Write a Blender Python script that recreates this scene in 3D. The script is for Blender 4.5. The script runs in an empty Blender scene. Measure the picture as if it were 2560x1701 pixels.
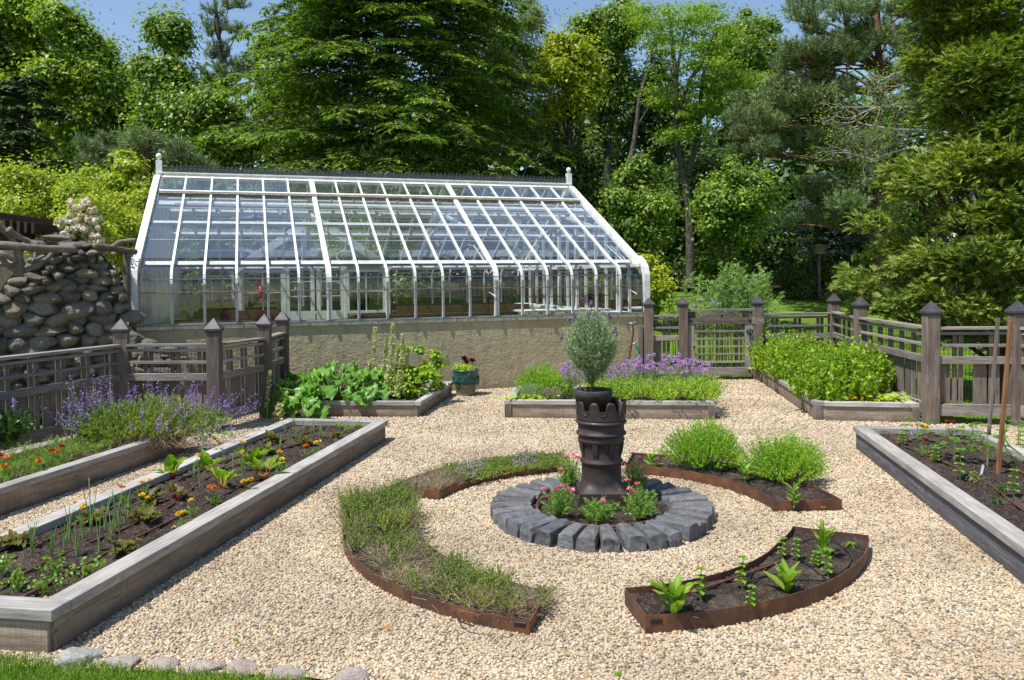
import bpy, bmesh, math, random
import numpy as np
from mathutils import Vector, Matrix, Euler, Quaternion
PI = math.pi
sc = bpy.context.scene
COL = sc.collection
rng = np.random.default_rng(7)
R = random.Random(11)

# ------------------------------------------------------------------ camera, sky, sun, exposure
CAM_H, PITCH, ROLL, FPX, PPY = 1.75, 1.6, 0.6, 2000.0, 749.0
cam_d = bpy.data.cameras.new('camera')
cam = bpy.data.objects.new('camera', cam_d)
COL.objects.link(cam)
cam_d.sensor_width = 36.0
cam_d.lens = 36.0 * FPX / 2560.0
cam_d.shift_y = -(850.5 - PPY) / 2560.0
cam_d.clip_start, cam_d.clip_end = 0.05, 2000.0
CAM_R = Matrix.Rotation(math.radians(90 - PITCH), 3, 'X') @ Matrix.Rotation(math.radians(-ROLL), 3, 'Z')
cam.location = (0, 0, CAM_H)
cam.rotation_euler = CAM_R.to_euler()
sc.camera = cam

SUN = Vector((0.42, 0.30, -1.0)).normalized()          # the way the light travels
world = bpy.data.worlds.new('World')
sc.world = world
world.use_nodes = True
wn = world.node_tree
sky = wn.nodes.new('ShaderNodeTexSky')
sky.sky_type = 'NISHITA'
sky.sun_disc = False
sky.sun_elevation = math.asin(-SUN.z)
sky.sun_rotation = math.atan2(-SUN.x, -SUN.y) % (2 * PI)
sky.air_density, sky.dust_density, sky.ozone_density = 1.0, 0.6, 1.6
wn.links.new(sky.outputs['Color'], wn.nodes['Background'].inputs['Color'])
wn.nodes['Background'].inputs['Strength'].default_value = 0.128
sun_d = bpy.data.lights.new('sun', 'SUN')
sun_d.energy = 4.9
sun_d.angle = math.radians(0.55)
sun_d.color = (1.0, 0.97, 0.915)
sun = bpy.data.objects.new('sun', sun_d)
sun.rotation_euler = SUN.to_track_quat('-Z', 'Y').to_euler()
sun.location = (-8, -6, 20)
COL.objects.link(sun)
sc.view_settings.view_transform = 'Standard'
sc.view_settings.look = 'None'
sc.view_settings.exposure = 0.40
sc.view_settings.gamma = 1.0
sc.view_settings.use_curve_mapping = False
sc.render.engine = 'CYCLES'
sc.cycles.max_bounces = 10
sc.cycles.diffuse_bounces = 5
sc.cycles.glossy_bounces = 3
sc.cycles.transmission_bounces = 5
sc.cycles.transparent_max_bounces = 40
sc.cycles.caustics_reflective = sc.cycles.caustics_refractive = False
sc.cycles.use_denoising = True

# ------------------------------------------------------------------ where a point of the ground lies
def ray(u, v):
    d = CAM_R @ Vector(((u - 1280) / FPX, -(v - PPY) / FPX, -1))
    return d
def at(u, v, z=0.0):
    d = ray(u, v); t = (z - CAM_H) / d.z
    return Vector((d.x * t, d.y * t, z))
def aty(u, v, y):
    d = ray(u, v); t = y / d.y
    return Vector((d.x * t, y, CAM_H + d.z * t))
def atu(u, y, z=0.0):
    d = ray(u, 690); t = y / d.y
    return Vector((d.x * t, y, z))

# ------------------------------------------------------------------ materials
MATS = {}
class NT:
    def __init__(s, name):
        s.m = bpy.data.materials.new(name); s.m.use_nodes = True
        s.t = s.m.node_tree; s.t.nodes.clear()
        s.out = s.t.nodes.new('ShaderNodeOutputMaterial')
    def n(s, typ, ins=None, **kw):
        nd = s.t.nodes.new('ShaderNode' + typ)
        for k, v in kw.items(): setattr(nd, k, v)
        for k, v in (ins or {}).items():
            if hasattr(v, 'is_output') or isinstance(v, bpy.types.NodeSocket): s.t.links.new(v, nd.inputs[k])
            else: nd.inputs[k].default_value = v
        return nd
    def ramp(s, fac, stops, interp='LINEAR'):
        r = s.t.nodes.new('ShaderNodeValToRGB'); r.color_ramp.interpolation = interp
        e = r.color_ramp.elements
        while len(e) < len(stops): e.new(0.5)
        for i, (p, c) in enumerate(stops):
            e[i].position = p; e[i].color = (*c, 1) if len(c) == 3 else c
        s.t.links.new(fac, r.inputs[0]); return r.outputs[0]
    def mix(s, fac, a, b, mode='MIX'):
        m = s.t.nodes.new('ShaderNodeMix'); m.data_type = 'RGBA'; m.blend_type = mode
        for k, v in ((0, fac), (6, a), (7, b)):
            if isinstance(v, bpy.types.NodeSocket): s.t.links.new(v, m.inputs[k])
            else: m.inputs[k].default_value = v if k == 0 else ((*v, 1) if len(v) == 3 else v)
        return m.outputs[2]
    def math(s, op, a, b=0.0):
        m = s.t.nodes.new('ShaderNodeMath'); m.operation = op
        for k, v in ((0, a), (1, b)):
            if isinstance(v, bpy.types.NodeSocket): s.t.links.new(v, m.inputs[k])
            else: m.inputs[k].default_value = v
        return m.outputs[0]
    def coords(s, kind='Object', scale=(1, 1, 1), jitter=True):
        tc = s.t.nodes.new('ShaderNodeTexCoord'); mp = s.t.nodes.new('ShaderNodeMapping')
        mp.inputs['Scale'].default_value = scale
        s.t.links.new(tc.outputs[kind], mp.inputs[0])
        if jitter:
            oi = s.t.nodes.new('ShaderNodeObjectInfo')
            c = s.t.nodes.new('ShaderNodeCombineXYZ')
            a = s.math('MULTIPLY', oi.outputs['Random'], 37.0)
            for i in range(3): s.t.links.new(a, c.inputs[i])
            s.t.links.new(c.outputs[0], mp.inputs['Location'])
        return mp.outputs[0]
    def noise(s, vec, scale, detail=4, rough=0.55, out=0):
        return s.n('TexNoise', {'Vector': vec, 'Scale': scale, 'Detail': detail, 'Roughness': rough}).outputs[out]
    def bump(s, h, strength, dist, normal=None):
        d = {'Height': h, 'Strength': strength, 'Distance': dist}
        if normal is not None: d['Normal'] = normal
        return s.n('Bump', d).outputs[0]
    def bsdf(s, color, rough=0.8, normal=None, metallic=0.0, spec=0.3, **kw):
        ins = {'Base Color': color if isinstance(color, bpy.types.NodeSocket) else (*color, 1), 'Roughness': rough, 'Metallic': metallic, 'Specular IOR Level': spec}
        if normal is not None: ins['Normal'] = normal
        ins.update(kw)
        b = s.n('BsdfPrincipled', ins)
        return b.outputs[0]
    def done(s, shader):
        s.t.links.new(shader, s.out.inputs[0]); MATS[s.m.name] = s.m; return s.m

def m_wood(name, c1, c2, c3, rough=0.85, grain=1.0, knots=True, saw=False, wet=None):
    t = NT(name)
    v = t.coords('Object', (1.6, 22, 22))
    g = t.noise(v, 2.2, 6, 0.65)
    v2 = t.coords('Object', (0.9, 3, 3))
    blot = t.noise(v2, 3.0, 4, 0.6)
    col = t.ramp(g, [(0.3, c1), (0.52, c2), (0.72, c3)])
    dark = tuple(x * 0.45 for x in c1)
    col = t.mix(t.ramp(blot, [(0.42, (0, 0, 0)), (0.75, (0.55, 0.55, 0.55))]), col, dark)
    oi = t.n('ObjectInfo').outputs['Random']
    col = t.mix(1.0, col, t.ramp(oi, [(0, (0.72, 0.72, 0.72)), (1, (1.15, 1.13, 1.1))]), 'MULTIPLY')
    if knots:
        vk = t.coords('Object', (2.2, 9, 9))
        k = t.n('TexVoronoi', {'Vector': vk, 'Scale': 1.6}).outputs['Distance']
        col = t.mix(t.ramp(k, [(0.04, (0.8, 0.8, 0.8)), (0.13, (0, 0, 0))]), col, tuple(x * 0.3 for x in c1))
    h = g
    wz = t.n('SeparateXYZ', {0: t.n('NewGeometry').outputs['Position']}).outputs[2]
    sp = t.math('SUBTRACT', t.math('MULTIPLY', t.noise(t.n('NewGeometry').outputs['Position'], 9.0, 4), 0.16), wz)
    col = t.mix(t.ramp(sp, [(0.0, (0, 0, 0)), (0.07, (0.6, 0.6, 0.6))]), col, (0.10, 0.08, 0.058))
    if saw:
        vs = t.coords('Object', (95, 1, 1), jitter=False)
        w = t.noise(vs, 1.0, 2, 0.5)
        col = t.mix(t.ramp(w, [(0.45, (0, 0, 0)), (0.62, (0.35, 0.35, 0.35))]), col, tuple(x * 0.5 for x in c1))
    fine = t.noise(t.coords('Object', (6, 60, 60)), 3.0, 3)
    h2 = t.math('ADD', g, t.math('MULTIPLY', fine, 0.5))
    return t.done(t.bsdf(col, rough, t.bump(h2, 0.7 * grain, 0.006), spec=0.2))

def m_leaf(name, cols, rough=0.45, trans=0.35, spec=0.35, tint=(1.25, 1.35, 0.5)):
    """cols: a few greens (linear) that single leaves take"""
    t = NT(name)
    geo = t.n('NewGeometry')
    r = geo.outputs['Random Per Island']
    n = len(cols)
    col = t.ramp(r, [((i + 0.5) / n, c) for i, c in enumerate(cols)])
    v = t.n('TexCoord').outputs['Object']
    big = t.noise(v, 1.1, 2)
    col = t.mix(1.0, col, t.ramp(big, [(0.3, (0.75, 0.8, 0.85)), (0.7, (1.2, 1.12, 1.0))]), 'MULTIPLY')
    p = t.bsdf(col, rough, spec=spec)
    tc = t.mix(1.0, col, (*tint, 1), 'MULTIPLY')
    tr = t.n('BsdfTranslucent', {'Color': tc}).outputs[0]
    mx = t.n('MixShader', {0: trans, 1: p, 2: tr})
    return t.done(mx.outputs[0])

def m_plain(name, c, rough=0.6, metallic=0.0, spec=0.35, var=0.12, scale=14, bump=0.15, bd=0.003, c2=None):
    t = NT(name)
    v = t.coords('Object')
    n1 = t.noise(v, scale, 5, 0.6)
    c2 = c2 or tuple(x * (1 - 2.2 * var) for x in c)
    hi = tuple(min(1, x * (1 + var)) for x in c)
    col = t.ramp(n1, [(0.32, c2), (0.68, hi)])
    return t.done(t.bsdf(col, rough, t.bump(n1, bump, bd), metallic, spec))

m_wood('silver_cap_wood', (0.27, 0.25, 0.23), (0.40, 0.38, 0.355), (0.50, 0.48, 0.45), grain=0.8)
m_wood('bed_board_wood', (0.20, 0.15, 0.11), (0.31, 0.25, 0.195), (0.40, 0.335, 0.275), saw=True)
m_wood('blue_grey_board', (0.085, 0.085, 0.10), (0.15, 0.15, 0.175), (0.24, 0.235, 0.25), grain=1.2)
m_wood('fence_wood', (0.12, 0.095, 0.078), (0.21, 0.175, 0.15), (0.30, 0.26, 0.225))
m_wood('fence_rail_wood', (0.17, 0.145, 0.125), (0.28, 0.25, 0.225), (0.38, 0.345, 0.31))
m_wood('post_wood', (0.11, 0.083, 0.068), (0.185, 0.148, 0.122), (0.26, 0.22, 0.19))
m_wood('brown_stake_wood', (0.16, 0.075, 0.035), (0.26, 0.13, 0.065), (0.34, 0.19, 0.10), knots=False)
m_wood('log_wood', (0.11, 0.085, 0.065), (0.20, 0.165, 0.135), (0.32, 0.28, 0.245), grain=1.4)
m_wood('dark_beam_wood', (0.03, 0.017, 0.013), (0.05, 0.028, 0.02), (0.075, 0.045, 0.033))
m_plain('white_paint', (0.80, 0.81, 0.80), 0.45, var=0.03, scale=9, bump=0.15, c2=(0.58, 0.58, 0.54))
m_plain('weathered_white', (0.62, 0.60, 0.55), 0.6, var=0.2, scale=22, c2=(0.16, 0.14, 0.11))
m_plain('grey_metal', (0.28, 0.29, 0.30), 0.45, 0.5, var=0.1)
m_plain('weathered_rail', (0.23, 0.19, 0.14), 0.8, var=.3, scale=30)
m_plain('dark_clay', (0.060, 0.052, 0.048), 0.75, var=.2, scale=20)
m_plain('dull_bar_metal', (0.16, 0.165, 0.16), 0.5, 0.3)
m_plain('cresting_iron', (0.085, 0.09, 0.098), 0.55, 0.2)
m_plain('cap_metal', (0.085, 0.075, 0.082), 0.55, 0.3, scale=9, c2=(0.055, 0.05, 0.055))
m_plain('black_iron', (0.02, 0.02, 0.022), 0.4, 0.2)
m_plain('black_hose', (0.02, 0.021, 0.024), 0.35)
m_plain('brown_hose', (0.125, 0.052, 0.034), 0.55, var=0.2, scale=30)
m_plain('green_hose', (0.0, 0.20, 0.10), 0.35)
m_plain('copper_pipe', (0.10, 0.05, 0.035), 0.5, 0.2)
m_plain('cream_trim', (0.62, 0.56, 0.41), 0.7, var=0.12, c2=(0.33, 0.29, 0.2))
m_plain('bench_brown', (0.10, 0.04, 0.028), 0.7)
m_plain('label_white', (0.75, 0.78, 0.82), 0.4)
m_plain('stem_green', (0.16, 0.27, 0.05), 0.6)
m_plain('stem_red', (0.38, 0.015, 0.06), 0.4)
m_plain('stem_yellow', (0.60, 0.36, 0.03), 0.4)
m_plain('twig_brown', (0.16, 0.115, 0.085), 0.85, var=0.3, scale=40)
m_plain('dark_bark', (0.07, 0.058, 0.048), 0.9, var=0.35, scale=12, bump=0.6, bd=0.03)
m_plain('grey_bark', (0.17, 0.15, 0.13), 0.9, var=0.3, scale=14, bump=0.6, bd=0.03)
m_plain('red_bark', (0.20, 0.095, 0.06), 0.9, var=0.35, scale=12, bump=0.6, bd=0.03)
m_plain('pale_bark', (0.27, 0.25, 0.21), 0.85, var=0.2, scale=16, bump=0.4, bd=0.02)
m_plain('house_beige', (0.50, 0.42, 0.30), 0.9)
m_plain('limestone', (0.55, 0.5, 0.42), 0.9)
m_plain('red_glass_ornament', (0.42, 0.04, 0.05), 0.4)
m_plain('lamp_enamel', (0.16, 0.2, 0.22), 0.4)
m_plain('terracotta', (0.30, 0.10, 0.05), 0.8)
m_plain('birdhouse_green', (0.17, 0.16, 0.10), 0.8)

def m_stucco():
    t = NT('stucco')
    v = t.coords('Object', jitter=False)
    a = t.noise(v, 9, 6, 0.62); b = t.noise(v, 34, 4, 0.6); big = t.noise(v, 0.9, 3)
    col = t.ramp(big, [(0.3, (0.34, 0.295, 0.18)), (0.7, (0.45, 0.385, 0.25))])
    st = t.noise(t.coords('Object', (2.2, 2.2, 0.5), False), 2.2, 5, 0.6)
    col = t.mix(t.ramp(st, [(0.50, (0, 0, 0)), (0.74, (0.7, 0.7, 0.7))]), col, (0.21, 0.175, 0.12))
    sep = t.n('SeparateXYZ', {0: v}).outputs[2]
    damp = t.math('ADD', sep, t.math('MULTIPLY', a, 0.3))
    col = t.mix(t.ramp(damp, [(0.16, (0.6, 0.6, 0.6)), (0.34, (0, 0, 0))]), col, (0.17, 0.15, 0.10))
    h = t.math('ADD', a, t.math('MULTIPLY', b, 0.45))
    return t.done(t.bsdf(col, 0.95, t.bump(h, .85, 0.035), spec=0.1))
m_stucco()

def m_glass(name, dirt_haze, tint=(0.93, 0.97, 0.97), refl=2.1):
    t = NT(name)
    tr = t.n('BsdfTransparent', {'Color': (*tint, 1)}).outputs[0]
    gl = t.n('BsdfGlossy', {'Color': (1, 1, 1, 1), 'Roughness': 0.02}).outputs[0]
    fr = t.n('Fresnel', {'IOR': 1.5}).outputs[0]
    fr = t.math('MULTIPLY', fr, refl)
    df = t.n('BsdfDiffuse', {'Color': (0.64, 0.74, 0.90, 1)}).outputs[0]  # dust film coloured blue, painting a sky haze onto the panes
    v = t.coords('Object')
    ns = t.noise(v, 3.5, 5, 0.6)
    dm = t.math('MULTIPLY', t.math('ADD', ns, .6), dirt_haze)
    a = t.n('MixShader', {0: dm, 1: tr, 2: df}).outputs[0]
    return t.done(t.n('MixShader', {0: fr, 1: a, 2: gl}).outputs[0])
m_glass('roof_glass', 0.05, (.89, .95, .99)); m_glass('wall_glass', 0.005, (.97, .99, .985), 1.1)

def m_gravel():
    cols = [(0.0, (0.20, 0.165, 0.125)), (0.08, (0.27, 0.24, 0.21)), (0.18, (0.50, 0.35, 0.19)), (0.3, (0.64, 0.52, 0.36)),
            (0.46, (0.69, 0.58, 0.42)), (0.58, (0.54, 0.48, 0.395)), (0.72, (0.73, 0.65, 0.52)), (0.84, (0.60, 0.45, 0.27)), (0.93, (0.75, 0.70, 0.61)), (1.0, (0.44, 0.41, 0.37))]
    cols = [(p, tuple((x * .82 + .18 * sum(c) / 3) * k for x, k in zip(c, (.865, .825, .745)))) for p, c in cols]
    t = NT('pebble')
    r = t.n('ObjectInfo').outputs['Random']
    col = t.ramp(r, cols)
    v = t.n('TexCoord').outputs['Object']
    n1 = t.noise(v, 2.2, 4)
    col = t.mix(1.0, col, t.ramp(n1, [(0.3, (0.82, 0.8, 0.78)), (0.7, (1.05, 1.04, 1.02))]), 'MULTIPLY')
    wp = t.n('NewGeometry').outputs['Position']
    pt = t.noise(wp, 1.1, 4, 0.6)
    col = t.mix(1.0, col, t.ramp(pt, [(0.34, (0.74, 0.71, 0.68)), (0.60, (1.04, 1.03, 1.02))]), 'MULTIPLY')
    t.done(t.bsdf(col, 0.62, spec=0.3))
    t = NT('gravel_bed')
    tc = t.n('TexCoord').outputs['Object']
    wob = t.n('TexNoise', {'Vector': tc, 'Scale': 90.0}).outputs[1]
    vv = t.mix(0.012, tc, wob)
    vo = t.n('TexVoronoi', {'Vector': tc, 'Scale': 58.0, 'Randomness': 1.0})
    sep = t.n('SeparateColor', {0: vo.outputs['Color']}).outputs[0]
    col = t.ramp(sep, cols)
    edge = t.ramp(vo.outputs['Distance'], [(0.35, (1, 1, 1)), (0.85, (0.25, 0.22, 0.19))])
    col = t.mix(0.8, col, edge, 'MULTIPLY')
    big = t.noise(tc, 1.3, 4)
    col = t.mix(1.0, col, t.ramp(big, [(0.3, (0.88, 0.86, 0.84)), (0.7, (1.0, 1.0, 1.0))]), 'MULTIPLY')
    h = t.math('SUBTRACT', 1.0, vo.outputs['Distance'])
    t.done(t.bsdf(col, 0.85, t.bump(h, 0.9, 0.012), spec=0.2))
m_gravel()

def m_soil():
    t = NT('soil')
    v = t.n('TexCoord').outputs['Object']
    a = t.noise(v, 26, 7, 0.7)
    col = t.ramp(a, [(0.3, (0.018, 0.013, 0.011)), (0.52, (0.055, 0.040, 0.032)), (0.72, (0.15, 0.115, 0.09))])
    vo = t.n('TexVoronoi', {'Vector': v, 'Scale': 75.0}).outputs['Distance']
    sp = t.ramp(vo, [(0.13, (0.9, 0.9, 0.9)), (0.22, (0, 0, 0))])
    gate = t.ramp(t.noise(v, 40, 2), [(0.44, (0, 0, 0)), (0.5, (1, 1, 1))])
    sp = t.mix(1.0, sp, gate, 'MULTIPLY')
    col = t.mix(sp, col, (0.5, 0.42, 0.34))
    pt = t.noise(t.n('NewGeometry').outputs['Position'], 3.2, 4, 0.6)
    col = t.mix(t.ramp(pt, [(0.5, (0, 0, 0)), (0.68, (0.55, 0.55, 0.55))]), col, t.mix(a, (0.07, 0.055, 0.042), (0.24, 0.19, 0.145)))
    t.done(t.bsdf(col, 0.95, t.bump(a, 1.0, 0.04), spec=0.15))
m_soil()

def m_rust():
    t = NT('rusty_steel')
    v = t.coords('Object')
    a = t.noise(v, 7, 7, 0.68); b = t.noise(v, 45, 4, 0.6)
    col = t.ramp(a, [(0.28, (0.06, 0.043, 0.036)), (0.48, (0.115, 0.056, 0.035)), (0.63, (0.20, 0.085, 0.04)), (0.8, (0.31, 0.13, 0.055))])
    col = t.mix(t.ramp(b, [(0.52, (0, 0, 0)), (0.7, (0.5, 0.5, 0.5))]), col, (0.055, 0.045, 0.045))
    t.done(t.bsdf(col, 0.6, t.bump(b, 0.4, 0.004), 0.25, 0.3))
m_rust()

def m_stone(name, cols, sc_=5, rough=0.85, b=0.6):
    t = NT(name)
    v = t.coords('Object')
    a = t.noise(v, sc_, 6, 0.65); f = t.noise(v, sc_ * 9, 4, 0.7)
    n = len(cols)
    r = t.n('ObjectInfo').outputs['Random']
    base = t.ramp(r, [((i + 0.5) / n, c) for i, c in enumerate(cols)])
    col = t.mix(1.0, base, t.ramp(a, [(0.25, (0.5, 0.5, 0.52)), (0.75, (1.4, 1.37, 1.3))]), 'MULTIPLY')
    col = t.mix(1.0, col, t.ramp(f, [(0.3, (0.7, 0.7, 0.7)), (0.7, (1.25, 1.25, 1.25))]), 'MULTIPLY')
    h = t.math('ADD', a, t.math('MULTIPLY', f, 0.4))
    return t.done(t.bsdf(col, rough, t.bump(h, b, 0.045), spec=0.25))
m_stone('fieldstone', [(0.17, 0.16, 0.145), (0.29, 0.25, 0.195), (0.21, 0.195, 0.17), (0.38, 0.33, 0.26), (0.26, 0.25, 0.235), (0.14, 0.14, 0.14), (0.33, 0.30, 0.26), (0.24, 0.20, 0.16)], 5, .9, .9)
m_stone('dark_granite', [(0.15, 0.16, 0.175), (0.22, 0.23, 0.245), (0.18, 0.19, 0.21), (0.26, 0.27, 0.27), (0.20, 0.20, 0.20)], 14, 0.75, 1.0)
m_stone('pale_rock', [(0.46, 0.42, 0.37), (0.50, 0.38, 0.35), (0.44, 0.43, 0.41)], 8)

def m_chimney():
    t = NT('glazed_brown_clay')
    v = t.coords('Object', jitter=False)
    a = t.noise(v, 7, 5, 0.6)
    st = t.noise(t.coords('Object', (9, 9, 1.2), False), 2.2, 4)
    col = t.ramp(a, [(0.3, (0.026, 0.019, 0.019)), (0.55, (0.046, 0.029, 0.026)), (0.8, (0.08, 0.046, 0.037))])
    col = t.mix(t.ramp(st, [(0.5, (0, 0, 0)), (0.72, (0.6, 0.6, 0.6))]), col, (0.035, 0.033, 0.045))
    dust = t.noise(v, 22, 6, 0.7)
    col = t.mix(t.ramp(dust, [(0.55, (0, 0, 0)), (0.8, (0.45, 0.45, 0.45))]), col, (0.16, 0.12, 0.095))
    rg = t.ramp(dust, [(0.35, (0.38, 0.38, 0.38)), (0.65, (0.7, 0.7, 0.7))])
    b_ = t.n('BsdfPrincipled', {'Base Color': col, 'Roughness': rg, 'Metallic': 0.05, 'Specular IOR Level': 0.4, 'Normal': t.bump(t.math('ADD', dust, t.noise(v, 90, 3)), 0.35, 0.003)})
    t.done(b_.outputs[0])
m_chimney()

def m_lawn(name, c1, c2, c3):
    t = NT(name)
    v = t.n('TexCoord').outputs['Object']
    a = t.noise(v, 0.5, 4); b = t.noise(v, 30, 4, 0.7)
    col = t.ramp(a, [(0.3, c1), (0.6, c2), (0.8, c3)])
    col = t.mix(1.0, col, t.ramp(b, [(0.3, (0.6, 0.6, 0.6)), (0.7, (1.3, 1.25, 1.1))]), 'MULTIPLY')
    t.done(t.bsdf(col, 0.9, t.bump(b, 1.0, 0.05), spec=0.1))
m_lawn('lawn_grass', (0.13, 0.23, 0.03), (0.17, 0.29, 0.036), (0.21, 0.32, 0.05))
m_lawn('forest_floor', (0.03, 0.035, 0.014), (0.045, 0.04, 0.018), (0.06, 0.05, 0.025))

def m_planter():
    t = NT('green_glaze')
    v = t.coords('Object', jitter=False)
    a = t.noise(v, 16, 4)
    z = t.n('SeparateXYZ', {0: v}).outputs[2]
    w = t.math('ADD', z, t.math('MULTIPLY', t.math('SUBTRACT', a, 0.5), 0.12))
    col = t.ramp(w, [(0.17, (0.22, 0.19, 0.12)), (0.19, (0.025, 0.085, 0.075))])
    col = t.mix(t.ramp(a, [(0.45, (0, 0, 0)), (0.7, (0.5, 0.5, 0.5))]), col, (0.02, 0.10, 0.11))
    t.done(t.bsdf(col, 0.35, t.bump(a, 0.5, 0.01), spec=0.5))
m_planter()

# ------------------------------------------------------------------ mesh buffer
class B:
    def __init__(s): s.v = []; s.f = {}; s.n = 0; s.fm = {}
    def add(s, V, F, mi=0):
        V = np.asarray(V, dtype=np.float64).reshape(-1, 3)
        for k, arr in (F.items() if isinstance(F, dict) else [(len(F[0]), F)]):
            arr = np.asarray(arr, dtype=np.int64) + s.n
            s.f.setdefault(k, []).append(arr); s.fm.setdefault(k, []).append(np.full(len(arr), mi))
        s.v.append(V); s.n += len(V); return s
    def addbm(s, bm, mi=0):
        bm.verts.index_update()
        V = [tuple(v.co) for v in bm.verts]; F = {}
        for f in bm.faces: F.setdefault(len(f.verts), []).append([v.index for v in f.verts])
        bm.free()
        return s.add(V, F, mi)
    def mesh(s, name, mats, smooth=False):
        me = bpy.data.meshes.new(name)
        V = np.concatenate(s.v).astype(np.float32)
        me.vertices.add(len(V)); me.vertices.foreach_set('co', V.ravel())
        li, st, mi, p = [], [], [], 0
        for k in s.f:
            a = np.concatenate(s.f[k]); li.append(a.ravel()); st.append(p + np.arange(len(a)) * k); p += a.size; mi.append(np.concatenate(s.fm[k]))
        li = np.concatenate(li).astype(np.int32); st = np.concatenate(st).astype(np.int32); mi = np.concatenate(mi).astype(np.int32)
        me.loops.add(len(li)); me.loops.foreach_set('vertex_index', li)
        me.polygons.add(len(st)); me.polygons.foreach_set('loop_start', st)
        me.polygons.foreach_set('material_index', mi)
        me.polygons.foreach_set('use_smooth', np.full(len(st), bool(smooth)))
        for m in (mats if isinstance(mats, (list, tuple)) else [mats]): me.materials.append(MATS[m])
        me.update(calc_edges=True); me.validate()
        return me

def link(name, data, parent=None, loc=(0, 0, 0), rot=None, scale=None, kind=None, label=None):
    o = bpy.data.objects.new(name, data); COL.objects.link(o)
    if parent: o.parent = parent
    o.location = loc
    if rot is not None:
        if isinstance(rot, Matrix): o.rotation_euler = rot.to_euler()
        else: o.rotation_euler = rot
    if scale is not None: o.scale = scale if hasattr(scale, '__len__') else (scale,) * 3
    if kind: o['kind'] = kind
    if label: o['label'] = label
    return o
def tag(o, label, cat, group=None):
    o['label'] = label; o['category'] = cat
    if group: o['group'] = group
    return o
def thing(name, label, cat, loc=(0, 0, 0), rotz=0.0, group=None):
    o = bpy.data.objects.new(name, None); COL.objects.link(o)
    o.empty_display_size = 0.1
    o.location = loc; o.rotation_euler = (0, 0, rotz)
    return tag(o, label, cat, group)
def copy_tree(o, parent=None):
    c = o.copy(); COL.objects.link(c)
    if parent: c.parent = parent
    for ch in list(KIDS.get(o.name, [])) or [k for k in o.children]:
        copy_tree(ch, c)
    return c
KIDS = {}

_boxes = {}
def box_mesh(dx, dy, dz, mat, bev=0.003):
    key = (round(dx, 3), round(dy, 4), round(dz, 4), mat, bev)
    if key in _boxes: return _boxes[key]
    bm = bmesh.new(); bmesh.ops.create_cube(bm, size=1.0)
    for v in bm.verts: v.co = Vector((v.co.x * dx, v.co.y * dy, v.co.z * dz))
    if bev: bmesh.ops.bevel(bm, geom=list(bm.edges), offset=min(bev, dx / 4, dy / 4, dz / 4), segments=1, affect='EDGES')
    me = bpy.data.meshes.new('box'); bm.to_mesh(me); bm.free(); me.materials.append(MATS[mat])
    _boxes[key] = me; return me
def frame_rot(a, b, up=(0, 0, 1)):
    x = (Vector(b) - Vector(a)).normalized(); z = Vector(up)
    if abs(x.dot(z.normalized())) > 0.98: z = Vector((0, 1, 0))
    y = z.cross(x).normalized(); z = x.cross(y)
    return Matrix((x, y, z)).transposed()
def board(name, parent, a, b, w, h, mat, up=(0, 0, 1), bev=0.003, label=None):
    """a plank from a to b (in its parent's space); w across, h along 'up'"""
    a, b = Vector(a), Vector(b)
    return link(name, box_mesh((b - a).length, w, h, mat, bev), parent, (a + b) / 2, frame_rot(a, b, up), label=label)

def add_box(b, c, d, mi=0, rot=None):
    s = np.array([[x, y, z] for x in (-.5, .5) for y in (-.5, .5) for z in (-.5, .5)]) * np.array(d)
    if rot is not None: s = s @ np.array(rot).T
    b.add(s + np.array(c), {4: [[0, 1, 3, 2], [4, 6, 7, 5], [0, 4, 5, 1], [2, 3, 7, 6], [0, 2, 6, 4], [1, 5, 7, 3]]}, mi)
def add_bar(b, p, q, w, h=None, mi=0, up=(0, 0, 1)):
    p, q = Vector(p), Vector(q); h = h or w
    add_box(b, (p + q) / 2, ((q - p).length, w, h), mi, frame_rot(p, q, up))
def add_tube(b, pts, r, seg=6, mi=0, cap=True):
    pts = [Vector(p) for p in pts]; n = len(pts)
    rr = r if hasattr(r, '__len__') else [r] * n
    V = []; prev = None
    for i, p in enumerate(pts):
        t = (pts[min(i + 1, n - 1)] - pts[max(i - 1, 0)])
        t = t.normalized() if t.length > 1e-9 else Vector((0, 0, 1))
        if prev is None: x = t.orthogonal().normalized()
        else: x = (prev - t * prev.dot(t)); x = x.normalized() if x.length > 1e-6 else t.orthogonal().normalized()
        prev = x; y = t.cross(x)
        for k in range(seg):
            a = 2 * PI * k / seg; V.append(p + (x * math.cos(a) + y * math.sin(a)) * rr[i])
    F = [[i * seg + k, i * seg + (k + 1) % seg, (i + 1) * seg + (k + 1) % seg, (i + 1) * seg + k] for i in range(n - 1) for k in range(seg)]
    D = {4: F}
    if cap: D[seg] = D.get(seg, []) + [list(range(seg))[::-1], [(n - 1) * seg + k for k in range(seg)]]
    b.add([tuple(v) for v in V], D, mi)
def add_lathe(b, prof, seg=32, mi=0, c=(0, 0, 0)):
    V = [(c[0] + r * math.cos(2 * PI * k / seg), c[1] + r * math.sin(2 * PI * k / seg), c[2] + z) for r, z in prof for k in range(seg)]
    F = [[i * seg + k, i * seg + (k + 1) % seg, (i + 1) * seg + (k + 1) % seg, (i + 1) * seg + k] for i in range(len(prof) - 1) for k in range(seg)]
    b.add(V, {4: F}, mi)
def bez(p0, p1, p2, n=8):
    p0, p1, p2 = Vector(p0), Vector(p1), Vector(p2)
    return [p0 * (1 - t) ** 2 + p1 * 2 * t * (1 - t) + p2 * t * t for t in [i / n for i in range(n + 1)]]
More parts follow.
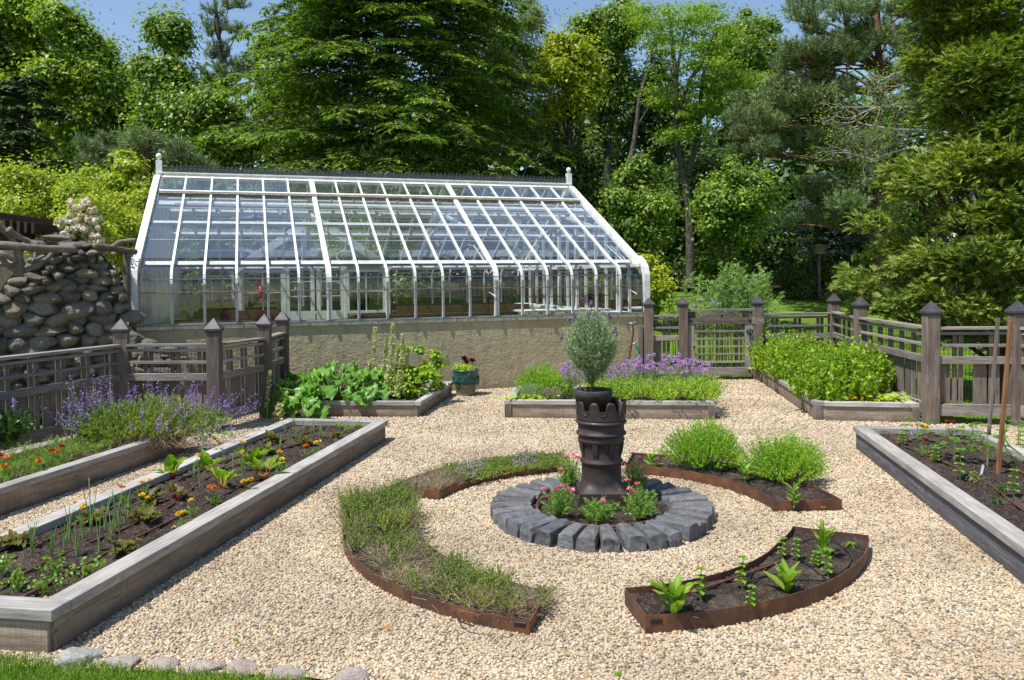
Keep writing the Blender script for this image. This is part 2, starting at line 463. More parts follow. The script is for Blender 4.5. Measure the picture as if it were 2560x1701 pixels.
def smooth_path(pts, n=6):
    P = [Vector(p) for p in pts]; P = [P[0]] + P + [P[-1]]; out = []
    for i in range(1, len(P) - 2):
        for k in range(n):
            t = k / n; a, b_, c, d = P[i - 1:i + 3]
            out.append(0.5 * ((2 * b_) + (c - a) * t + (2 * a - 5 * b_ + 4 * c - d) * t * t + (3 * b_ - a - 3 * c + d) * t ** 3))
    return out + [P[-2]]

# ------------------------------------------------------------------ ground
def lawn_z(x, y):
    t = max(0.0, y - 15.5)
    return -0.012 + min(t, 10.5) * 0.112 + min(max(0, t - 10.5), 20) * .03 + 0.02 * math.sin(x * .7) * min(1, t)
bm = bmesh.new()
xs = [-400, -120] + [i * 3.0 for i in range(-20, 21)] + [120, 400]
ys = [-40, 0, 8] + [14 + i * 1.5 for i in range(28)] + [80, 200, 900]
grid = [[bm.verts.new((x, y, lawn_z(x, y))) for x in xs] for y in ys]
for j in range(len(ys) - 1):
    for i in range(len(xs) - 1): bm.faces.new((grid[j][i], grid[j][i + 1], grid[j + 1][i + 1], grid[j + 1][i]))
g = B().addbm(bm); lawn = link('lawn', g.mesh('lawn', 'lawn_grass', True), kind='structure')
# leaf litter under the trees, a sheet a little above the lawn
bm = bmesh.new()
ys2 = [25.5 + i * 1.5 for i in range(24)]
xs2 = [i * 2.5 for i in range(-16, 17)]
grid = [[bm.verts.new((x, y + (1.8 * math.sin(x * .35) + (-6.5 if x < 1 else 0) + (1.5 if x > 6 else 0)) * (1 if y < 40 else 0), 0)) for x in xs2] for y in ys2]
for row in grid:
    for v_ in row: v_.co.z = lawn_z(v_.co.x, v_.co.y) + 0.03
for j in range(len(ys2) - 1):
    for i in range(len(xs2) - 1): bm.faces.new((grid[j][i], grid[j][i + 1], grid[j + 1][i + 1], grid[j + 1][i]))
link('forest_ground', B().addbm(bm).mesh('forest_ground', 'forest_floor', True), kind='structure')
# gravel yard
b = B(); P = [at(-500, 1652), at(120, 1668), at(420, 1678), at(760, 1692), at(930, 1716), at(1500, 1790), at(3200, 1900), Vector((7.2, 8.95, 0)), Vector((4.98, 9.2, 0)), Vector((5.35, 13.36, 0)), Vector((2.1, 13.5, 0)), Vector((-5.2, 11, 0)), Vector((-6.5, 6, 0))]
b.add([(p.x, p.y, 0) for p in P], [list(range(len(P)))])
GR_POLY = [(p.x, p.y) for p in P]
link('gravel_yard', b.mesh('gravel_yard', 'gravel_bed'), kind='structure')

def inside(poly, X, Y):
    c = np.zeros(len(X), bool); n = len(poly)
    for i in range(n):
        (x1, y1), (x2, y2) = poly[i], poly[(i + 1) % n]
        if y1 == y2: continue
        c ^= ((y1 > Y) != (y2 > Y)) & (X < (x2 - x1) * (Y - y1) / (y2 - y1) + x1)
    return c

# ------------------------------------------------------------------ beds (footprints, used by pebbles too)
BEDA = math.radians(9.3)
def quad_from(c, w, l, ang=BEDA, side=-1):
    """c: far corner on the walking side; side -1: bed lies to its left"""
    a = Vector((math.sin(ang), math.cos(ang), 0)); bb = Vector((math.cos(ang), -math.sin(ang), 0)) * side
    return [c, c + bb * w, c + bb * w - a * l, c - a * l]
BEDS = {}
c0 = at(967, 1052, .21)
BEDS['long'] = quad_from(Vector((c0.x, c0.y, 0)), 1.13, 4.98)
c1 = at(470, 1072, .22)
BEDS['sage'] = quad_from(Vector((c1.x, c1.y, 0)), 0.95, 4.6, math.radians(11.5))
BEDS['rhubarb'] = [Vector((-1.17, 10.0, 0)), Vector((-.90, 11.95, 0)), Vector((-3.0, 11.3, 0)), Vector((-3.02, 10.17, 0))]
BEDS['herb'] = [Vector((2.42, 9.61, 0)), Vector((2.56, 10.9, 0)), Vector((.04, 11.15, 0)), Vector((-.096, 9.89, 0))]
BEDS['mint'] = [Vector((4.73, 9.30, 0)), Vector((5.1, 13.05, 0)), Vector((4.07, 13.25, 0)), Vector((3.61, 9.5, 0))]
c2 = at(2136, 1065, .22)
BEDS['tomato'] = quad_from(Vector((c2.x, c2.y, 0)), 1.15, 5.2, BEDA, +1)
RC = Vector((.64, 5.80, 0))
ARCS = {'bl': (1.305, 1.75, 97, 160, .078), 'br': (1.28, 1.78, 2, 74, .085), 'fl': (1.42, 1.95, 187, 253.6, .075), 'fr': (1.40, 1.90, 268, 334, .095)}
def arc_pts(k):
    r0, r1, a0, a1, h = ARCS[k]
    if k == 'fr': inn = [(1.60 - .27 * min(1, t * 1.3), a0 + (a1 - a0) * t) for t in [i / 16 for i in range(17)]]; out = [(1.935 - .155 * t, a0 + 2 + (a1 - a0 - 2) * t) for t in [i / 16 for i in range(17)]]
    elif k == 'fl': inn = [(1.36 + .28 * t ** 1.5, a0 + (a1 - a0) * t) for t in [i / 16 for i in range(17)]]; out = [(1.83 + .19 * t, a0 + (a1 - a0) * t) for t in [i / 16 for i in range(17)]]
    else: inn = [(r0, a0 + (a1 - a0) * t) for t in [i / 16 for i in range(17)]]; out = [(r1, a0 + (a1 - a0) * t) for t in [i / 16 for i in range(17)]]
    f = lambda r, a: Vector((RC.x + r * math.cos(math.radians(a)), RC.y + r * math.sin(math.radians(a)), 0))
    return [f(*q) for q in inn], [f(*q) for q in out]

# pebbles: stuff, scattered by geometry nodes over a point mesh
def pebbles():
    pts = []
    for (y0, y1, pitch, s) in ((3.2, 6.2, .0142, .0088), (6.2, 9.0, .018, .0105), (9.0, 13.3, .026, .014)):
        nx = int(10.5 / pitch); ny = int((y1 - y0) / pitch)
        X, Y = np.meshgrid(np.arange(nx) * pitch - 5.0, np.arange(ny) * pitch + y0)
        X = X.ravel() + rng.uniform(-.6, .6, X.size) * pitch; Y = Y.ravel() + rng.uniform(-.6, .6, Y.size) * pitch
        k = (np.abs(X) < Y * .66 + .2) & inside(GR_POLY, X, Y)
        for q in BEDS.values():
            k &= ~inside([(p.x, p.y) for p in q], X, Y)
        for a in ARCS:
            i, o = arc_pts(a); k &= ~inside([(p.x, p.y) for p in i + o[::-1]], X, Y)
        k &= (X - RC.x) ** 2 + (Y - RC.y) ** 2 > .55
        X, Y = X[k], Y[k]
        pts.append(np.stack([X, Y, rng.uniform(-.003, .0045, X.size), s * rng.uniform(.6, 1.3, X.size)], 1))
    P = np.concatenate(pts)
    me = bpy.data.meshes.new('gravel'); me.vertices.add(len(P)); me.vertices.foreach_set('co', P[:, :3].astype(np.float32).ravel())
    at_ = me.attributes.new('size', 'FLOAT', 'POINT'); at_.data.foreach_set('value', P[:, 3].astype(np.float32))
    me.materials.append(MATS['pebble'])
    o = link('gravel', me, kind='stuff'); o['label'] = 'tan and cream pea gravel covering the whole garden yard'; o['category'] = 'gravel'
    ng = bpy.data.node_groups.new('scatter_pebbles', 'GeometryNodeTree')
    ng.interface.new_socket('Geometry', in_out='INPUT', socket_type='NodeSocketGeometry')
    ng.interface.new_socket('Geometry', in_out='OUTPUT', socket_type='NodeSocketGeometry')
    N = ng.nodes.new; L = ng.links.new
    gi, go = N('NodeGroupInput'), N('NodeGroupOutput')
    ico = N('GeometryNodeMeshIcoSphere'); ico.inputs['Radius'].default_value = 1.0; ico.inputs['Subdivisions'].default_value = 2
    sp = N('GeometryNodeSetPosition'); nz = N('ShaderNodeTexNoise'); nz.inputs['Scale'].default_value = .9
    vs = N('ShaderNodeVectorMath'); vs.operation = 'SUBTRACT'; vs.inputs[1].default_value = (.5, .5, .5)
    vm = N('ShaderNodeVectorMath'); vm.operation = 'SCALE'; vm.inputs['Scale'].default_value = .9
    L(nz.outputs[1], vs.inputs[0]); L(vs.outputs[0], vm.inputs[0]); L(ico.outputs[0], sp.inputs[0]); L(vm.outputs[0], sp.inputs['Offset'])
    tf = N('GeometryNodeTransform'); tf.inputs['Scale'].default_value = (1.15, .85, .6); L(sp.outputs[0], tf.inputs[0])
    sm = N('GeometryNodeSetMaterial'); sm.inputs['Material'].default_value = MATS['pebble']; L(tf.outputs[0], sm.inputs[0])
    ss = N('GeometryNodeSetShadeSmooth'); L(sm.outputs[0], ss.inputs[0])
    iop = N('GeometryNodeInstanceOnPoints'); L(gi.outputs[0], iop.inputs['Points']); L(ss.outputs[0], iop.inputs['Instance'])
    rv = N('FunctionNodeRandomValue'); rv.data_type = 'FLOAT_VECTOR'; rv.inputs[0].default_value = (-.5, -.5, 0); rv.inputs[1].default_value = (.5, .5, 6.28)
    L(rv.outputs[0], iop.inputs['Rotation'])
    na = N('GeometryNodeInputNamedAttribute'); na.data_type = 'FLOAT'; na.inputs['Name'].default_value = 'size'
    L(na.outputs[0], iop.inputs['Scale']); L(iop.outputs[0], go.inputs[0])
    md = o.modifiers.new('scatter', 'NODES'); md.node_group = ng
    return len(P)
NPEB = pebbles()
print('pebbles', NPEB)
# ------------------------------------------------------------------ greenhouse
GT = math.radians(18)
GP = Vector((-5.11, 10.93, 0)); GL = 7.67; GD = 3.29; BAY = GL / 18
gh = thing('greenhouse', 'long white framed glass greenhouse with curved eaves on a tan stucco base', 'greenhouse', GP, GT)
def zr(d):                                  # height of the roof above depth d (front slope)
    z = 1.823 + .528 * d
    return z
CURVE = [(0, 1.66), (.004, 1.745), (.03, 1.825), (.085, 1.885), (.17, 1.94), (.35, zr(.35))]
def prof(d0=None): return [(0, 1.15)] + CURVE + [(GD, zr(GD))]
W = 2 * GD
def sweep(b, pts, s0, s1, th, flip=False):
    """strip following pts (d, z) from s0 to s1, th thick outward"""
    n = len(pts); off = []
    for i in range(n):
        a = Vector(pts[max(i - 1, 0)]); c = Vector(pts[min(i + 1, n - 1)]); t = (c - a).normalized()
        off.append(Vector((-t.y, t.x)))
    V = []
    for i, p in enumerate(pts):
        q = Vector(p) + off[i] * th
        for (dd, zz) in (p, (q.x, q.y)):
            for s in (s0, s1):
                V.append((s, W - dd if flip else dd, zz))
    F = []
    for i in range(n - 1):
        a, c = i * 4, (i + 1) * 4
        F += [[a, a + 1, c + 1, c], [a + 2, c + 2, c + 3, a + 3], [a, c, c + 2, a + 2], [a + 1, a + 3, c + 3, c + 1]]
    F += [[0, 2, 3, 1], [4 * n - 4, 4 * n - 3, 4 * n - 1, 4 * n - 2]]
    b.add(V, {4: F})
# walls
for nm, s0, s1, d0, d1, z1 in (('base_wall', 0, GL, 0, .2, 1.07), ('base_wall', 0, GL, W - .2, W, .98), ('base_wall', 0, .2, .2, W - .2, 1.07), ('base_wall', GL - .2, GL, .2, W - .2, 1.07)):
    b = B(); add_box(b, ((s0 + s1) / 2, (d0 + d1) / 2, (z1 - .3) / 2), (s1 - s0, d1 - d0, z1 + .3)); link(nm, b.mesh(nm, 'stucco'), gh)
# sill trim in lengths, then the metal sill
sx = -.03
for i, ln in enumerate([1.4, 1.9, 1.2, 1.75, 1.48]):
    board('sill_trim', gh, (sx + .004, .003, 1.095), (sx + ln - .004, .003, 1.095), .05, .05, 'cream_trim'); sx += ln
board('sill', gh, (-.06, .085, 1.135), (GL + .06, .085, 1.135), .23, .026, 'grey_metal')
board('sill', gh, (0, W - .05, 1.0), (GL, W - .05, 1.0), .26, .04, 'white_paint')
board('sill', gh, (GL - .02, .2, 1.1), (GL - .02, W - .2, 1.1), .28, .05, 'white_paint')
# glazing bars, both slopes; roof part above the vent line is the vent sash
DV = 2.62
tops = [(DV, zr(DV)), (GD, zr(GD))]
P_low = [(0, 1.15)] + CURVE + [(DV, zr(DV))]
_bars = {}
def bar_mesh(key, pts, w, th, flip, mat):
    if (key, flip) not in _bars:
        b = B(); sweep(b, pts, -w / 2, w / 2, th, flip); _bars[(key, flip)] = b.mesh('glazing_bar', mat)
    return _bars[(key, flip)]
for flip in (False, True):
    for i in range(1, 18):
        big = i % 6 == 0
        link('glazing_bar', bar_mesh('B' if big else 'b', P_low, .075 if big else .034, .035, flip, 'white_paint'), gh, (i * BAY, 0, 0))
        link('vent_bar', bar_mesh('V' if big else 'v', [(d, z + .03) for d, z in tops], .09 if big else .032, .03, flip, 'white_paint'), gh, (i * BAY, 0, 0))
    if not flip:
        for i in range(1, 18): link('lower_bar', bar_mesh('low', [(-.012, 1.15), (-.012, 1.70)], .026, .012, flip, 'grey_metal'), gh, (i * BAY, -.028, 0))
# gable end boards
P_all = [(0, 1.15)] + CURVE + [(GD, zr(GD))]
for flip in (False, True):
    link('barge_board', bar_mesh('G', [(d, z - .10) if d > .3 else (d + .10 * (1 - 0), z) for d, z in P_all], .10, .15, flip, 'white_paint'), gh, (-.05, 0, 0))
    link('barge_board', bar_mesh('G', None, 0, 0, flip, ''), gh, (GL + .05, 0, 0))
# rails along the length
def rail(d, z, w, h, mat, nm='purlin', tilt=True):
    n = Vector((0, -.485 if d < GD - .02 else (.485 if d > GD + .02 else 0), .874)) if tilt else (0, 0, 1)
    board(nm, gh, (.04, d, z), (GL - .04, d, z), w, h, mat, up=n)
for dd in (lambda d: d, lambda d: W - d):
    rail(dd(.44), 1.985, .11, .045, 'white_paint', 'eave_purlin')
    rail(dd(1.66), zr(1.66) - .045, .085, .05, 'white_paint')
    rail(dd(DV - .055), zr(DV - .055) + .03, .055, .05, 'weathered_rail', 'vent_rail')
    rail(dd(DV + .0), zr(DV) + .05, .045, .03, 'white_paint', 'vent_sash_rail')
    rail(dd(GD - .10), zr(GD - .1) + .045, .06, .035, 'white_paint', 'vent_sash_rail')
    rail(dd(2.40), zr(2.40) - .07, .15, .05, 'white_paint', 'vent_beam')
rail(GD, zr(GD) + .035, .07, .06, 'white_paint', 'ridge_board')
board('ridge_cap', gh, (-.05, GD, zr(GD) + .075), (GL + .05, GD, zr(GD) + .075), .13, .025, 'white_paint')
for z in (1.585, 1.765):
    board('cross_bar', gh, (.05, -.05, z), (GL - .05, -.05, z), .014, .014, 'dull_bar_metal')
for d in (1.0, 1.54, 2.09):
    for f in (0, 1):
        x = d if not f else W - d
        board('lap_bar', gh, (.05, x, zr(d) + .012), (GL - .05, x, zr(d) + .012), .014, .008, 'white_paint')
# panes
rows = [('wall', [(.012, 1.155), (.012, 1.58)], 'wall_glass'), ('wall2', [(.012, 1.59), (.012, 1.66)] + [(d + .012, z) for d, z in CURVE[1:]] + [(.46, zr(.46))], 'wall_glass')]
for a, c in ((.46, 1.0), (1.0, 1.54), (1.54, 2.09), (2.09, DV - .01)): rows.append(('r%g' % a, [(a, zr(a) + .008), (c, zr(c) + .008)], 'roof_glass'))
rows.append(('vent', [(DV, zr(DV) + .045), (GD - .06, zr(GD - .06) + .045)], 'roof_glass'))
for flip in (False, True):
    for nm, pts, mt in rows:
        V = []; F = []
        for (d, z) in pts: V += [(0.018, W - d if flip else d, z), (BAY - .018, W - d if flip else d, z)]
        for i in range(len(pts) - 1): F.append([2 * i, 2 * i + 1, 2 * i + 3, 2 * i + 2])
        b = B(); b.add(V, [f for f in F]); me = b.mesh('pane', mt, len(pts) > 3)
        for i in range(18): link('pane', me, gh, (i * BAY, 0, 0))
# left gable: boarded inside with white planks; right gable: glazed between posts
def prof_z(d):
    d = min(d, W - d)
    if d >= .35: return zr(d)
    P = [(0, 1.15)] + CURVE
    for (a, za), (c, zc) in zip(CURVE[:-1], CURVE[1:]):
        if a <= d <= c: return za + (zc - za) * (d - a) / max(c - a, 1e-6)
    return 1.9
nd = 20
for i in range(nd):
    a, c = W * i / nd + .002, W * (i + 1) / nd - .002
    if i == 0: a = .10
    if i == nd - 1: c = W - .10
    za, zc = prof_z(a) - .09, prof_z(c) - .09; zm = prof_z((a + c) / 2) - .09
    t = .045 + .012 * (i % 2)
    V = [(x, y, z) for x in (0.02, t) for (y, z) in ((a, 1.05), (c, 1.05), (c, min(zc, zr(GD) - .12)), (a, min(za, zr(GD) - .12)))]
    b = B(); b.add(V, [[0, 3, 2, 1], [4, 5, 6, 7], [0, 1, 5, 4], [1, 2, 6, 5], [2, 3, 7, 6], [3, 0, 4, 7]])
    link('gable_plank', b.mesh('gable_plank', 'white_paint'), gh)
nm_ = 14
for i in range(1, nm_):
    d = W * i / nm_; w = .10 if i in (6, 8) else .035
    zt = prof_z(d) - .05
    board('gable_bar', gh, (GL - .02, d, 1.12), (GL - .02, d, zt), w, .05, 'white_paint', up=(1, 0, 0))
for i in range(nm_):
    a, c = W * i / nm_ + .02, W * (i + 1) / nm_ - .02
    V = [(GL - .02, a, 1.13), (GL - .02, c, 1.13), (GL - .02, c, prof_z(c) - .04), (GL - .02, a, prof_z(a) - .04)]
    b = B(); b.add(V, [[0, 1, 2, 3]]); link('gable_pane', b.mesh('gable_pane', 'wall_glass'), gh)
board('gable_rail', gh, (GL - .02, .08, 1.93), (GL - .02, W - .08, 1.93), .05, .06, 'white_paint')
# back wall: white window frames
def window(s0, s1, z0, z1, d, nx, nz, fr=.055):
    b = B()
    add_box(b, ((s0 + s1) / 2, d, z0 + fr / 2), (s1 - s0, .06, fr)); add_box(b, ((s0 + s1) / 2, d, z1 - fr / 2), (s1 - s0, .06, fr))
    for s in (s0 + fr / 2, s1 - fr / 2): add_box(b, (s, d, (z0 + z1) / 2), (fr, .058, z1 - z0 - 2 * fr))
    for i in range(1, nx): add_box(b, (s0 + (s1 - s0) * i / nx, d, (z0 + z1) / 2), (.022, .03, z1 - z0 - 2 * fr))
    for i in range(1, nz): add_box(b, ((s0 + s1) / 2, d, z0 + (z1 - z0) * i / nz), (s1 - s0 - 2 * fr, .026, .022))
    o = link('back_window', b.mesh('back_window', 'white_paint'), gh)
    b = B(); b.add([(s0 + fr, d, z0 + fr), (s1 - fr, d, z0 + fr), (s1 - fr, d, z1 - fr), (s0 + fr, d, z1 - fr)], [[0, 1, 2, 3]])
    link('pane', b.mesh('pane', 'wall_glass'), o); return o
for s0, s1 in ((.15, 1.12), ):
    window(s0, s1, 1.02, 1.86, W - .10, 4, 2)
# porch with french doors set across the back
pc, pw, pz0, pz1 = 2.78, 1.50, 1.96, 3.05
pd = W - .9
window(pc - pw, pc - .66, 1.0, 1.95, pd, 2, 2); window(pc + .66, pc + pw, 1.0, 1.95, pd, 2, 2)
for k in (-1, 1):
    s0, s1 = (pc - .62, pc - .02) if k < 0 else (pc + .02, pc + .62)
    b = B(); z0, z1, st = .15, 2.1, .085
    for s in (s0 + st / 2, s1 - st / 2): add_box(b, (s, pd, (z0 + z1) / 2), (st, .05, z1 - z0))
    add_box(b, ((s0 + s1) / 2, pd, .62), (s1 - s0 - 2 * st, .045, .9)); add_box(b, ((s0 + s1) / 2, pd, z1 - st / 2), (s1 - s0 - 2 * st, .045, st))
    add_box(b, ((s0 + s1) / 2, pd, (1.07 + z1) / 2), (.022, .03, z1 - 1.15))
    for i in range(1, 3): add_box(b, ((s0 + s1) / 2, pd, 1.07 + (z1 - st - 1.07) * i / 3), (s1 - s0 - 2 * st, .026, .02))
    dr = link('door', b.mesh('door', 'white_paint'), gh)
    b = B(); b.add([(s0 + st, pd, 1.07), (s1 - st, pd, 1.07), (s1 - st, pd, z1 - st), (s0 + st, pd, z1 - st)], [[0, 1, 2, 3]]); link('pane', b.mesh('pane', 'wall_glass'), dr)
for k in (-1, 1):
    board('porch_rafter', gh, (pc, pd - .02, pz1), (pc + k * (pw + .12), pd - .02, pz0), .10, .16, 'white_paint')
    board('porch_rafter', gh, (pc, W + .5, pz1), (pc + k * (pw + .12), W + .5, pz0), .10, .10, 'white_paint')
    board('porch_post', gh, (pc + k * (pw + .05), pd, .9), (pc + k * (pw + .05), pd, pz0), .10, .10, 'white_paint', up=(0, 1, 0))
    board('porch_post', gh, (pc + k * .64, pd, .9), (pc + k * .64, pd, 2.1), .06, .06, 'white_paint', up=(0, 1, 0))
    b = B(); b.add([(pc, pd, pz1 + .05), (pc + k * (pw + .1), pd, pz0 + .05), (pc + k * (pw + .1), W + .5, pz0 + .05), (pc, W + .5, pz1 + .05)], [[0, 1, 2, 3]]); link('porch_pane', b.mesh('porch_pane', 'roof_glass'), gh)
board('porch_beam', gh, (pc - pw, pd, 2.12), (pc + pw, pd, 2.12), .07, .07, 'white_paint')
for s in (-.8, -.27, .27, .8): board('porch_bar', gh, (pc + s, pd, 2.15), (pc + s, pd, pz1 - abs(s) * (pz1 - pz0) / pw - .07), .025, .03, 'white_paint', up=(0, 1, 0))
# benches inside
for (s0, s1, d0, d1) in ((.4, 2.0, 4.6, W - .25), (4.4, 7.4, 5.0, W - .25), (3.0, 5.6, .55, 1.3), (.35, 1.5, .5, 1.2)):
    t = board('bench_side', gh, (s0, d0, 1.07), (s1, d0, 1.07), .03, .16, 'bench_brown')
    board('bench_side', gh, (s0, d1, 1.07), (s1, d1, 1.07), .03, .16, 'bench_brown')
    b = B(); add_box(b, ((s0 + s1) / 2, (d0 + d1) / 2, 1.03), (s1 - s0 - .02, d1 - d0 - .04, .03)); link('bench_top', b.mesh('bench_top', 'bench_brown'), gh)
    for s in (s0 + .1, s1 - .1): board('bench_leg', gh, (s, (d0 + d1) / 2, 0), (s, (d0 + d1) / 2, 1.01), .07, .07, 'bench_brown', up=(0, 1, 0))
board('bench_shelf', gh, (5.8, .9, 1.17), (7.4, .9, 1.17), .7, .03, 'white_paint')
b = B(); add_box(b, (GL / 2, GD, .01), (GL - .4, W - .4, .02)); link('floor', b.mesh('floor', 'limestone'), gh)
# rod frame on the shelf at the right, tie rods
b = B()
for (p, q) in (((5.9, .5, 1.2), (5.9, .5, 1.78)), ((7.3, .5, 1.2), (7.3, .5, 1.78)), ((5.9, .5, 1.78), (7.3, .5, 1.78)), ((5.5, .5, 1.42), (7.3, .5, 1.42)), ((6.3, .5, 1.2), (6.3, .5, 1.85)), ((6.3, .5, 1.85), (7.15, .5, 1.85)), ((7.15, .5, 1.85), (7.15, .5, 1.3)), ((5.1, .5, 1.2), (5.1, .5, 1.6)), ((4.4, .5, 1.3), (4.4, .5, 1.6)), ((4.4, .5, 1.6), (5.9, .5, 1.6))): add_bar(b, p, q, .012)
link('rod_frame', b.mesh('rod_frame', 'terracotta'), gh)
for s in (6 * BAY, 12 * BAY, GL - .05):
    b = B()
    add_bar(b, (s, 1.6, 2.6), (s, 3.29, 2.95), .05, .05); add_bar(b, (s, W - 1.6, 2.6), (s, 3.29, 2.95), .05, .05)
    add_bar(b, (s, 3.29, 2.95), (s, 3.29, zr(GD)), .02); add_bar(b, (s, .5, 1.95), (s, 1.3, 2.3), .02)
    link('tie_rod', b.mesh('tie_rod', 'white_paint'), gh)
# vent arms hanging beneath the beams
for s in (.9, 1.9, 3.0, 3.6, 4.6, 5.2, 6.4):
    b = B(); add_bar(b, (s, 2.4, 3.03), (s + .06, 2.3, 2.86), .02); add_bar(b, (s + .16, 2.4, 3.03), (s + .07, 2.3, 2.86), .015)
    link('vent_arm', b.mesh('vent_arm', 'white_paint'), gh)
board('vent_rod', gh, (.3, 2.3, 3.02), (GL - .3, 2.3, 3.02), .02, .02, 'white_paint')
for s in (12 * BAY - .12, GL - .25):
    b = B(); add_bar(b, (s, -.02, 1.52), (s + .1, -.06, 1.45), .02); link('vent_stay', b.mesh('vent_stay', 'white_paint'), gh)
# finials
for s in (-.02, GL + .02):
    b = B(); add_box(b, (s, GD, zr(GD) + .13), (.10, .10, .33)); f = link('finial', b.mesh('finial', 'white_paint'), gh)
    b = B(); add_lathe(b, [(.001, 0), (.032, .0), (.022, .012), (.022, .022), (.036, .032), (.049, .055), (.051, .074), (.044, .10), (.026, .12), (.001, .126)], 20, 0, (s, GD, zr(GD) + .294)); link('ball', b.mesh('ball', 'white_paint', True), f)
# ridge cresting: scrolls cast in one strip, each only a few pixels
b = B(); zc = zr(GD) + .10; u = .0767; n = int(GL / u)
ring = [(math.cos(a), math.sin(a)) for a in [k * PI / 5 for k in range(10)]]
for i in range(n):
    cx = (i + .5) * u
    for r, th, cz, dx in ((.034, .017, .035, 0), (.014, .010, .035, 0), (.016, .012, .088, 0), (.012, .009, .010, u / 2), (.012, .009, .07, u / 2)):
        V = []; 
        for (c, s) in ring: V += [(cx + dx + c * r, GD, zc + cz * 1.25 + s * r * 1.25), (cx + dx + c * (r - th), GD - .004, zc + cz * 1.25 + s * (r - th) * 1.25), (cx + dx + c * (r - th), GD + .004, zc + cz * 1.25 + s * (r - th) * 1.25)]
        F = [[3 * k, 3 * ((k + 1) % 10), 3 * ((k + 1) % 10) + j, 3 * k + j] for k in range(10) for j in (1, 2)]
        b.add(V, F)
    add_box(b, (cx, GD, zc + .058), (.008, .008, .03)); add_box(b, (cx, GD, zc + .104), (.010, .010, .02)); add_box(b, (cx + u / 2, GD, zc + .04), (.007, .007, .05))
add_box(b, (GL / 2, GD, zc - .002), (GL - .1, .012, .012))
o = link('ridge_cresting', b.mesh('ridge_cresting', 'cresting_iron'), gh, kind='stuff')
# small box on the wall and on the end post
board('junction_box', gh, (.95, -.03, .93), (1.01, -.03, .93), .05, .10, 'grey_metal')
board('junction_box', gh, (6.62, -.03, .89), (6.74, -.03, .89), .05, .14, 'cream_trim')
board('sensor_box', gh, (GL + .11, .0, 1.46), (GL + .14, .0, 1.46), .05, .10, 'cream_trim')
# lamps hanging in the greenhouse
def gpt(s, d, z): return Vector((GP.x + s * math.cos(GT) - d * math.sin(GT), GP.y + s * math.sin(GT) + d * math.cos(GT), z))
for (s, lab) in ((1.55, 'wide enamel pendant lamp hanging in the left part of the greenhouse'), (5.25, 'wide enamel pendant lamp hanging in the right part of the greenhouse')):
    L = thing('pendant_lamp', lab, 'lamp', gpt(s, 3.29, 2.86), group='pendant lamps inside the greenhouse')
    b = B(); add_lathe(b, [(.01, .10), (.04, .09), (.06, .06), (.20, .015), (.235, -.01), (.225, -.012), (.05, .04)], 24); link('lamp_shade', b.mesh('lamp_shade', 'lamp_enamel', True), L)
    b = B(); add_tube(b, [(0, 0, .09), (0, 0, .62)], .008, 5); link('lamp_rod', b.mesh('lamp_rod', 'black_iron'), L)
# wire basket hanging at the right and a red wire ornament
hb = thing('hanging_basket', 'dark wire basket hanging inside the right end of the greenhouse', 'basket', gpt(6.3, 2.4, 2.35), group=None)
b = B()
for z, r in ((0, .22), (-.08, .18), (-.15, .10)): add_tube(b, [(r * math.cos(a), r * math.sin(a), z) for a in [k * PI / 8 for k in range(17)]], .005, 4)
for k in range(12):
    a = k * PI / 6; add_tube(b, [(.22 * math.cos(a), .22 * math.sin(a), 0), (.18 * math.cos(a), .18 * math.sin(a), -.08), (0, 0, -.17)], .004, 4)
link('basket_wire', b.mesh('basket_wire', 'grey_metal'), hb)
b = B()
for k in range(4): add_tube(b, [(.22 * math.cos(k * PI / 2), .22 * math.sin(k * PI / 2), 0), (0, 0, .3)], .004, 4)
add_tube(b, [(0, 0, .3), (0, 0, .62)], .005, 4)
link('basket_chain', b.mesh('basket_chain', 'grey_metal'), hb)
ro = thing('window_ornament', 'red lobster shaped ornament hanging in the greenhouse back window', 'ornament', gpt(pc - 1.12, pd - .06, 1.5))
b = B(); add_tube(b, [(0, 0, .12), (0, 0, 0), (0, 0, -.16)], [.03, .05, .02], 8)
for k in (-1, 1):
    add_tube(b, [(0, 0, .08), (k * .09, 0, .12), (k * .08, 0, .22), (k * .03, 0, .26)], [.01, .012, .025, .008], 6)
    for q in range(3): add_tube(b, [(0, 0, .04 - q * .05), (k * .09, 0, .02 - q * .06), (k * .12, 0, -.04 - q * .05)], .006, 4)
add_tube(b, [(0, 0, -.16), (0, 0, -.2)], [.02, .05], 6)
link('ornament_body', b.mesh('ornament_body', 'red_glass_ornament', True), ro)
wr = thing('wreath_ring', 'pale wire ring hanging before the greenhouse porch gable', 'ring', gpt(pc + .62, pd - .35, 2.22))
b = B(); add_tube(b, [(.2 * math.cos(a), 0, .12 * math.sin(a)) for a in [k * PI / 12 for k in range(25)]], .012, 6); add_tube(b, [(0, 0, .12), (0, 0, .5)], .004, 4); link('ring_wire', b.mesh('ring_wire', 'white_paint'), wr)
sc_ = thing('scissors', 'white and blue plastic hand shears lying on the greenhouse sill', 'shears', gpt(5.12, .10, 1.15))
b = B(); add_bar(b, (0, 0, .0), (.03, 0, .1), .02, .012); add_bar(b, (.04, 0, 0), (.0, 0, .1), .02, .012); link('handle', b.mesh('handle', 'label_white'), sc_)

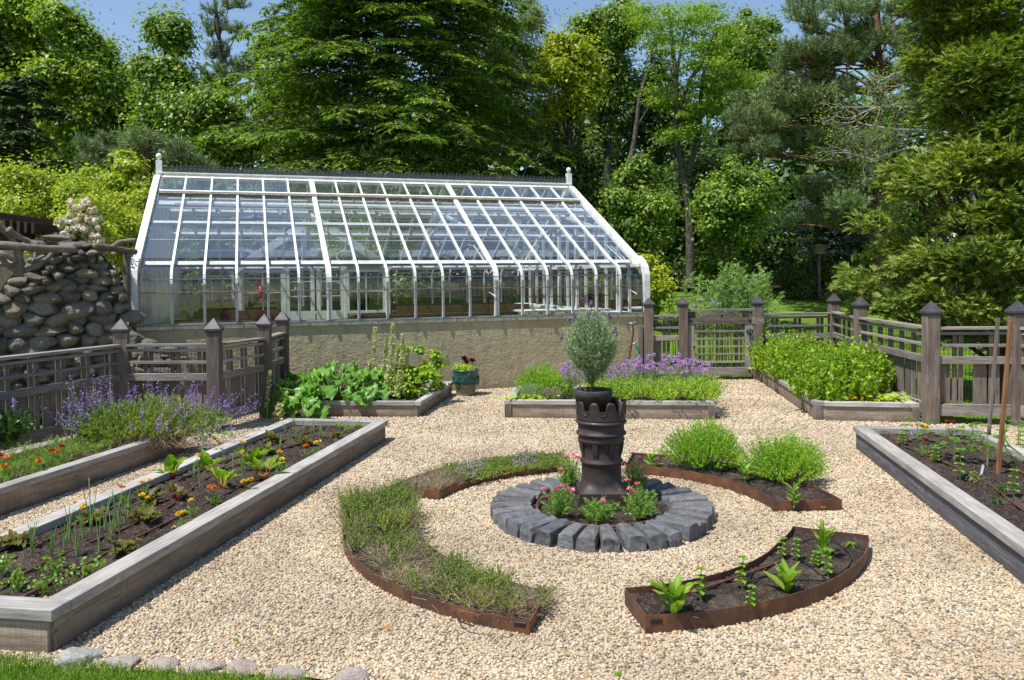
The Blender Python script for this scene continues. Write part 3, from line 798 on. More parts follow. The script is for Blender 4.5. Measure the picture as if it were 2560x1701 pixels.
# ------------------------------------------------------------------ fences
def pyramid_cap(parent, p, w=.148):
    bm = bmesh.new(); h = w / 2 + .018
    q = [bm.verts.new((x * h, y * h, z)) for z in (0, .022) for x, y in ((-1, -1), (1, -1), (1, 1), (-1, 1))]
    t = bm.verts.new((0, 0, .145))
    q2 = [bm.verts.new((x * (h - .012), y * (h - .012), -.018)) for x, y in ((-1, -1), (1, -1), (1, 1), (-1, 1))]
    for i in range(4):
        j = (i + 1) % 4
        bm.faces.new((q[i], q[j], q[4 + j], q[4 + i])); bm.faces.new((q[4 + i], q[4 + j], t)); bm.faces.new((q2[i], q2[j], q[j], q[i]))
    if 'cap' not in _bars: _bars['cap'] = B().addbm(bm).mesh('post_cap', 'cap_metal')
    else: bm.free()
    return link('post_cap', _bars['cap'], parent, p)
def post(parent, p, ht, w=.148, rot=0.0):
    me = box_mesh(ht - .1 + .25, w, w, 'post_wood', .006)
    o = link('post', me, parent, (p.x, p.y, (ht - .1 - .25) / 2), Matrix.Rotation(rot, 3, 'Z') @ frame_rot((0, 0, 0), (0, 0, 1), (0, 1, 0)))
    bm_cap = pyramid_cap(o, Vector(((ht - .1 + .25) / 2 + .018, 0, 0)))
    bm_cap.rotation_euler = (0, PI / 2, 0)
    return o
def wire_net(parent, A, Bp, z0, z1, pitch=.045):
    b = B(); n = int((Bp - A).length / pitch)
    for i in range(n + 1):
        p = A.lerp(Bp, i / n); add_bar(b, (p.x, p.y, z0), (p.x, p.y, z1), .0035, .0035, up=(0, 1, 0))
    m = int((z1 - z0) / pitch)
    for j in range(m + 1):
        z = z0 + (z1 - z0) * j / m; add_bar(b, (A.x, A.y, z), (Bp.x, Bp.y, z), .0035)
    o = link('wire_net', b.mesh('wire_net', 'black_iron'), parent); o['kind'] = 'stuff'; return o
def panel(parent, A, Bp, out, zt, rel=1.0, net=True):
    """A, Bp in parent's space; 'out' unit vector to the outer side; zt top of the top rail"""
    A, Bp = Vector(A), Vector(Bp); d = (Bp - A).normalized(); gap = .07
    a, c = A + d * gap, Bp - d * gap
    def rl(z, h, w, off=0, mat='fence_rail_wood', nm='rail'):
        board(nm, parent, (a.x + out.x * off, a.y + out.y * off, z), (c.x + out.x * off, c.y + out.y * off, z), w, h, mat)
    rl(zt - .016, .032, .115, nm='top_rail')
    rl(zt - .075, .035, .045, -.012)
    rl(zt - .215, .035, .045, -.012)
    rl(zt - .385, .085, .045, -.012, nm='middle_rail')
    rl(.165, .135, .045, -.012, nm='bottom_rail')
    L = (c - a).length; per = .33; k = max(1, round(L / per)); per = L / k; o = out * .032
    def slat(x, w, z0, z1, nm):
        p = a + d * x
        m = box_mesh(z1 - z0, .018, w, 'fence_wood', .002)
        link(nm, m, parent, (p.x + o.x, p.y + o.y, (z0 + z1) / 2), Matrix((Vector((0, 0, 1)), out, Vector((0, 0, 1)).cross(out))).transposed())
    for i in range(k):
        x0 = i * per
        slat(x0 + .08, .146, .10, zt - .37, 'wide_slat')
        slat(x0 + .20, .048, .10, zt - .06, 'thin_slat'); slat(x0 + .27, .048, .10, zt - .06, 'thin_slat')
    if net: wire_net(parent, a + out * .048, c + out * .048, .02, zt - .04)
def fence_run(name, label, pts, ht, zt, outsign, rots=None, skip=()):
    P0 = Vector(pts[0]); P0.z = 0
    f = thing(name, label, 'fence', P0)
    L = [Vector(p) - P0 for p in pts]
    for i in range(len(L) - 1):
        if i in skip: continue
        d = (L[i + 1] - L[i]).normalized(); out = Vector((-d.y, d.x, 0)) * outsign
        panel(f, L[i], L[i + 1], out, zt)
    for i, p in enumerate(L):
        a = (L[min(i + 1, len(L) - 1)] - L[max(i - 1, 0)]); post(f, p, ht, rot=(rots[i] if rots else math.atan2(a.y, a.x)))
    return f
# left run: comes from beyond the frame, turns to the greenhouse wall
LF = [(-6.1, 4.9, 0), (-5.52, 6.35, 0), tuple(atu(300, 9.3)), tuple(atu(532, 9.2)), tuple(atu(659, 10.15)), tuple(atu(704, 11.15))]
fence_run('slatted_fence', 'weathered slatted wooden fence behind the purple sage, dark on its garden side', LF, 1.255, 1.02, 1, [.3, .3, .25, .1, .1, .1])
RF = [atu(2084, 13.35), atu(2151, 11.5), atu(2328, 9.23), atu(2544, 9.12), Vector((5.86 + .6, 7.2, 0))]
fence_run('slatted_fence', 'grey slatted wooden fence running beside the leafy corner bed under the cedar', RF, 1.365, 1.125, 1, [.0, -.05, -.02, 0, 0])
BF = [atu(1893, 13.3), atu(2050, 13.33)]
fC = thing('slatted_fence', 'short slatted fence panel between the gate and the corner post before the lawn', 'fence', BF[0])
panel(fC, Vector((0, 0, 0)), Vector(RF[0]) - Vector(BF[0]), Vector((0, 1, 0)), 1.105)
post(fC, Vector((0, 0, 0)), 1.345)
AF = [atu(1620, 13.3), atu(1706, 13.3)]
fA = thing('slatted_fence', 'narrow slatted fence panel between the greenhouse corner and the gate', 'fence', AF[0])
panel(fA, Vector((0, 0, 0)), Vector(AF[1]) - Vector(AF[0]), Vector((0, 1, 0)), 1.095)
post(fA, Vector((0, 0, 0)), 1.345); post(fA, Vector(AF[1]) - Vector(AF[0]), 1.345)
board('trim_board', fA, (-.13, -.02, 0), (-.13, -.02, .92), .06, .05, 'fence_wood', up=(0, 1, 0))
# gate
g0, g1 = atu(1718, 13.3), atu(1882, 13.3)
GW = g1.x - g0.x
gt = thing('garden_gate', 'weathered wooden garden gate with arched top rail and heart cutout', 'gate', (g0.x, 13.3, 0))
board('stile', gt, (.055, 0, .10), (.055, 0, 1.0), .045, .11, 'fence_rail_wood', up=(1, 0, 0)); board('stile', gt, (GW - .07, 0, .10), (GW - .07, 0, 1.0), .045, .13, 'fence_rail_wood', up=(1, 0, 0))
board('bottom_rail', gt, (0, -.004, .145), (GW - .01, -.004, .145), .055, .125, 'fence_rail_wood')
b = B(); H0, seg = .93, 24                                  # arched rail with a heart hole
bm = bmesh.new()
outer = [(0, H0), (GW, H0), (GW, H0 + .105)] + [(GW - .16 - (GW - .32) * i / seg, H0 + .105 + .105 * math.sin(PI * i / seg)) for i in range(seg + 1)] + [(0, H0 + .105)]
def heart(t): return (.035 * math.sin(t) ** 3 * 1.15, .003 * (13 * math.cos(t) - 5 * math.cos(2 * t) - 2 * math.cos(3 * t) - math.cos(4 * t)))
ho = [(GW * .5 + heart(2 * PI * i / 20)[0], H0 + .125 + heart(2 * PI * i / 20)[1]) for i in range(20)]
for y in (-.03, .025):
    vo = [bm.verts.new((x, y, z)) for x, z in outer]; vh = [bm.verts.new((x, y, z)) for x, z in ho]
    ed = [bm.edges.new((vo[i], vo[(i + 1) % len(vo)])) for i in range(len(vo))] + [bm.edges.new((vh[i], vh[(i + 1) % 20])) for i in range(20)]
    bmesh.ops.triangle_fill(bm, edges=ed, use_beauty=True)
    if y < 0: fo, fh = vo, vh
    else:
        for A_, C_ in ((fo, vo), (fh, vh)):
            for i in range(len(A_)):
                j = (i + 1) % len(A_); bm.faces.new((A_[i], A_[j], C_[j], C_[i]))
bmesh.ops.recalc_face_normals(bm, faces=bm.faces)
link('arched_rail', B().addbm(bm).mesh('arched_rail', 'post_wood'), gt)
for i in range(5): board('slat', gt, (.11, 0, .30 + i * .128), (GW - .135, 0, .30 + i * .128), .022, .034, 'fence_rail_wood')
for x in (.20, .275, .50, .585, .83, .90): board('thin_slat', gt, (x, .028, .16), (x, .028, 1.12), .018, .034, 'fence_wood', up=(1, 0, 0))
wire_net(gt, Vector((.06, .045, 0)), Vector((GW - .08, .045, 0)), .12, 1.0, .035)
board('header_rail', gt, (-.02, .05, 1.165), (GW + .02, .05, 1.165), .08, .035, 'fence_rail_wood')
for x in (.07, GW - .12): board('header_block', gt, (x, .055, .9), (x, .055, 1.14), .02, .16, 'post_wood', up=(1, 0, 0))
board('latch_block', gt, (GW - .02, -.05, .985), (GW + .17, -.05, .985), .05, .10, 'fence_rail_wood')
for x, z in ((.05, 1.0), (GW - .07, 1.0), (.10, .55), (GW - .07, .55), (GW - .07, .15)):
    b = B(); add_lathe(b, [(.001, .012), (.012, .012), (.018, .006), (.018, 0)], 10); link('bolt', b.mesh('bolt', 'black_iron', True), gt, (x, -.033, z), (PI / 2, 0, 0))
b = B(); add_tube(b, [(.045 * math.cos(a), -.02 - .01 * math.sin(a * 2), .045 * math.sin(a)) for a in [k * PI / 8 for k in range(17)]], .010, 7); add_lathe(b, [(.001, .02), (.03, .02), (.03, 0)], 10)
link('ring_handle', b.mesh('ring_handle', 'black_iron', True), gt, (GW - .075, -.05, .80))

# ------------------------------------------------------------------ wooden beds
def offset_poly(q, w):
    n = len(q); out = []; area = sum(q[i].x * q[(i + 1) % n].y - q[(i + 1) % n].x * q[i].y for i in range(n)); sgn = 1 if area > 0 else -1
    for i in range(n):
        d0 = (q[i] - q[i - 1]).normalized(); d1 = (q[(i + 1) % n] - q[i]).normalized()
        n0 = Vector((-d0.y, d0.x, 0)) * sgn; n1 = Vector((-d1.y, d1.x, 0)) * sgn
        m = (n0 + n1) / (1 + n0.dot(n1)); out.append(q[i] + m * w)
    return out
def soil_mesh(poly, z, name, amp=.02, step=.045):
    """an uneven soil surface inside a footprint"""
    xs = [p.x for p in poly]; ys = [p.y for p in poly]
    bm = bmesh.new(); nx = int((max(xs) - min(xs)) / step) + 2; ny = int((max(ys) - min(ys)) / step) + 2
    X, Y = np.meshgrid(min(xs) - step / 2 + np.arange(nx) * step, min(ys) - step / 2 + np.arange(ny) * step)
    jx = X + rng.uniform(-.3, .3, X.shape) * step; jy = Y + rng.uniform(-.3, .3, Y.shape) * step
    Z = z + amp * (.5 * np.sin(X * 21 + Y * 7) * np.sin(Y * 17 - X * 5) + rng.normal(0, .45, X.shape))
    ins = inside([(p.x, p.y) for p in offset_poly(poly, -step * .2)], jx.ravel(), jy.ravel()).reshape(X.shape)
    # keep cells that touch the inside; pull outside points onto the footprint
    P2 = [(p.x, p.y) for p in poly]
    def clampp(x, y):
        best = None
        for i in range(len(P2)):
            ax, ay = P2[i]; bx, by = P2[(i + 1) % len(P2)]; dx, dy = bx - ax, by - ay
            t = max(0, min(1, ((x - ax) * dx + (y - ay) * dy) / (dx * dx + dy * dy))); px, py = ax + dx * t, ay + dy * t
            dd = (px - x) ** 2 + (py - y) ** 2
            if best is None or dd < best[0]: best = (dd, px, py)
        return best[1], best[2]
    V = np.stack([jx.ravel(), jy.ravel(), Z.ravel()], 1); I = ins.ravel()
    F = []
    for j in range(ny - 1):
        for i in range(nx - 1):
            ids = [j * nx + i, j * nx + i + 1, (j + 1) * nx + i + 1, (j + 1) * nx + i]
            if any(I[k] for k in ids): F.append(ids)
    used = sorted({k for f in F for k in f}); mp = {k: i for i, k in enumerate(used)}
    VV = []
    for k in used:
        x, y, zz = V[k]
        if not I[k]: x, y = clampp(x, y)
        VV.append((x, y, zz))
    b = B(); b.add(VV, [[mp[k] for k in f] for f in F])
    return b.mesh(name, 'soil', True)
SOIL = {}
def wood_bed(key, label, ht, capw=.115, caph=.05, board_mat='bed_board_wood', cap_mat='silver_cap_wood', posts=False, soil_z=None, bare=()):
    q = [Vector(p) for p in BEDS[key]]; c = sum(q, Vector()) / 4; c.z = 0
    root = thing('raised_bed', label, 'raised bed', c, group='raised wooden garden beds')
    l = [p - c for p in q]; inn = offset_poly(l, .03); capi = offset_poly(l, capw / 2 - .012)
    for i in range(4):
        a, d = inn[i], inn[(i + 1) % 4]; A, D = capi[i], capi[(i + 1) % 4]
        dr = (D - A).normalized()
        board('side_board', root, (a.x, a.y, (ht - caph) / 2 - .02), (d.x, d.y, (ht - caph) / 2 - .02), .045, ht - caph + .04, board_mat)
        e0 = capw / 2 - .002 if i % 2 == 0 else -capw / 2 - .002
        e1 = capw / 2 - .002 if i % 2 == 0 else -capw / 2 - .002
        p0 = A - dr * e0; p1 = D + dr * e1
        board('cap_board', root, (p0.x, p0.y, ht - caph / 2 + R.uniform(-.001, .001)), (p1.x, p1.y, ht - caph / 2), capw, caph, cap_mat)
        if posts:
            board('corner_post', root, (inn[i].x, inn[i].y, -.02), (inn[i].x, inn[i].y, ht - caph - .004), .085, .085, 'fence_wood', up=(0, 1, 0))
    sz = soil_z if soil_z is not None else ht - .055
    so = soil_mesh(offset_poly(q, .05), 0, 'soil'); o = link('soil', so, root, (-c.x, -c.y, sz))
    SOIL[key] = sz
    return root, c
wood_bed('long', 'long raised bed of grey boards with onions, chard and marigolds, nearest on the left', .215, .13, .055)
wood_bed('sage', 'brown raised bed holding the purple sage and red marigolds beside the fence', .22)
wood_bed('rhubarb', 'raised bed with rhubarb against the stucco wall', .20, .09)
wood_bed('herb', 'raised bed with chives and oregano in front of the greenhouse wall', .225, .10, posts=True)
wood_bed('mint', 'raised bed overflowing with bright green lemon balm in the fence corner', .225, .11, posts=True)
wood_bed('tomato', 'raised bed with blue grey sides, young tomatoes and wooden stakes', .22, .13, .055, 'blue_grey_board')

# ------------------------------------------------------------------ curved steel beds
ARC_LAB = {'bl': 'curved steel edged bed of creeping thyme behind the stone ring on the left', 'br': 'curved steel edged bed with two bright green bushes behind the stone ring',
           'fl': 'curved rusty steel bed full of straggly thyme in front, left of the ring', 'fr': 'curved rusty steel bed of bare soil with four lettuces in the foreground'}
def strip(pts, h, th=.006):
    b = B(); n = len(pts); V = []
    for i, p in enumerate(pts):
        t = (pts[min(i + 1, n - 1)] - pts[max(i - 1, 0)]).normalized(); o = Vector((-t.y, t.x, 0)) * th
        for s in (-.5, .5):
            for z in (-.03, h): V.append((p.x + o.x * s, p.y + o.y * s, z))
    F = []
    for i in range(n - 1):
        a, c = 4 * i, 4 * i + 4
        F += [[a, c, c + 1, a + 1], [a + 2, a + 3, c + 3, c + 2], [a + 1, c + 1, c + 3, a + 3]]
    F += [[0, 1, 3, 2], [4 * n - 4, 4 * n - 2, 4 * n - 1, 4 * n - 3]]
    b.add(V, F); return b.mesh('steel_edging', 'rusty_steel')
for k, lab in ARC_LAB.items():
    inn, out = arc_pts(k); h = ARCS[k][4]; mid = inn[8].lerp(out[8], .5)
    root = thing('curved_bed', lab, 'raised bed', mid, group='curved steel edged beds round the stone ring')
    loc = [p - mid for p in inn], [p - mid for p in out]
    link('steel_edging', strip(loc[0], h), root); link('steel_edging', strip(loc[1], h - .004), root)
    link('steel_edging', strip([loc[0][0], loc[0][0].lerp(loc[1][0], .5), loc[1][0]], h - .002), root); link('steel_edging', strip([loc[0][-1], loc[0][-1].lerp(loc[1][-1], .5), loc[1][-1]], h - .003), root)
    so = soil_mesh(offset_poly(inn + out[::-1], .004), 0, 'soil', .014, .035); link('soil', so, root, (-mid.x, -mid.y, h - .035)); SOIL[k] = h - .035
    if k in ('fl', 'fr'):               # joining slots near the ends
        for (P_, f, hh) in ((loc[1][0] if k == 'fr' else loc[1][-1], 1, .03),):
            Q = loc[1][1] if k == 'fr' else loc[1][-2]; d = (Q - P_).normalized(); o = Vector((P_.x, P_.y, 0)) - RC * 0; rad = (P_ + mid - RC).normalized() * .0045
            board('slot', root, (P_.x + d.x * .02 + rad.x, P_.y + d.y * .02 + rad.y, h * .62), (P_.x + d.x * .08 + rad.x, P_.y + d.y * .08 + rad.y, h * .62), .004, .022, 'black_iron')

# ------------------------------------------------------------------ ring of granite setts
rg = thing('stone_ring', 'round planting bed edged with dark granite setts in the middle of the yard', 'stone ring', RC)
blocks = []
for v_ in range(5):
    rr = random.Random(50 + v_); bm = bmesh.new(); bmesh.ops.create_cube(bm, size=1.0)
    bmesh.ops.subdivide_edges(bm, edges=list(bm.edges), cuts=2, use_grid_fill=True)
    for v in bm.verts:
        x, y, z = v.co
        w = 1.0 - .22 * (0.5 - x) if False else (1.0 + .28 * x)
        k = 1 - .10 * (abs(y) > .4 and abs(z) > .4) - .05 * (abs(x) > .4 and abs(z) > .4)
        v.co = Vector((x * .29 + rr.uniform(-.008, .008), y * .105 * w * k + rr.uniform(-.006, .006), z * .15 * k + rr.uniform(-.005, .005)))
    bmesh.ops.bevel(bm, geom=[e for e in bm.edges if e.is_manifold and len(e.link_faces) == 2 and e.calc_face_angle(0) > .9], offset=.006, segments=1, affect='EDGES')
    blocks.append(B().addbm(bm).mesh('granite_sett', 'dark_granite'))
a = -92.0
cnt = 33
for i in range(cnt):
    ang = math.radians(a + 360 * i / cnt + R.uniform(-1.2, 1.2)); r = .655 + R.uniform(-.012, .012)
    link('granite_sett', blocks[i % 5], rg, (r * math.cos(ang), r * math.sin(ang), .032 + R.uniform(-.008, .008)), (R.uniform(-.05, .05), R.uniform(-.04, .04), ang + R.uniform(-.06, .06)), (1, R.uniform(.90, 1.05), 1))
circ = [RC + Vector((.56 * math.cos(k * PI / 16), .56 * math.sin(k * PI / 16), 0)) for k in range(32)]
link('soil', soil_mesh(circ, 0, 'soil', .016, .035), rg, (-RC.x, -RC.y, .045)); SOIL['ring'] = .045
h1 = thing('drip_hose', 'brown drip hose coiled round the soil inside the stone ring', 'hose', RC)
b = B(); add_tube(b, [(.475 * math.cos(a), .475 * math.sin(a) , .072 + .004 * math.sin(a * 5)) for a in [math.radians(120 + k * 8) for k in range(29)]], .009, 8); link('tube', b.mesh('tube', 'brown_hose', True), h1)
h1 = thing('drip_line', 'thin black drip line lying on the soil in front of the chimney pot', 'hose', RC)
b = B(); add_tube(b, smooth_path([(.10, -.44, .07), (.3, -.40, .072), (.40, -.2, .068), (.42, .02, .07), (.33, .16, .08)]), .0045, 6); add_tube(b, smooth_path([(-.12, -.46, .07), (.0, -.42, .085), (.12, -.45, .07), (.25, -.42, .07)]), .0045, 6); add_tube(b, smooth_path([(-.38, -.1, .07), (-.33, -.2, .09), (-.25, -.34, .07)]), .0045, 6)
link('tube', b.mesh('tube', 'black_hose', True), h1)

# ------------------------------------------------------------------ chimney pot
CP = Vector((.650, 5.90, .055))
cp = thing('chimney_pot', 'tall glazed brown clay chimney pot with a crown rim in the stone ring', 'chimney pot', CP, .0)
SEG = 144
prof_c = [(.152, .165), (.148, .20), (.146, .235), (.146, .31), (.152, .318), (.159, .326), (.159, .336), (.152, .345), (.146, .36), (.146, .42), (.150, .455), (.160, .468), (.171, .482), (.172, .50), (.165, .51), (.168, .52), (.178, .528), (.186, .536), (.184, .546), (.170, .556), (.171, .60), (.175, .607), (.185, .614), (.190, .622), (.186, .632), (.173, .64), (.175, .68), (.179, .72)]
b = B(); add_lathe(b, prof_c, SEG)
V = []; F = []                       # crown with five lobes and a lip
NT_ = 9
rows_ = 8
for (rad, inner) in ((.181, 0), (.160, 1)):
    for i in range(rows_ + 1):
        for k in range(SEG):
            th = 2 * PI * k / SEG; s = .5 + .5 * math.tanh(2.0 * math.cos(NT_ * th + math.radians(288)) + .5) / math.tanh(2.5)
            top = .685 + .095 * s
            z = .645 + (top - .645) * i / rows_
            bulge = .006 if i >= rows_ - 1 and not inner else 0
            rr = rad + bulge
            V.append((rr * math.cos(th), rr * math.sin(th), z))
m_ = (rows_ + 1) * SEG
for i in range(rows_):
    for k in range(SEG):
        k2 = (k + 1) % SEG; a, c = i * SEG, (i + 1) * SEG
        F.append([a + k, a + k2, c + k2, c + k]); F.append([m_ + a + k, m_ + c + k, m_ + c + k2, m_ + a + k2])
t_ = rows_ * SEG
for k in range(SEG): F.append([t_ + k, t_ + (k + 1) % SEG, m_ + t_ + (k + 1) % SEG, m_ + t_ + k])
b.add(V, F)
add_lathe(b, [(.160, .66), (.155, .55), (.13, .50), (.05, .5)], 48)
link('pot_body', b.mesh('pot_body', 'glazed_brown_clay', True), cp)
# flared square foot: a loft from circle to square
b = B(); V = []; F = []; n = 64; lev = 10
for i in range(lev + 1):
    t = i / lev; z = .225 - .105 * t; fl = t ** 2.6
    for k in range(n):
        th = 2 * PI * k / n; c, s = math.cos(th), math.sin(th); q = 1 / max(abs(c), abs(s))
        r = .146 * (1 - fl) + fl * min(q * .174, .235)
        r = max(r, .146)
        V.append((r * c, r * s, z))
for i in range(lev):
    for k in range(n): F.append([i * n + k, (i + 1) * n + k, (i + 1) * n + (k + 1) % n, i * n + (k + 1) % n])
b.add(V, F); add_box(b, (0, 0, .055), (.352, .352, .135))
link('pot_foot', b.mesh('pot_foot', 'glazed_brown_clay', False), cp)
for k in range(8):                    # brackets under the upper drum
    a = 2 * PI * (k + .5) / 8; m = B()
    m.add([(.14, -.016, .35), (.14, .016, .35), (.14, -.016, .475), (.14, .016, .475), (.170, -.02, .475), (.170, .02, .475), (.158, -.018, .40), (.158, .018, .40)],
          {4: [[0, 1, 7, 6], [6, 7, 5, 4], [2, 4, 5, 3]], 3: [[0, 6, 2], [6, 4, 2], [1, 3, 7], [7, 3, 5]]})
    if k == 0: bk = m.mesh('bracket', 'glazed_brown_clay')
    link('bracket', bk, cp, rot=(0, 0, a))
board('base_slab', cp, (-.17, -.05, -.03), (.19, -.05, -.03), .34, .03, 'limestone')
fp = thing('flower_pot', 'plain dark clay flower pot sitting in the crown of the chimney pot', 'flower pot', CP + Vector((-.055, 0, .67)))
b = B(); add_lathe(b, [(.09, .0), (.112, .0), (.128, .12), (.137, .122), (.141, .182), (.138, .188), (.130, .188), (.127, .16), (.001, .16)], 40); link('pot', b.mesh('pot', 'dark_clay', True), fp)
b = B(); add_lathe(b, [(.127, .163), (.06, .168), (.001, .17)], 24); link('soil', b.mesh('soil', 'soil', True), fp)

# ------------------------------------------------------------------ field stone wall with log rail, shed corner
import mathutils.noise
stone_ms = []
for k in range(9):
    rr = random.Random(90 + k); bm = bmesh.new(); bmesh.ops.create_icosphere(bm, subdivisions=3, radius=1.0)
    ax = [Vector((rr.gauss(0, 1), rr.gauss(0, 1), rr.gauss(0, 1))).normalized() for _ in range(11)]; am = [rr.uniform(.55, .84) for _ in ax]
    for v in bm.verts:
        p = v.co.copy()
        for a_, m__ in zip(ax, am):
            d = p.dot(a_)
            if d > m__: p -= a_ * (d - m__) * .88
        p *= 1 + .09 * mathutils.noise.noise(v.co * 2.2 + Vector((k, 0, 0))) + .045 * mathutils.noise.noise(v.co * 6)
        v.co = p
    stone_ms.append(B().addbm(bm).mesh('field_stone', 'fieldstone', False))
SW0, SW1 = Vector((-6.95, 9.15, 0)), Vector((-4.92, 10.42, 0))
sw = thing('stone_wall', 'dry stone wall of rounded grey field stones left of the greenhouse', 'wall', SW0, math.atan2(SW1.y - SW0.y, SW1.x - SW0.x))
SL = (SW1 - SW0).length
def wall_top(u):   # u along the wall, metres
    pts = [(-2, 1.15), (.28, 1.22), (.45, 1.46), (.62, 1.56), (.9, 1.70), (1.02, 1.92), (1.25, 2.10), (1.45, 2.24), (1.78, 2.28), (2.0, 2.24), (2.12, 2.1), (2.25, 1.92), (2.36, 1.5), (2.6, 1.2)]
    for (a, za), (c, zc) in zip(pts[:-1], pts[1:]):
        if a <= u <= c: return za + (zc - za) * (u - a) / (c - a)
    return .8
b = B(); V = []; us = [-.8 + .1 * i for i in range(int((SL + .9) / .1))]
for u_ in us:
    h = max(.3, wall_top(u_) - .10); V += [(u_, .08, -.1), (u_, .08, h), (u_, .42, h), (u_, .42, -.1)]
n = len(us); F = []
for i in range(n - 1):
    a, c = 4 * i, 4 * i + 4
    F += [[a, c, c + 1, a + 1], [a + 1, c + 1, c + 2, a + 2], [a + 2, c + 2, c + 3, a + 3]]
F += [[0, 1, 2, 3], [4 * n - 4, 4 * n - 1, 4 * n - 2, 4 * n - 3]]
b.add(V, F); link('rubble_core', b.mesh('rubble_core', 'dark_bark'), sw)
rr = random.Random(5); z = .0; row = 0
while z < 2.32:
    h = rr.uniform(.09, .175); x = -.75 + rr.uniform(0, .1)
    while x < SL + .02:
        w = h * rr.uniform(.95, 2.3); w = min(w, .42)
        if x + w / 2 > SL: break
        zc = z + h / 2 + rr.uniform(-.022, .022)
        if zc + h * .45 <= min(wall_top(x + w / 2), wall_top(x + w * .2), wall_top(x + w * .8)):
            link('field_stone', rr.choice(stone_ms), sw, (x + w / 2, .10 + rr.uniform(-.03, .03), zc), (rr.uniform(-.15, .15), rr.uniform(-.22, .22), rr.uniform(-.3, .3)), (w * .68, rr.uniform(.14, .20), h * .76 * rr.uniform(.88, 1.1)))
        x += w * .97
    z += h * .88; row += 1
for i, (u_, zz, w, h) in enumerate([(1.30, 2.22, .22, .05), (1.55, 2.30, .2, .045), (1.0, 1.98, .2, .05), (.55, 1.60, .2, .07), (1.85, 2.2, .12, .05)]):
    link('field_stone', stone_ms[i], sw, (u_, .15, zz), (0, rr.uniform(-.15, .15), 0), (w, .16, h))
# small cairn of broken stones at the greenhouse corner
ca = thing('stone_pile', 'small pile of broken pale stones beside the greenhouse corner', 'stone pile', at(385, 905, .0) * 1.0)
P0 = atu(372, 10.3); ca.location = (P0.x, P0.y, 0)
for i, (x, z, sx_, sz_, r_) in enumerate([(-.22, 1.00, .17, .12, .3), (-.14, .84, .15, .09, -.7), (-.02, .86, .16, .10, -1.0), (-.12, .72, .2, .08, .9), (.08, .72, .2, .10, -.6), (.22, .86, .08, .05, 0), (.15, .60, .30, .06, .05), (-.1, .62, .25, .07, 0), (.2, .78, .14, .035, .1), (.34, .74, .12, .03, 0), (.1, .5, .35, .07, 0), (-.1, .35, .35, .12, 0), (.1, .2, .38, .12, 0), (-.05, .06, .4, .12, 0)]):
    link('broken_stone', stone_ms[i % 9], ca, (x, 0, z), (0, r_, i), (sx_, .15, sz_))
# log rail
lr = thing('log_railing', 'rustic railing of grey bare logs running over the stone wall', 'railing', (-6.5, 9.6, 0))
def lp(u, v, y): return aty(u, v, y) - Vector((-6.5, 9.6, 0))
def logp(pts, r, nm):
    b = B(); P = smooth_path([lp(*p) for p in pts], 5); add_tube(b, P, [r0 * (1 + .08 * math.sin(i * 1.7)) for i, r0 in enumerate(np.linspace(r[0], r[1], len(P)))], 10); link(nm, b.mesh(nm, 'log_wood', True), lr)
logp([(-60, 606, 9.3), (40, 616, 9.4), (110, 622, 9.6), (190, 624, 9.9)], (.048, .042), 'rail_log')
logp([(235, 616, 10.2), (280, 622, 10.45), (312, 627, 10.7), (338, 630, 10.9)], (.045, .04), 'rail_log')
logp([(47, 690, 9.45), (47, 650, 9.45), (46, 620, 9.45)], (.055, .05), 'post_log')
logp([(319, 800, 10.75), (318, 700, 10.75), (317, 630, 10.75)], (.05, .045), 'post_log')
logp([(-10, 560, 9.4), (15, 580, 9.45), (40, 608, 9.5)], (.05, .03), 'branch_log')
logp([(20, 573, 9.4), (45, 592, 9.5), (75, 605, 9.6), (95, 612, 9.6)], (.04, .028), 'branch_log')
logp([(-20, 625, 9.3), (10, 637, 9.3), (40, 652, 9.4)], (.035, .03), 'branch_log')
logp([(0, 640, 9.3), (15, 660, 9.35), (40, 678, 9.4)], (.035, .03), 'branch_log')
logp([(60, 678, 9.5), (90, 665, 9.6), (120, 645, 9.8), (135, 628, 9.9)], (.035, .025), 'branch_log')
logp([(280, 620, 10.4), (300, 606, 10.5), (340, 601, 10.6)], (.035, .03), 'branch_log')
logp([(80, 660, 9.6), (88, 635, 9.7), (84, 600, 9.8)], (.015, .01), 'branch_log')
# shed
sh = thing('shed', 'beige shed with a dark brown rafter roof behind the stone wall', 'shed', (-7.6, 10.6, 0))
b = B(); add_box(b, (-.2, .6, 1.2), (1.3, 2.0, 2.6)); link('wall', b.mesh('wall', 'house_beige'), sh)
p0, p1 = aty(-80, 530, 10.2), aty(132, 560, 10.6)
board('beam', sh, p0 - sh.location, p1 - sh.location, .10, .10, 'dark_beam_wood')
p0, p1 = aty(-80, 598, 10.3), aty(88, 606, 10.7)
board('fascia', sh, p0 - sh.location, p1 - sh.location, .06, .24, 'dark_beam_wood')
for i in range(5):
    p = aty(15 + i * 18, 560 + i * 2, 10.35) - sh.location
    board('rafter', sh, (p.x, p.y - .05, p.z - .02), (p.x + .25, p.y + 1.0, p.z - .06), .05, .14, 'dark_beam_wood')
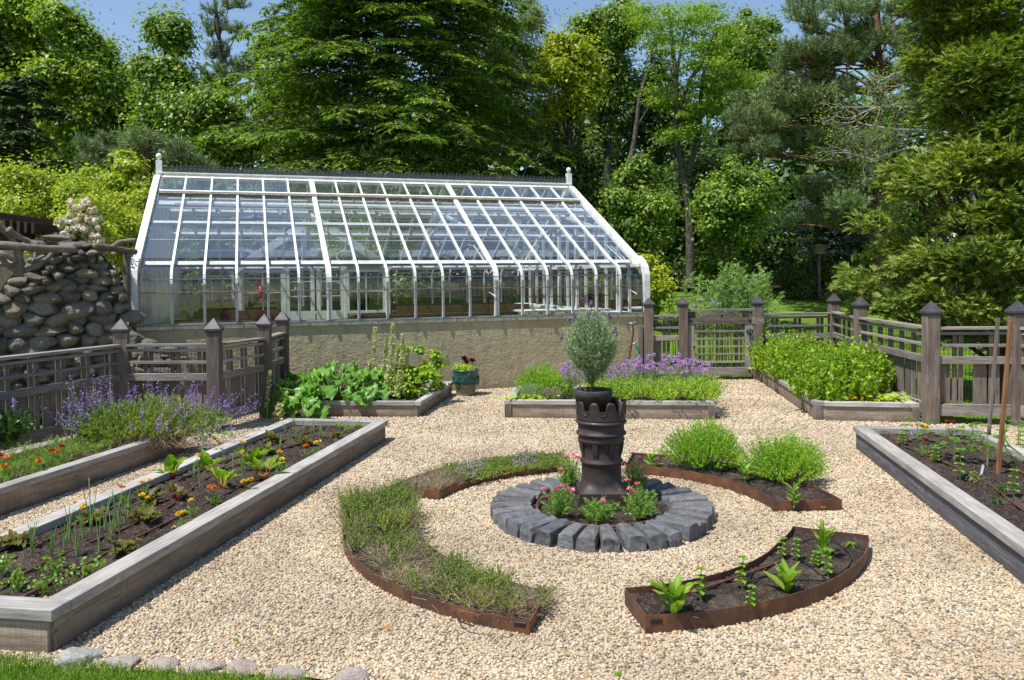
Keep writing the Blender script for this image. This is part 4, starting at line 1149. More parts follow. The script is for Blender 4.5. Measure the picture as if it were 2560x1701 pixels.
# ------------------------------------------------------------------ foliage tools
def unit(a): return a / np.maximum(np.linalg.norm(a, axis=-1, keepdims=True), 1e-9)
def rdir(n): return unit(rng.normal(size=(n, 3)))
def arr(p): return np.array([p[0], p[1], p[2]], dtype=float)
def leaves(b, P, D, N, L, Wd, mi=0, fold=.12, shape='rhomb', curl=0.0):
    n = len(P); D = unit(D); S = unit(np.cross(D, N)); N = np.cross(S, D)
    L = np.broadcast_to(np.asarray(L, float), (n,))[:, None]; Wd = np.broadcast_to(np.asarray(Wd, float), (n,))[:, None]
    up = N * Wd * fold
    if shape == 'tri':
        V = np.stack([P - S * Wd / 2, P + S * Wd / 2, P + D * L], 1)
        b.add(V.reshape(-1, 3), {3: np.arange(3 * n).reshape(n, 3)}, mi)
    elif shape == 'rhomb':
        m = P + D * L * .45
        V = np.stack([P, m + S * Wd / 2 + up, P + D * L - N * L * curl, m - S * Wd / 2 + up], 1)
        b.add(V.reshape(-1, 3), {4: np.arange(4 * n).reshape(n, 4)}, mi)
    else:       # six-point leaf, rounder
        a = P + D * L * .28; c = P + D * L * .70 - N * L * curl * .4
        V = np.stack([P, a + S * Wd * .42 + up, c + S * Wd * .45 + up, P + D * L - N * L * curl, c - S * Wd * .45 + up, a - S * Wd * .42 + up], 1)
        i = np.arange(n)[:, None] * 6
        b.add(V.reshape(-1, 3), {4: np.concatenate([i + [0, 1, 2, 3], i + [0, 3, 4, 5]])}, mi)
def crown_leaves(b, C, Rr, n, L, Wd, up=.5, shell=.4, mi=0, droop=.2, shape='rhomb', topbias=.25, jit=.55):
    """n leaves over clusters C (m,3) with radii Rr (m,3)"""
    C = np.asarray(C, float); Rr = np.asarray(Rr, float); w = Rr[:, 0] * Rr[:, 1]; k = rng.choice(len(C), n, p=w / w.sum())
    u = rdir(n); u[:, 2] += topbias; u = unit(u)
    r = rng.random(n) ** shell
    loose = rng.random(n) < .55
    r = np.where(loose, np.abs(rng.normal(0, .74, n)) + .15, r)
    P = C[k] + u * Rr[k] * r[:, None]
    N = unit(u * .7 + np.array([0, 0, up]) + rdir(n) * jit)
    D = np.cross(N, rdir(n)); D[:, 2] -= droop
    s = rng.uniform(.65, 1.25, n)
    leaves(b, P, D, N, L * s, Wd * s, mi, shape=shape)
def sprigs(b, P0, P1, nl, L, Wd, t0=.35, spread=.9, mi=0, shape='rhomb', up=.0):
    """leaves along sprigs from P0 to P1"""
    n = len(P0); t = 1.04 - (1.04 - t0) * rng.random((n, nl)) ** 1.35; A = P1 - P0
    P = (P0[:, None] + A[:, None] * t[..., None]).reshape(-1, 3); ax = np.repeat(unit(A), nl, 0)
    D = unit(ax + rdir(len(P)) * spread + np.array([0, 0, up])); N = unit(np.cross(D, rdir(len(P))) + np.array([0, 0, .3]))
    s = rng.uniform(.6, 1.2, len(P)) * (1.15 - .5 * t.ravel())
    leaves(b, P, D, N, L * s, Wd * s, mi, shape=shape)
def stems(b, P0, P1, w, mi=0):
    """thin three-sided stalks"""
    n = len(P0); A = unit(P1 - P0); x = unit(np.cross(A, rdir(n))); y = np.cross(A, x); w = np.broadcast_to(np.asarray(w, float), (n,))[:, None]
    V = []
    for k in range(3):
        a = 2 * PI * k / 3; V.append(P0 + (x * math.cos(a) + y * math.sin(a)) * w)
    for k in range(3):
        a = 2 * PI * k / 3; V.append(P1 + (x * math.cos(a) + y * math.sin(a)) * w * .45)
    V = np.stack(V, 1).reshape(-1, 3); i = np.arange(n)[:, None] * 6
    b.add(V, {4: np.concatenate([i + [0, 1, 4, 3], i + [1, 2, 5, 4], i + [2, 0, 3, 5]])}, mi)

m_leaf('maple_leaf', [(0.128, 0.216, 0.028), (0.204, 0.314, 0.034), (0.289, 0.405, 0.044), (0.391, 0.497, 0.055)], trans=.4)
m_leaf('mid_maple_leaf', [(0.085, 0.156, 0.026), (0.144, 0.236, 0.034), (0.213, 0.32, 0.044), (0.289, 0.405, 0.058)], trans=.38)
m_leaf('bright_leaf', [(0.267, 0.352, 0.028), (0.385, 0.455, 0.033), (0.503, 0.524, 0.048), (0.4, 0.433, 0.033)], trans=.45)
m_leaf('yellow_green_leaf', [(0.221, 0.314, 0.031), (0.339, 0.432, 0.037), (0.476, 0.523, 0.055)], trans=.4)
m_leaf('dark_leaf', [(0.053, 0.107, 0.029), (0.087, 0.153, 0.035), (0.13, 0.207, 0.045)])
m_leaf('birch_leaf', [(0.128, 0.189, 0.052), (0.204, 0.261, 0.075), (0.289, 0.34, 0.105)], trans=.35)
m_leaf('hemlock_needle', [(0.057, 0.111, 0.024), (0.114, 0.196, 0.031), (0.2, 0.314, 0.041), (0.3, 0.432, 0.055)], 0.6, .35)
m_leaf('spruce_needle', [(0.051, 0.091, 0.037), (0.076, 0.124, 0.046), (0.11, 0.163, 0.055)], 0.6, .15)
m_leaf('blue_spruce_needle', [(0.073, 0.121, 0.112), (0.121, 0.176, 0.162)], 0.6, .15)
m_leaf('pine_needle', [(.13, .19, .08), (.18, .25, .105), (.24, .31, .14)], 0.55, .15)
m_leaf('cedar_spray', [(0.08, 0.13, 0.028), (0.146, 0.223, 0.039), (0.249, 0.334, 0.058), (0.395, 0.458, 0.089)], 0.55, .3)
m_leaf('locust_leaf', [(0.15, 0.26, 0.024), (0.21, 0.34, 0.034), (0.28, 0.41, 0.05)], trans=.45)
m_leaf('asparagus_frond', [(.26, .42, .12), (.33, .50, .16), (.40, .56, .20)], 0.6, .3)
m_leaf('cream_flower', [(.72, .66, .52), (.80, .70, .60), (.78, .76, .62)], .7, .2, tint=(1, .95, .85))
m_leaf('pale_green_flower', [(.45, .52, .24), (.55, .58, .30)], .7, .2)

def limb(b, p0, p2, r0, r1, bow=.15, seg=5, n=6, mi=0):
    p0, p2 = Vector(p0), Vector(p2); L = (p2 - p0).length
    m = (p0 + p2) / 2 + Vector((R.uniform(-bow, bow) * L, R.uniform(-bow, bow) * L, R.uniform(0, bow) * L))
    P = bez(p0, m, p2, n); add_tube(b, P, list(np.linspace(r0, r1, n + 1)), seg, mi, cap=False); return P
def broad_tree(label, cat, u, vt, vb, hw, Y, leaf, nleaf=16000, L=.15, cl=.75, ncl=None, bark='dark_bark', shell=.45, name='broadleaf_tree', flat=.8, fill=.35, ztr=None, bare=.5, wd=.62, group=None, lean=0, trunk_r=None, rd=None):
    """crown given by where it stands: middle direction u, from top vt to bottom vb, half width hw at distance Y"""
    X = atu(u, Y).x; zt = aty(u, vt, Y).z; zb = aty(u, vb, Y).z; rx = hw * Y / FPX; ry = rd or rx * .9
    z0 = lawn_z(X, Y) - .05; cz = (zt + zb) / 2; rz = (zt - zb) / 2
    root = thing(name, label, cat, (X, Y, z0), group=group)
    n = ncl or int(max(16, (rx * rz * 4.2) / (cl * cl)))
    C = []; rads = []
    for i in range(n):
        d = rdir(1)[0]; r = R.random() ** fill
        px, py, pz = d[0] * rx * r, d[1] * ry * r, d[2] * rz * r
        tw = 1 - .35 * max(0, pz / rz) ** 2
        s = cl * R.uniform(.4, 1.15)
        C.append((px * tw * (1 - .12) + lean * pz, py * tw, cz - z0 + pz * .93)); rads.append((s, s, s * flat))
    b = B(); crown_leaves(b, C, rads, int(nleaf * (2.0 if Y > 24 else 1.5)), L * (.76 if Y > 24 else .78), L * (.74 if Y > 24 else .78) * wd * (1.35 if (Y > 19.5 or 16 < Y < 18) else 1), shape='tri' if (Y > 19.5 or 16 < Y < 18) else 'rhomb', shell=shell, topbias=.35)
    link('crown', b.mesh('crown', leaf), root)
    t = B(); tr = trunk_r or (.035 * (zt - z0) * .5 + .04)
    top = Vector((lean * rz * .4, 0, cz - z0 + rz * .55))
    P = limb(t, (0, 0, -.3), top, tr, tr * .25, .03, 8, 10)
    for i in range(n):
        if R.random() < bare:
            c = Vector(C[i]); k = [p for p in P if p.z < c.z - .2 * abs(c.x)]
            p = k[-1] if k else P[3]
            q = P[max(2, min(len(P) - 2, int(len(P) * max(.15, (p.z / top.z) * R.uniform(.6, .95)))))]
            L1 = limb(t, q, c, tr * .32, .012, .14, 4, 5)
    link('trunk', t.mesh('trunk', bark, True), root)
    return root

m_plain('locust_bark', (0.10, 0.085, 0.07), 0.9, var=0.3, scale=14, bump=0.6, bd=0.03)
# ------------------------------------------------------------------ the woods, far to near
def woods():
    b = B(); C = []; Rr = []
    for i in range(330):
        x = R.uniform(-29, 30); y = R.uniform(37, 44); z = R.uniform(.8, 9.0)
        C.append((x, y, z + 1.2)); s = R.uniform(1.2, 2.4); Rr.append((s, s, s * .8))
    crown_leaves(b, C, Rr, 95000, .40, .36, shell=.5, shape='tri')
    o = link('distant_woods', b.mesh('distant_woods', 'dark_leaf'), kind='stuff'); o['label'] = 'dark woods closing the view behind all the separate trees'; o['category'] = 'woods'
    t = B()
    for i in range(60):
        x = R.uniform(-34, 36); y = R.uniform(36, 47); limb(t, (x, y, 1.0), (x + R.uniform(-1, 1), y, R.uniform(9, 14)), R.uniform(.12, .22), .05, .02, 5, 5)
    link('wood_trunks', t.mesh('wood_trunks', 'dark_bark', True), o)
woods()
b = B(); C = []; Rr = []
for i in range(90):
    x = R.uniform(-24, 26); y = R.uniform(30, 34) - (2.5 if x < 0 else 0); z = R.uniform(0, 1.9); s = R.uniform(.6, 1.3); C.append((x, y, lawn_z(x, y) + z)); Rr.append((s, s, s * .8))
crown_leaves(b, C, Rr, 26000, .23, .20, shape='tri'); o = link('undergrowth', b.mesh('undergrowth', 'dark_leaf'), kind='stuff'); o['label'] = 'shaded undergrowth along the foot of the woods'; o['category'] = 'undergrowth'
TR = [
 ('tall maple at the far left edge with its top above the frame', 'tree', 30, -120, 470, 175, 30, 'maple_leaf', 26000),
 ('tall maple with a rounded sunlit top, second tree from the far left', 'tree', 205, -10, 440, 105, 29, 'maple_leaf', 20000),
 ('thin maple with sky showing through, left of the round oak', 'tree', 305, 75, 420, 62, 31, 'maple_leaf', 9000),
 ('round topped oak left of the tall grey pine', 'tree', 425, 22, 400, 92, 26, 'mid_maple_leaf', 22000),
 ('dense oak crown low before the grey pine trunk', 'tree', 540, 165, 450, 85, 25, 'mid_maple_leaf', 17000),
 ('light green maple squeezed between the grey pine and the big hemlock', 'tree', 715, 45, 430, 70, 31, 'maple_leaf', 13000),
 ('glittering oak behind the right shoulder of the hemlock', 'tree', 1520, -60, 360, 85, 33, 'mid_maple_leaf', 17000),
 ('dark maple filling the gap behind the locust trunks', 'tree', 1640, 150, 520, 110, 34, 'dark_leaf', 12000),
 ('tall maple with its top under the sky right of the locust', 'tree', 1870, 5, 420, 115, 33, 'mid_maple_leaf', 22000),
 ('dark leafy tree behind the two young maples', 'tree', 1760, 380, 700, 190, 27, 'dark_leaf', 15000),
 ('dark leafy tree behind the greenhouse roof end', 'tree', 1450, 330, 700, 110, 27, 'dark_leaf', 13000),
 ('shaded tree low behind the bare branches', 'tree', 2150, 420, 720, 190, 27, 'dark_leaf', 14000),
]
for lab, cat, u, vt, vb, hw, Y, lf, n in TR: broad_tree(lab, cat, u, vt, vb, hw, Y, lf, n, L=.19 if Y > 28 else .17, cl=.72, fill=.5)
broad_tree('brilliant yellow green maple glowing between hemlock and locust', 'tree', 1425, 55, 310, 72, 27, 'bright_leaf', 12000, L=.17, cl=.55, fill=.55)
broad_tree('fine leaved birch with pale drooping twigs right of the hemlock', 'tree', 1270, -80, 450, 150, 29, 'birch_leaf', 30000, L=.10, cl=.65, bark='pale_bark', fill=.5, wd=.7, trunk_r=.12)
broad_tree('young maple with fresh glossy leaves just right of the greenhouse roof', 'tree', 1592, 385, 655, 88, 19, 'mid_maple_leaf', 15000, L=.13, cl=.36, fill=.5, trunk_r=.09)
broad_tree('young pointed maple with fresh leaves in front of the pine', 'tree', 1828, 378, 655, 105, 19, 'mid_maple_leaf', 18000, L=.13, cl=.38, fill=.5, trunk_r=.09)
# two shrub masses
broad_tree('yellow green dogwood spreading behind the stone wall and roof finial', 'shrub', 330, 372, 620, 150, 17, 'yellow_green_leaf', 20000, L=.10, cl=.38, name='dogwood_shrub', flat=.45, trunk_r=.05)
broad_tree('leafy viburnum filling the space behind the stone wall', 'shrub', 110, 430, 690, 175, 14, 'yellow_green_leaf', 26000, L=.085, cl=.34, name='viburnum_shrub', trunk_r=.04)
broad_tree('viburnum close to the left end of the greenhouse roof', 'shrub', 330, 450, 700, 75, 15, 'yellow_green_leaf', 12000, L=.085, cl=.3, name='viburnum_shrub', trunk_r=.04)
v1 = broad_tree('flowering viburnum seen through the left half of the greenhouse roof', 'shrub', 620, 470, 740, 150, 21, 'mid_maple_leaf', 18000, L=.12, cl=.45, name='viburnum_shrub', trunk_r=.05)
broad_tree('leafy shrub seen through the middle of the greenhouse', 'shrub', 930, 520, 790, 140, 20.5, 'maple_leaf', 9000, L=.12, cl=.45, name='leafy_shrub', trunk_r=.05)
b = B(); P = []
for i in range(70):
    a = R.uniform(-1, 1); P.append((a * 1.55, R.uniform(-1.5, -.9) * math.sqrt(max(.1, 1 - a * a)), 1.0 + R.uniform(.4, 2.6)))
for p in P:
    n = 22; d = rdir(n); d[:, 2] = abs(d[:, 2]) * .3
    leaves(b, arr(p) + d * .07, d, np.tile([0, -.4, 1.], (n, 1)) + rdir(n) * .3, .05, .05)
link('flower', b.mesh('flower', 'pale_green_flower'), v1).__setitem__('kind', 'stuff')

# big hemlock
def hemlock(label, u, Y, zt, Rb, leaf, nb, name='hemlock_tree', ymin=-1.2, zlow=1.6, needle=.085, dens=1.0, droop=.25, bark='dark_bark', tw_n=15, nl=11):
    X = atu(u, Y).x; z0 = lawn_z(X, Y) - .05; root = thing(name, label, 'tree', (X, Y, z0))
    b = B(); t = B(); P0s = []; P1s = []
    limb(t, (0, 0, -.2), (0, 0, zt), .26, .03, .01, 8, 8)
    for i in range(nb):
        f = R.random() ** .85; z = zlow + (zt - zlow) * f; Lb = Rb * (1 - f) ** .72 * R.uniform(.62, 1.12) + .25
        a = R.uniform(0, 2 * PI)
        if math.sin(a) > .45 and R.random() < .7: a = -a
        d = Vector((math.cos(a), math.sin(a), 0)); p0 = Vector((0, 0, z)); rise = R.uniform(.0, .22) * Lb
        p1 = p0 + d * Lb * .55 + Vector((0, 0, rise)); p2 = p0 + d * Lb + Vector((0, 0, rise - droop * Lb * R.uniform(.6, 1.3)))
        C = bez(p0, p1, p2, 10); add_tube(t, C, list(np.linspace(.035, .008, 11)), 3, cap=False)
        side = Vector((-d.y, d.x, 0))
        for j in range(tw_n):
            s = .22 + .78 * (j + R.random()) / tw_n; k = min(9, int(s * 10)); p = C[k].lerp(C[k + 1], s * 10 - k)
            ln = (.34 * Lb * (1.05 - s) + .22) * R.uniform(.6, 1.1)
            for sg in (-1, 1):
                q = p + (side * sg * .85 + d * R.uniform(.35, .75)).normalized() * ln + Vector((0, 0, -ln * R.uniform(.1, .5)))
                P0s.append(p); P1s.append(q)
        P0s.append(C[8]); P1s.append(C[10] + d * .2 - Vector((0, 0, .1)))
    P0 = np.array([tuple(p) for p in P0s]); P1 = np.array([tuple(p) for p in P1s])
    n = len(P0); nl_ = nl; tt = rng.uniform(.05, 1.05, (n, nl_)); A = P1 - P0
    P = (P0[:, None] + A[:, None] * tt[..., None]).reshape(-1, 3); ax = np.repeat(unit(A), nl_, 0)
    sd = unit(np.cross(ax, [0, 0, 1.])) * rng.choice([-1, 1], len(P))[:, None]
    D = unit(ax * .8 + sd * .8 + rdir(len(P)) * .35 - np.array([0, 0, .25])); N = unit(np.array([0, 0, 1.]) + rdir(len(P)) * .45)
    s = rng.uniform(.6, 1.4, len(P)); leaves(b, P, D, N, needle * 1.9 * s, needle * .70 * s, shape='tri')
    if nb > 300:
        C = []; Rr = []
        for i in range(150): f = R.random(); z = zlow + .4 + (zt - zlow) * f * .95; rr_ = Rb * (1 - f) ** .8 * .62 * math.sqrt(R.random()); a = R.uniform(0, 6.28); C.append((rr_ * math.cos(a), rr_ * math.sin(a), z)); Rr.append((.8, .8, .5))
        crown_leaves(b, C, Rr, 20000, .18, .10, droop=.6, shape='tri')
    link('crown', b.mesh('crown', leaf), root); link('trunk', t.mesh('trunk', bark, True), root); return root
hemlock('huge dark hemlock with layered drooping branches behind the greenhouse ridge', 985, 24, 17.5, 5.7, 'hemlock_needle', 520, droop=.26, zlow=2.2, needle=.080, tw_n=16, nl=16)
hemlock('dark spruce standing low at the left edge behind the shrubs', 75, 21, 6.6, 2.6, 'spruce_needle', 90, 'spruce_tree', zlow=1.2, droop=.12, tw_n=12, nl=9)
hemlock('dark spruce behind the cedar near the upper right corner', 2350, 30, 14, 3.2, 'spruce_needle', 90, 'spruce_tree', zlow=3, droop=.15, tw_n=10, nl=9, needle=.12)
hemlock('small blue spruce with tiered pale branches behind the birdhouse', 2045, 25.5, 3.9, 1.5, 'blue_spruce_needle', 60, 'blue_spruce', zlow=1.2, droop=.05, tw_n=9, nl=9, needle=.05)

# pines
def pine(label, u, Y, clusters, leaf='pine_needle', bark='red_bark', tuft=.11, npt=34, trunk=True, name='pine_tree', tr=.17, ztop=None, per=46, lean=0):
    """clusters: (u, v, radius px, dy)"""
    X = atu(u, Y).x; z0 = lawn_z(X, Y) - .05; root = thing(name, label, 'tree' if trunk else 'shrub', (X, Y, z0)); o = Vector((X, Y, z0))
    C = [(aty(cu, cv, Y + dy) - o, r * Y / FPX) for cu, cv, r, dy in clusters]
    b = B(); t = B()
    zt = ztop or max(c.z for c, r in C)
    P = limb(t, (0, 0, -.2), (lean, 0, zt), tr, tr * .3, .03, 8, 12) if trunk else [Vector((0, 0, .2))] * 3
    for c, r in C:
        lo = [p for p in P if p.z < c.z + .1]; q = lo[-1] if lo else P[0]; q = q.lerp(P[0], .06)
        L1 = limb(t, q, c - Vector((0, 0, r * .2)), .04 if trunk else .02, .012, .2, 5, 7)
        m = int(per * (r / .9) ** 1.5) + 14
        d = rdir(m); d[:, 2] = d[:, 2] * .55 + .25; base = arr(c) + d * r * (rng.random(m) ** .45)[:, None] * np.array([1, 1, .62])
        for k in range(0, m, 3): add_tube(t, [L1[-2], Vector(base[k])], [.014, .006], 3, cap=False)
        ax = unit(d * .5 + np.array([0, 0, .7]) + rdir(m) * .3)
        Pn = np.repeat(base, npt, 0) + np.repeat(ax, npt, 0) * rng.uniform(-.4, .5, (m * npt, 1)) * tuft * 1.6; Dn = unit(np.repeat(ax, npt, 0) * .75 + rdir(m * npt) * .85)
        leaves(b, Pn, Dn, rdir(m * npt), tuft * rng.uniform(.7, 1.2, m * npt), tuft * .13, shape='tri')
    link('crown', b.mesh('crown', leaf), root); link('trunk', t.mesh('trunk', bark, True), root); return root
def scat(n, u0, u1, v0, v1, r0, r1, dy=1.2, keep=lambda u, v: True):
    out = []
    while len(out) < n:
        u, v = R.uniform(u0, u1), R.uniform(v0, v1)
        if keep(u, v): out.append((u, v, R.uniform(r0, r1), R.uniform(-dy, dy)))
    return out
pine('tall grey green pine with an open crown against the sky at the left', 575, 33, scat(26, 490, 660, 0, 250, 18, 36, 1.5, lambda u, v: abs(u - 570) < 45 + v * .25), tuft=.22, per=16, npt=26, bark='dark_bark', tr=.2, lean=-.4)
pine('large scots pine with reddish limbs spreading left of the cedar', 2205, 22, scat(24, 1930, 2130, 10, 250, 36, 66, 1.5, lambda u, v: u > 2000 - v * .25) + scat(26, 1840, 2110, 250, 410, 36, 62, 1.5) + scat(17, 2130, 2340, -30, 140, 30, 52) + scat(8, 2170, 2330, 140, 300, 26, 46) + scat(13, 1900, 2230, 450, 560, 30, 52) + scat(7, 2080, 2260, 300, 460, 24, 40),
     tuft=.17, per=74, npt=30, tr=.19, ztop=9.5, lean=-.2)
pine('low mounded pine with long soft needles above the yellow green shrubs', 355, 18.5, scat(24, 215, 480, 345, 420, 22, 38, .8, lambda u, v: v > 335 + abs(u - 350) * .25) + scat(6, 470, 560, 395, 440, 16, 26, .5), tuft=.17, per=30, npt=30, trunk=False, name='mounded_pine')

# honey locust: several bare stems with airy flat sprays
def locust():
    X = atu(1725, 24).x; Y = 24; z0 = lawn_z(X, Y) - .05; o = Vector((X, Y, z0)); root = thing('honey_locust', 'honey locust with bare grey forked stems and airy yellow green sprays', 'tree', o)
    t = B(); f = lambda u, v, dy=0: aty(u, v, Y + dy) - o
    for pts, r0, r1 in (([(1725, 720), (1722, 520), (1705, 420), (1688, 330), (1690, 220), (1680, 100), (1670, 10)], .14, .045), ([(1718, 440), (1745, 340), (1748, 300), (1760, 180), (1800, 60)], .10, .04), ([(1692, 300), (1720, 210), (1760, 150), (1785, 80)], .08, .03),
                        ([(1690, 280), (1660, 230), (1640, 180), (1620, 100)], .06, .02), ([(1545, 470), (1575, 400), (1590, 320), (1600, 240), (1625, 160), (1632, 120)], .10, .03), ([(1590, 320), (1640, 240)], .04, .02), ([(1690, 190), (1705, 110), (1720, 40)], .06, .02)):
        add_tube(t, smooth_path([f(u, v) for u, v in pts], 4), list(np.linspace(r0, r1, len(pts) * 4 - 3)), 7, cap=False)
    link('trunk', t.mesh('trunk', 'locust_bark', True), root)
    C = []; Rr = []
    for u0, u1, v0, v1, n in ((1640, 1830, 10, 130, 34), (1640, 1840, 130, 290, 34), (1600, 1680, 20, 180, 14), (1670, 1760, 280, 350, 12), (1760, 1920, 180, 260, 12)):
        for i in range(n):
            p = f(R.uniform(u0, u1), R.uniform(v0, v1), R.uniform(-1.3, 1.3)); s = R.uniform(.4, .85); C.append(tuple(p)); Rr.append((s, s * .8, s * .22))
    b = B(); crown_leaves(b, C, Rr, 24000, .085, .05, up=1.0, shell=.6, topbias=0, droop=.3)
    link('crown', b.mesh('crown', 'locust_leaf'), root)
locust()

# bare pale tree reaching in from the right
def bare_tree():
    Y = 16.5; o = Vector((atu(2440, Y).x, Y, lawn_z(8, Y))); root = thing('dying_maple', 'half bare tree with pale twisting branches in front of the pine', 'tree', o)
    t = B(); tips = []
    def grow(p, d, L, r, lev):
        n = 4; P = [p]
        for i in range(n):
            d = (d + Vector((R.gauss(0, .22), R.gauss(0, .22), R.gauss(.02, .22)))).normalized(); P.append(P[-1] + d * L / n)
        add_tube(t, P, list(np.linspace(r, r * .62, n + 1)), 5 if lev < 2 else 3, cap=False)
        if lev >= 5: tips.append(P[-1]); return
        for k in range(3 if lev > 0 else 4):
            q = P[R.randint(2, n)]
            dd = (d + Vector((R.gauss(0, .65), R.gauss(0, .5), R.gauss(.02, .55)))).normalized(); grow(q, dd, L * R.uniform(.55, .8), r * .55, lev + 1)
        tips.append(P[-1])
    f = lambda u, v: aty(u, v, Y) - o
    add_tube(t, smooth_path([(0, 0, -.2), f(2440, 560), f(2430, 420), f(2420, 250)]), list(np.linspace(.10, .05, 19)), 8, cap=False)
    for (a, m, e, r) in (((2430, 345), (2330, 330), (2225, 325), .055), ((2425, 250), (2330, 225), (2260, 180), .04), ((2432, 420), (2300, 370), (2180, 400), .035), ((2435, 480), (2320, 440), (2200, 450), .03), ((2430, 300), (2300, 270), (2190, 270), .035)):
        P = smooth_path([f(*a), f(*m), f(*e)], 5); add_tube(t, P, list(np.linspace(r, r * .6, len(P))), 6, cap=False)
        for k in range(4): grow(P[R.randint(4, len(P) - 1)], Vector((R.uniform(-1, -.1), R.uniform(-.5, .5), R.uniform(-.5, .7))).normalized(), R.uniform(.45, .75), r * .5, 2)
        grow(P[-1], Vector((-1, 0, R.uniform(-.2, .4))).normalized(), .7, r * .6, 2)
    link('trunk', t.mesh('trunk', 'pale_bark', True), root)
    T = np.array([tuple(x) for x in tips]); k = rng.choice(len(T), 2600); P = T[k] + rng.normal(0, .09, (2600, 3)); b = B()
    leaves(b, P, rdir(2600), np.array([0, 0, 1.]) + rdir(2600) * .4, .055, .035); link('crown', b.mesh('crown', 'locust_leaf'), root)
bare_tree()

# cedar: drooping fans of spray over big tiers
def cedar():
    Y = 12.2; X = atu(2500, Y).x; o = Vector((X, Y, lawn_z(X, Y) - .05)); root = thing('cedar_tree', 'big yellow green cedar with feathery drooping sprays filling the right edge', 'tree', o)
    t = B(); limb(t, (0, 0, -.2), (0.2, 0, 7.5), .2, .05, .01, 8, 8)
    P = []; D = []
    edge = [(-80, 2250), (60, 2330), (150, 2300), (250, 2350), (330, 2320), (400, 2250), (470, 2240), (540, 2190), (600, 2230), (680, 2145), (740, 2160), (790, 2330), (820, 2400)]
    def left_edge(v): return float(np.interp(v, [e[0] for e in edge], [e[1] for e in edge]))
    cl = []
    for i in range(250):
        v = R.uniform(-90, 835); ue = left_edge(v); u = ue + (2700 - ue) * R.random() ** 1.25
        # distance: the crown is round, nearer in its middle
        w = (u - ue) / (2760 - ue); yy = Y - 1.5 * math.sin(PI * min(1, max(0, w))) * (.45 + .55 * min(1, (v + 90) / 700)) + R.uniform(-.25, .3)
        c = aty(u, v + 26, yy) - o; s = R.uniform(.22, .46); cl.append((c, s, w, v))
    for c, s, w, v in cl:
        add_tube(t, bez((0, 0, max(.3, c.z - .5)), c * .6 + Vector((0, 0, .1 * c.z)), c, 5), list(np.linspace(.03, .01, 6)), 3, cap=False)
        n = int(330 * s); out = Vector((c.x, c.y, 0)).normalized()
        d = rdir(n); d[:, 2] = np.abs(d[:, 2]) * .8 - .25
        ou = arr(out); d = unit(d + ou * .5 + np.array([-.1, -.25, 0]))
        P.append(arr(c) + d * s * (rng.random(n) ** .35)[:, None] * np.array([1, 1, .85])); D.append(unit(d * .6 + ou * .3 + np.array([0, 0, .22]) + rdir(n) * .55))
    P = np.concatenate(P); D = np.concatenate(D); n = len(P); b = B()
    N = unit(np.array([0, -.15, .95]) + rdir(n) * .6); S = unit(np.cross(D, N)); Lf = rng.uniform(.085, .15, n)[:, None]
    # each spray: a bent rib with side fronds
    for k in range(4):
        tt = .15 + .25 * k
        for sg in (-1, 1):
            q = P + D * Lf * tt - np.array([0, 0, 1.]) * Lf * tt ** 2 * .25
            leaves(b, q, D * .8 + S * sg * .75 - np.array([0, 0, .12]), N, (Lf[:, 0] * (.66 - .35 * tt)), Lf[:, 0] * .17, shape='tri')
    leaves(b, P, D - np.array([0, 0, .15]), N, Lf[:, 0] * 1.15, Lf[:, 0] * .13, shape='tri')
    print('cedar sprays', n)
    link('crown', b.mesh('crown', 'cedar_spray'), root); link('trunk', t.mesh('trunk', 'red_bark', True), root)
cedar()

# shrubs on the lawn side
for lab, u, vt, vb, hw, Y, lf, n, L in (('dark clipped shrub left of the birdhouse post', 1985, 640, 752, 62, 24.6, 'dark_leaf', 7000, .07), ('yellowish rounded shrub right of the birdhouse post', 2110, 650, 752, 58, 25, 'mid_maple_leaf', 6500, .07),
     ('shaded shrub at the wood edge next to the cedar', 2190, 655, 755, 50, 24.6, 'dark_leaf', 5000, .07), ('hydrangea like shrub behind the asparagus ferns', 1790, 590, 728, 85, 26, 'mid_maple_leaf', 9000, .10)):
    broad_tree(lab, 'shrub', u, vt, vb, hw, Y, lf, n, L=L, cl=.3, name='round_shrub', trunk_r=.03, fill=.3)
broad_tree('yellow green vine bush against the right end of the greenhouse', 'shrub', 1622, 632, 830, 52, 14.9, 'bright_leaf', 5200, L=.10, cl=.2, name='vine_bush', trunk_r=.03, fill=.45, rd=.5)
def fern_cluster(label, us, Y, zt, n):
    o = atu(sum(us) / len(us), Y); o.z = lawn_z(o.x, Y); root = thing('asparagus_fern', label, 'plant', o); b = B(); s = B()
    A0 = []; A1 = []
    for i in range(n):
        x = atu(R.choice(us) + R.uniform(-22, 22), Y).x - o.x; y = R.uniform(-.3, .3); h = zt * R.uniform(.75, 1.08); lx = R.uniform(-.2, .2)
        p = [Vector((x, y, 0)), Vector((x + lx * .3, y, h * .5)), Vector((x + lx, y + R.uniform(-.1, .1), h))]; add_tube(s, p, [.009, .007, .003], 4, cap=False)
        for k in range(46):
            tt = .34 + .66 * k / 46; q = p[0].lerp(p[2], tt); a = R.uniform(0, 2 * PI); ln = .42 * (1.12 - tt) * R.uniform(.6, 1.2)
            A0.append(q); A1.append(q + Vector((math.cos(a) * ln, math.sin(a) * ln, ln * R.uniform(.15, .7))))
    A0 = np.array([tuple(a) for a in A0]); A1 = np.array([tuple(a) for a in A1]); stems(b, A0, A1, .004); sprigs(b, A0, A1, 15, .06, .014, .1, .9, shape='tri')
    link('frond', b.mesh('frond', 'asparagus_frond'), root); link('stalk', s.mesh('stalk', 'stem_green'), root)
fern_cluster('feathery asparagus fern clump behind the gate', (1765, 1790, 1815, 1840, 1865, 1890, 1910), 15.2, 1.88, 46)
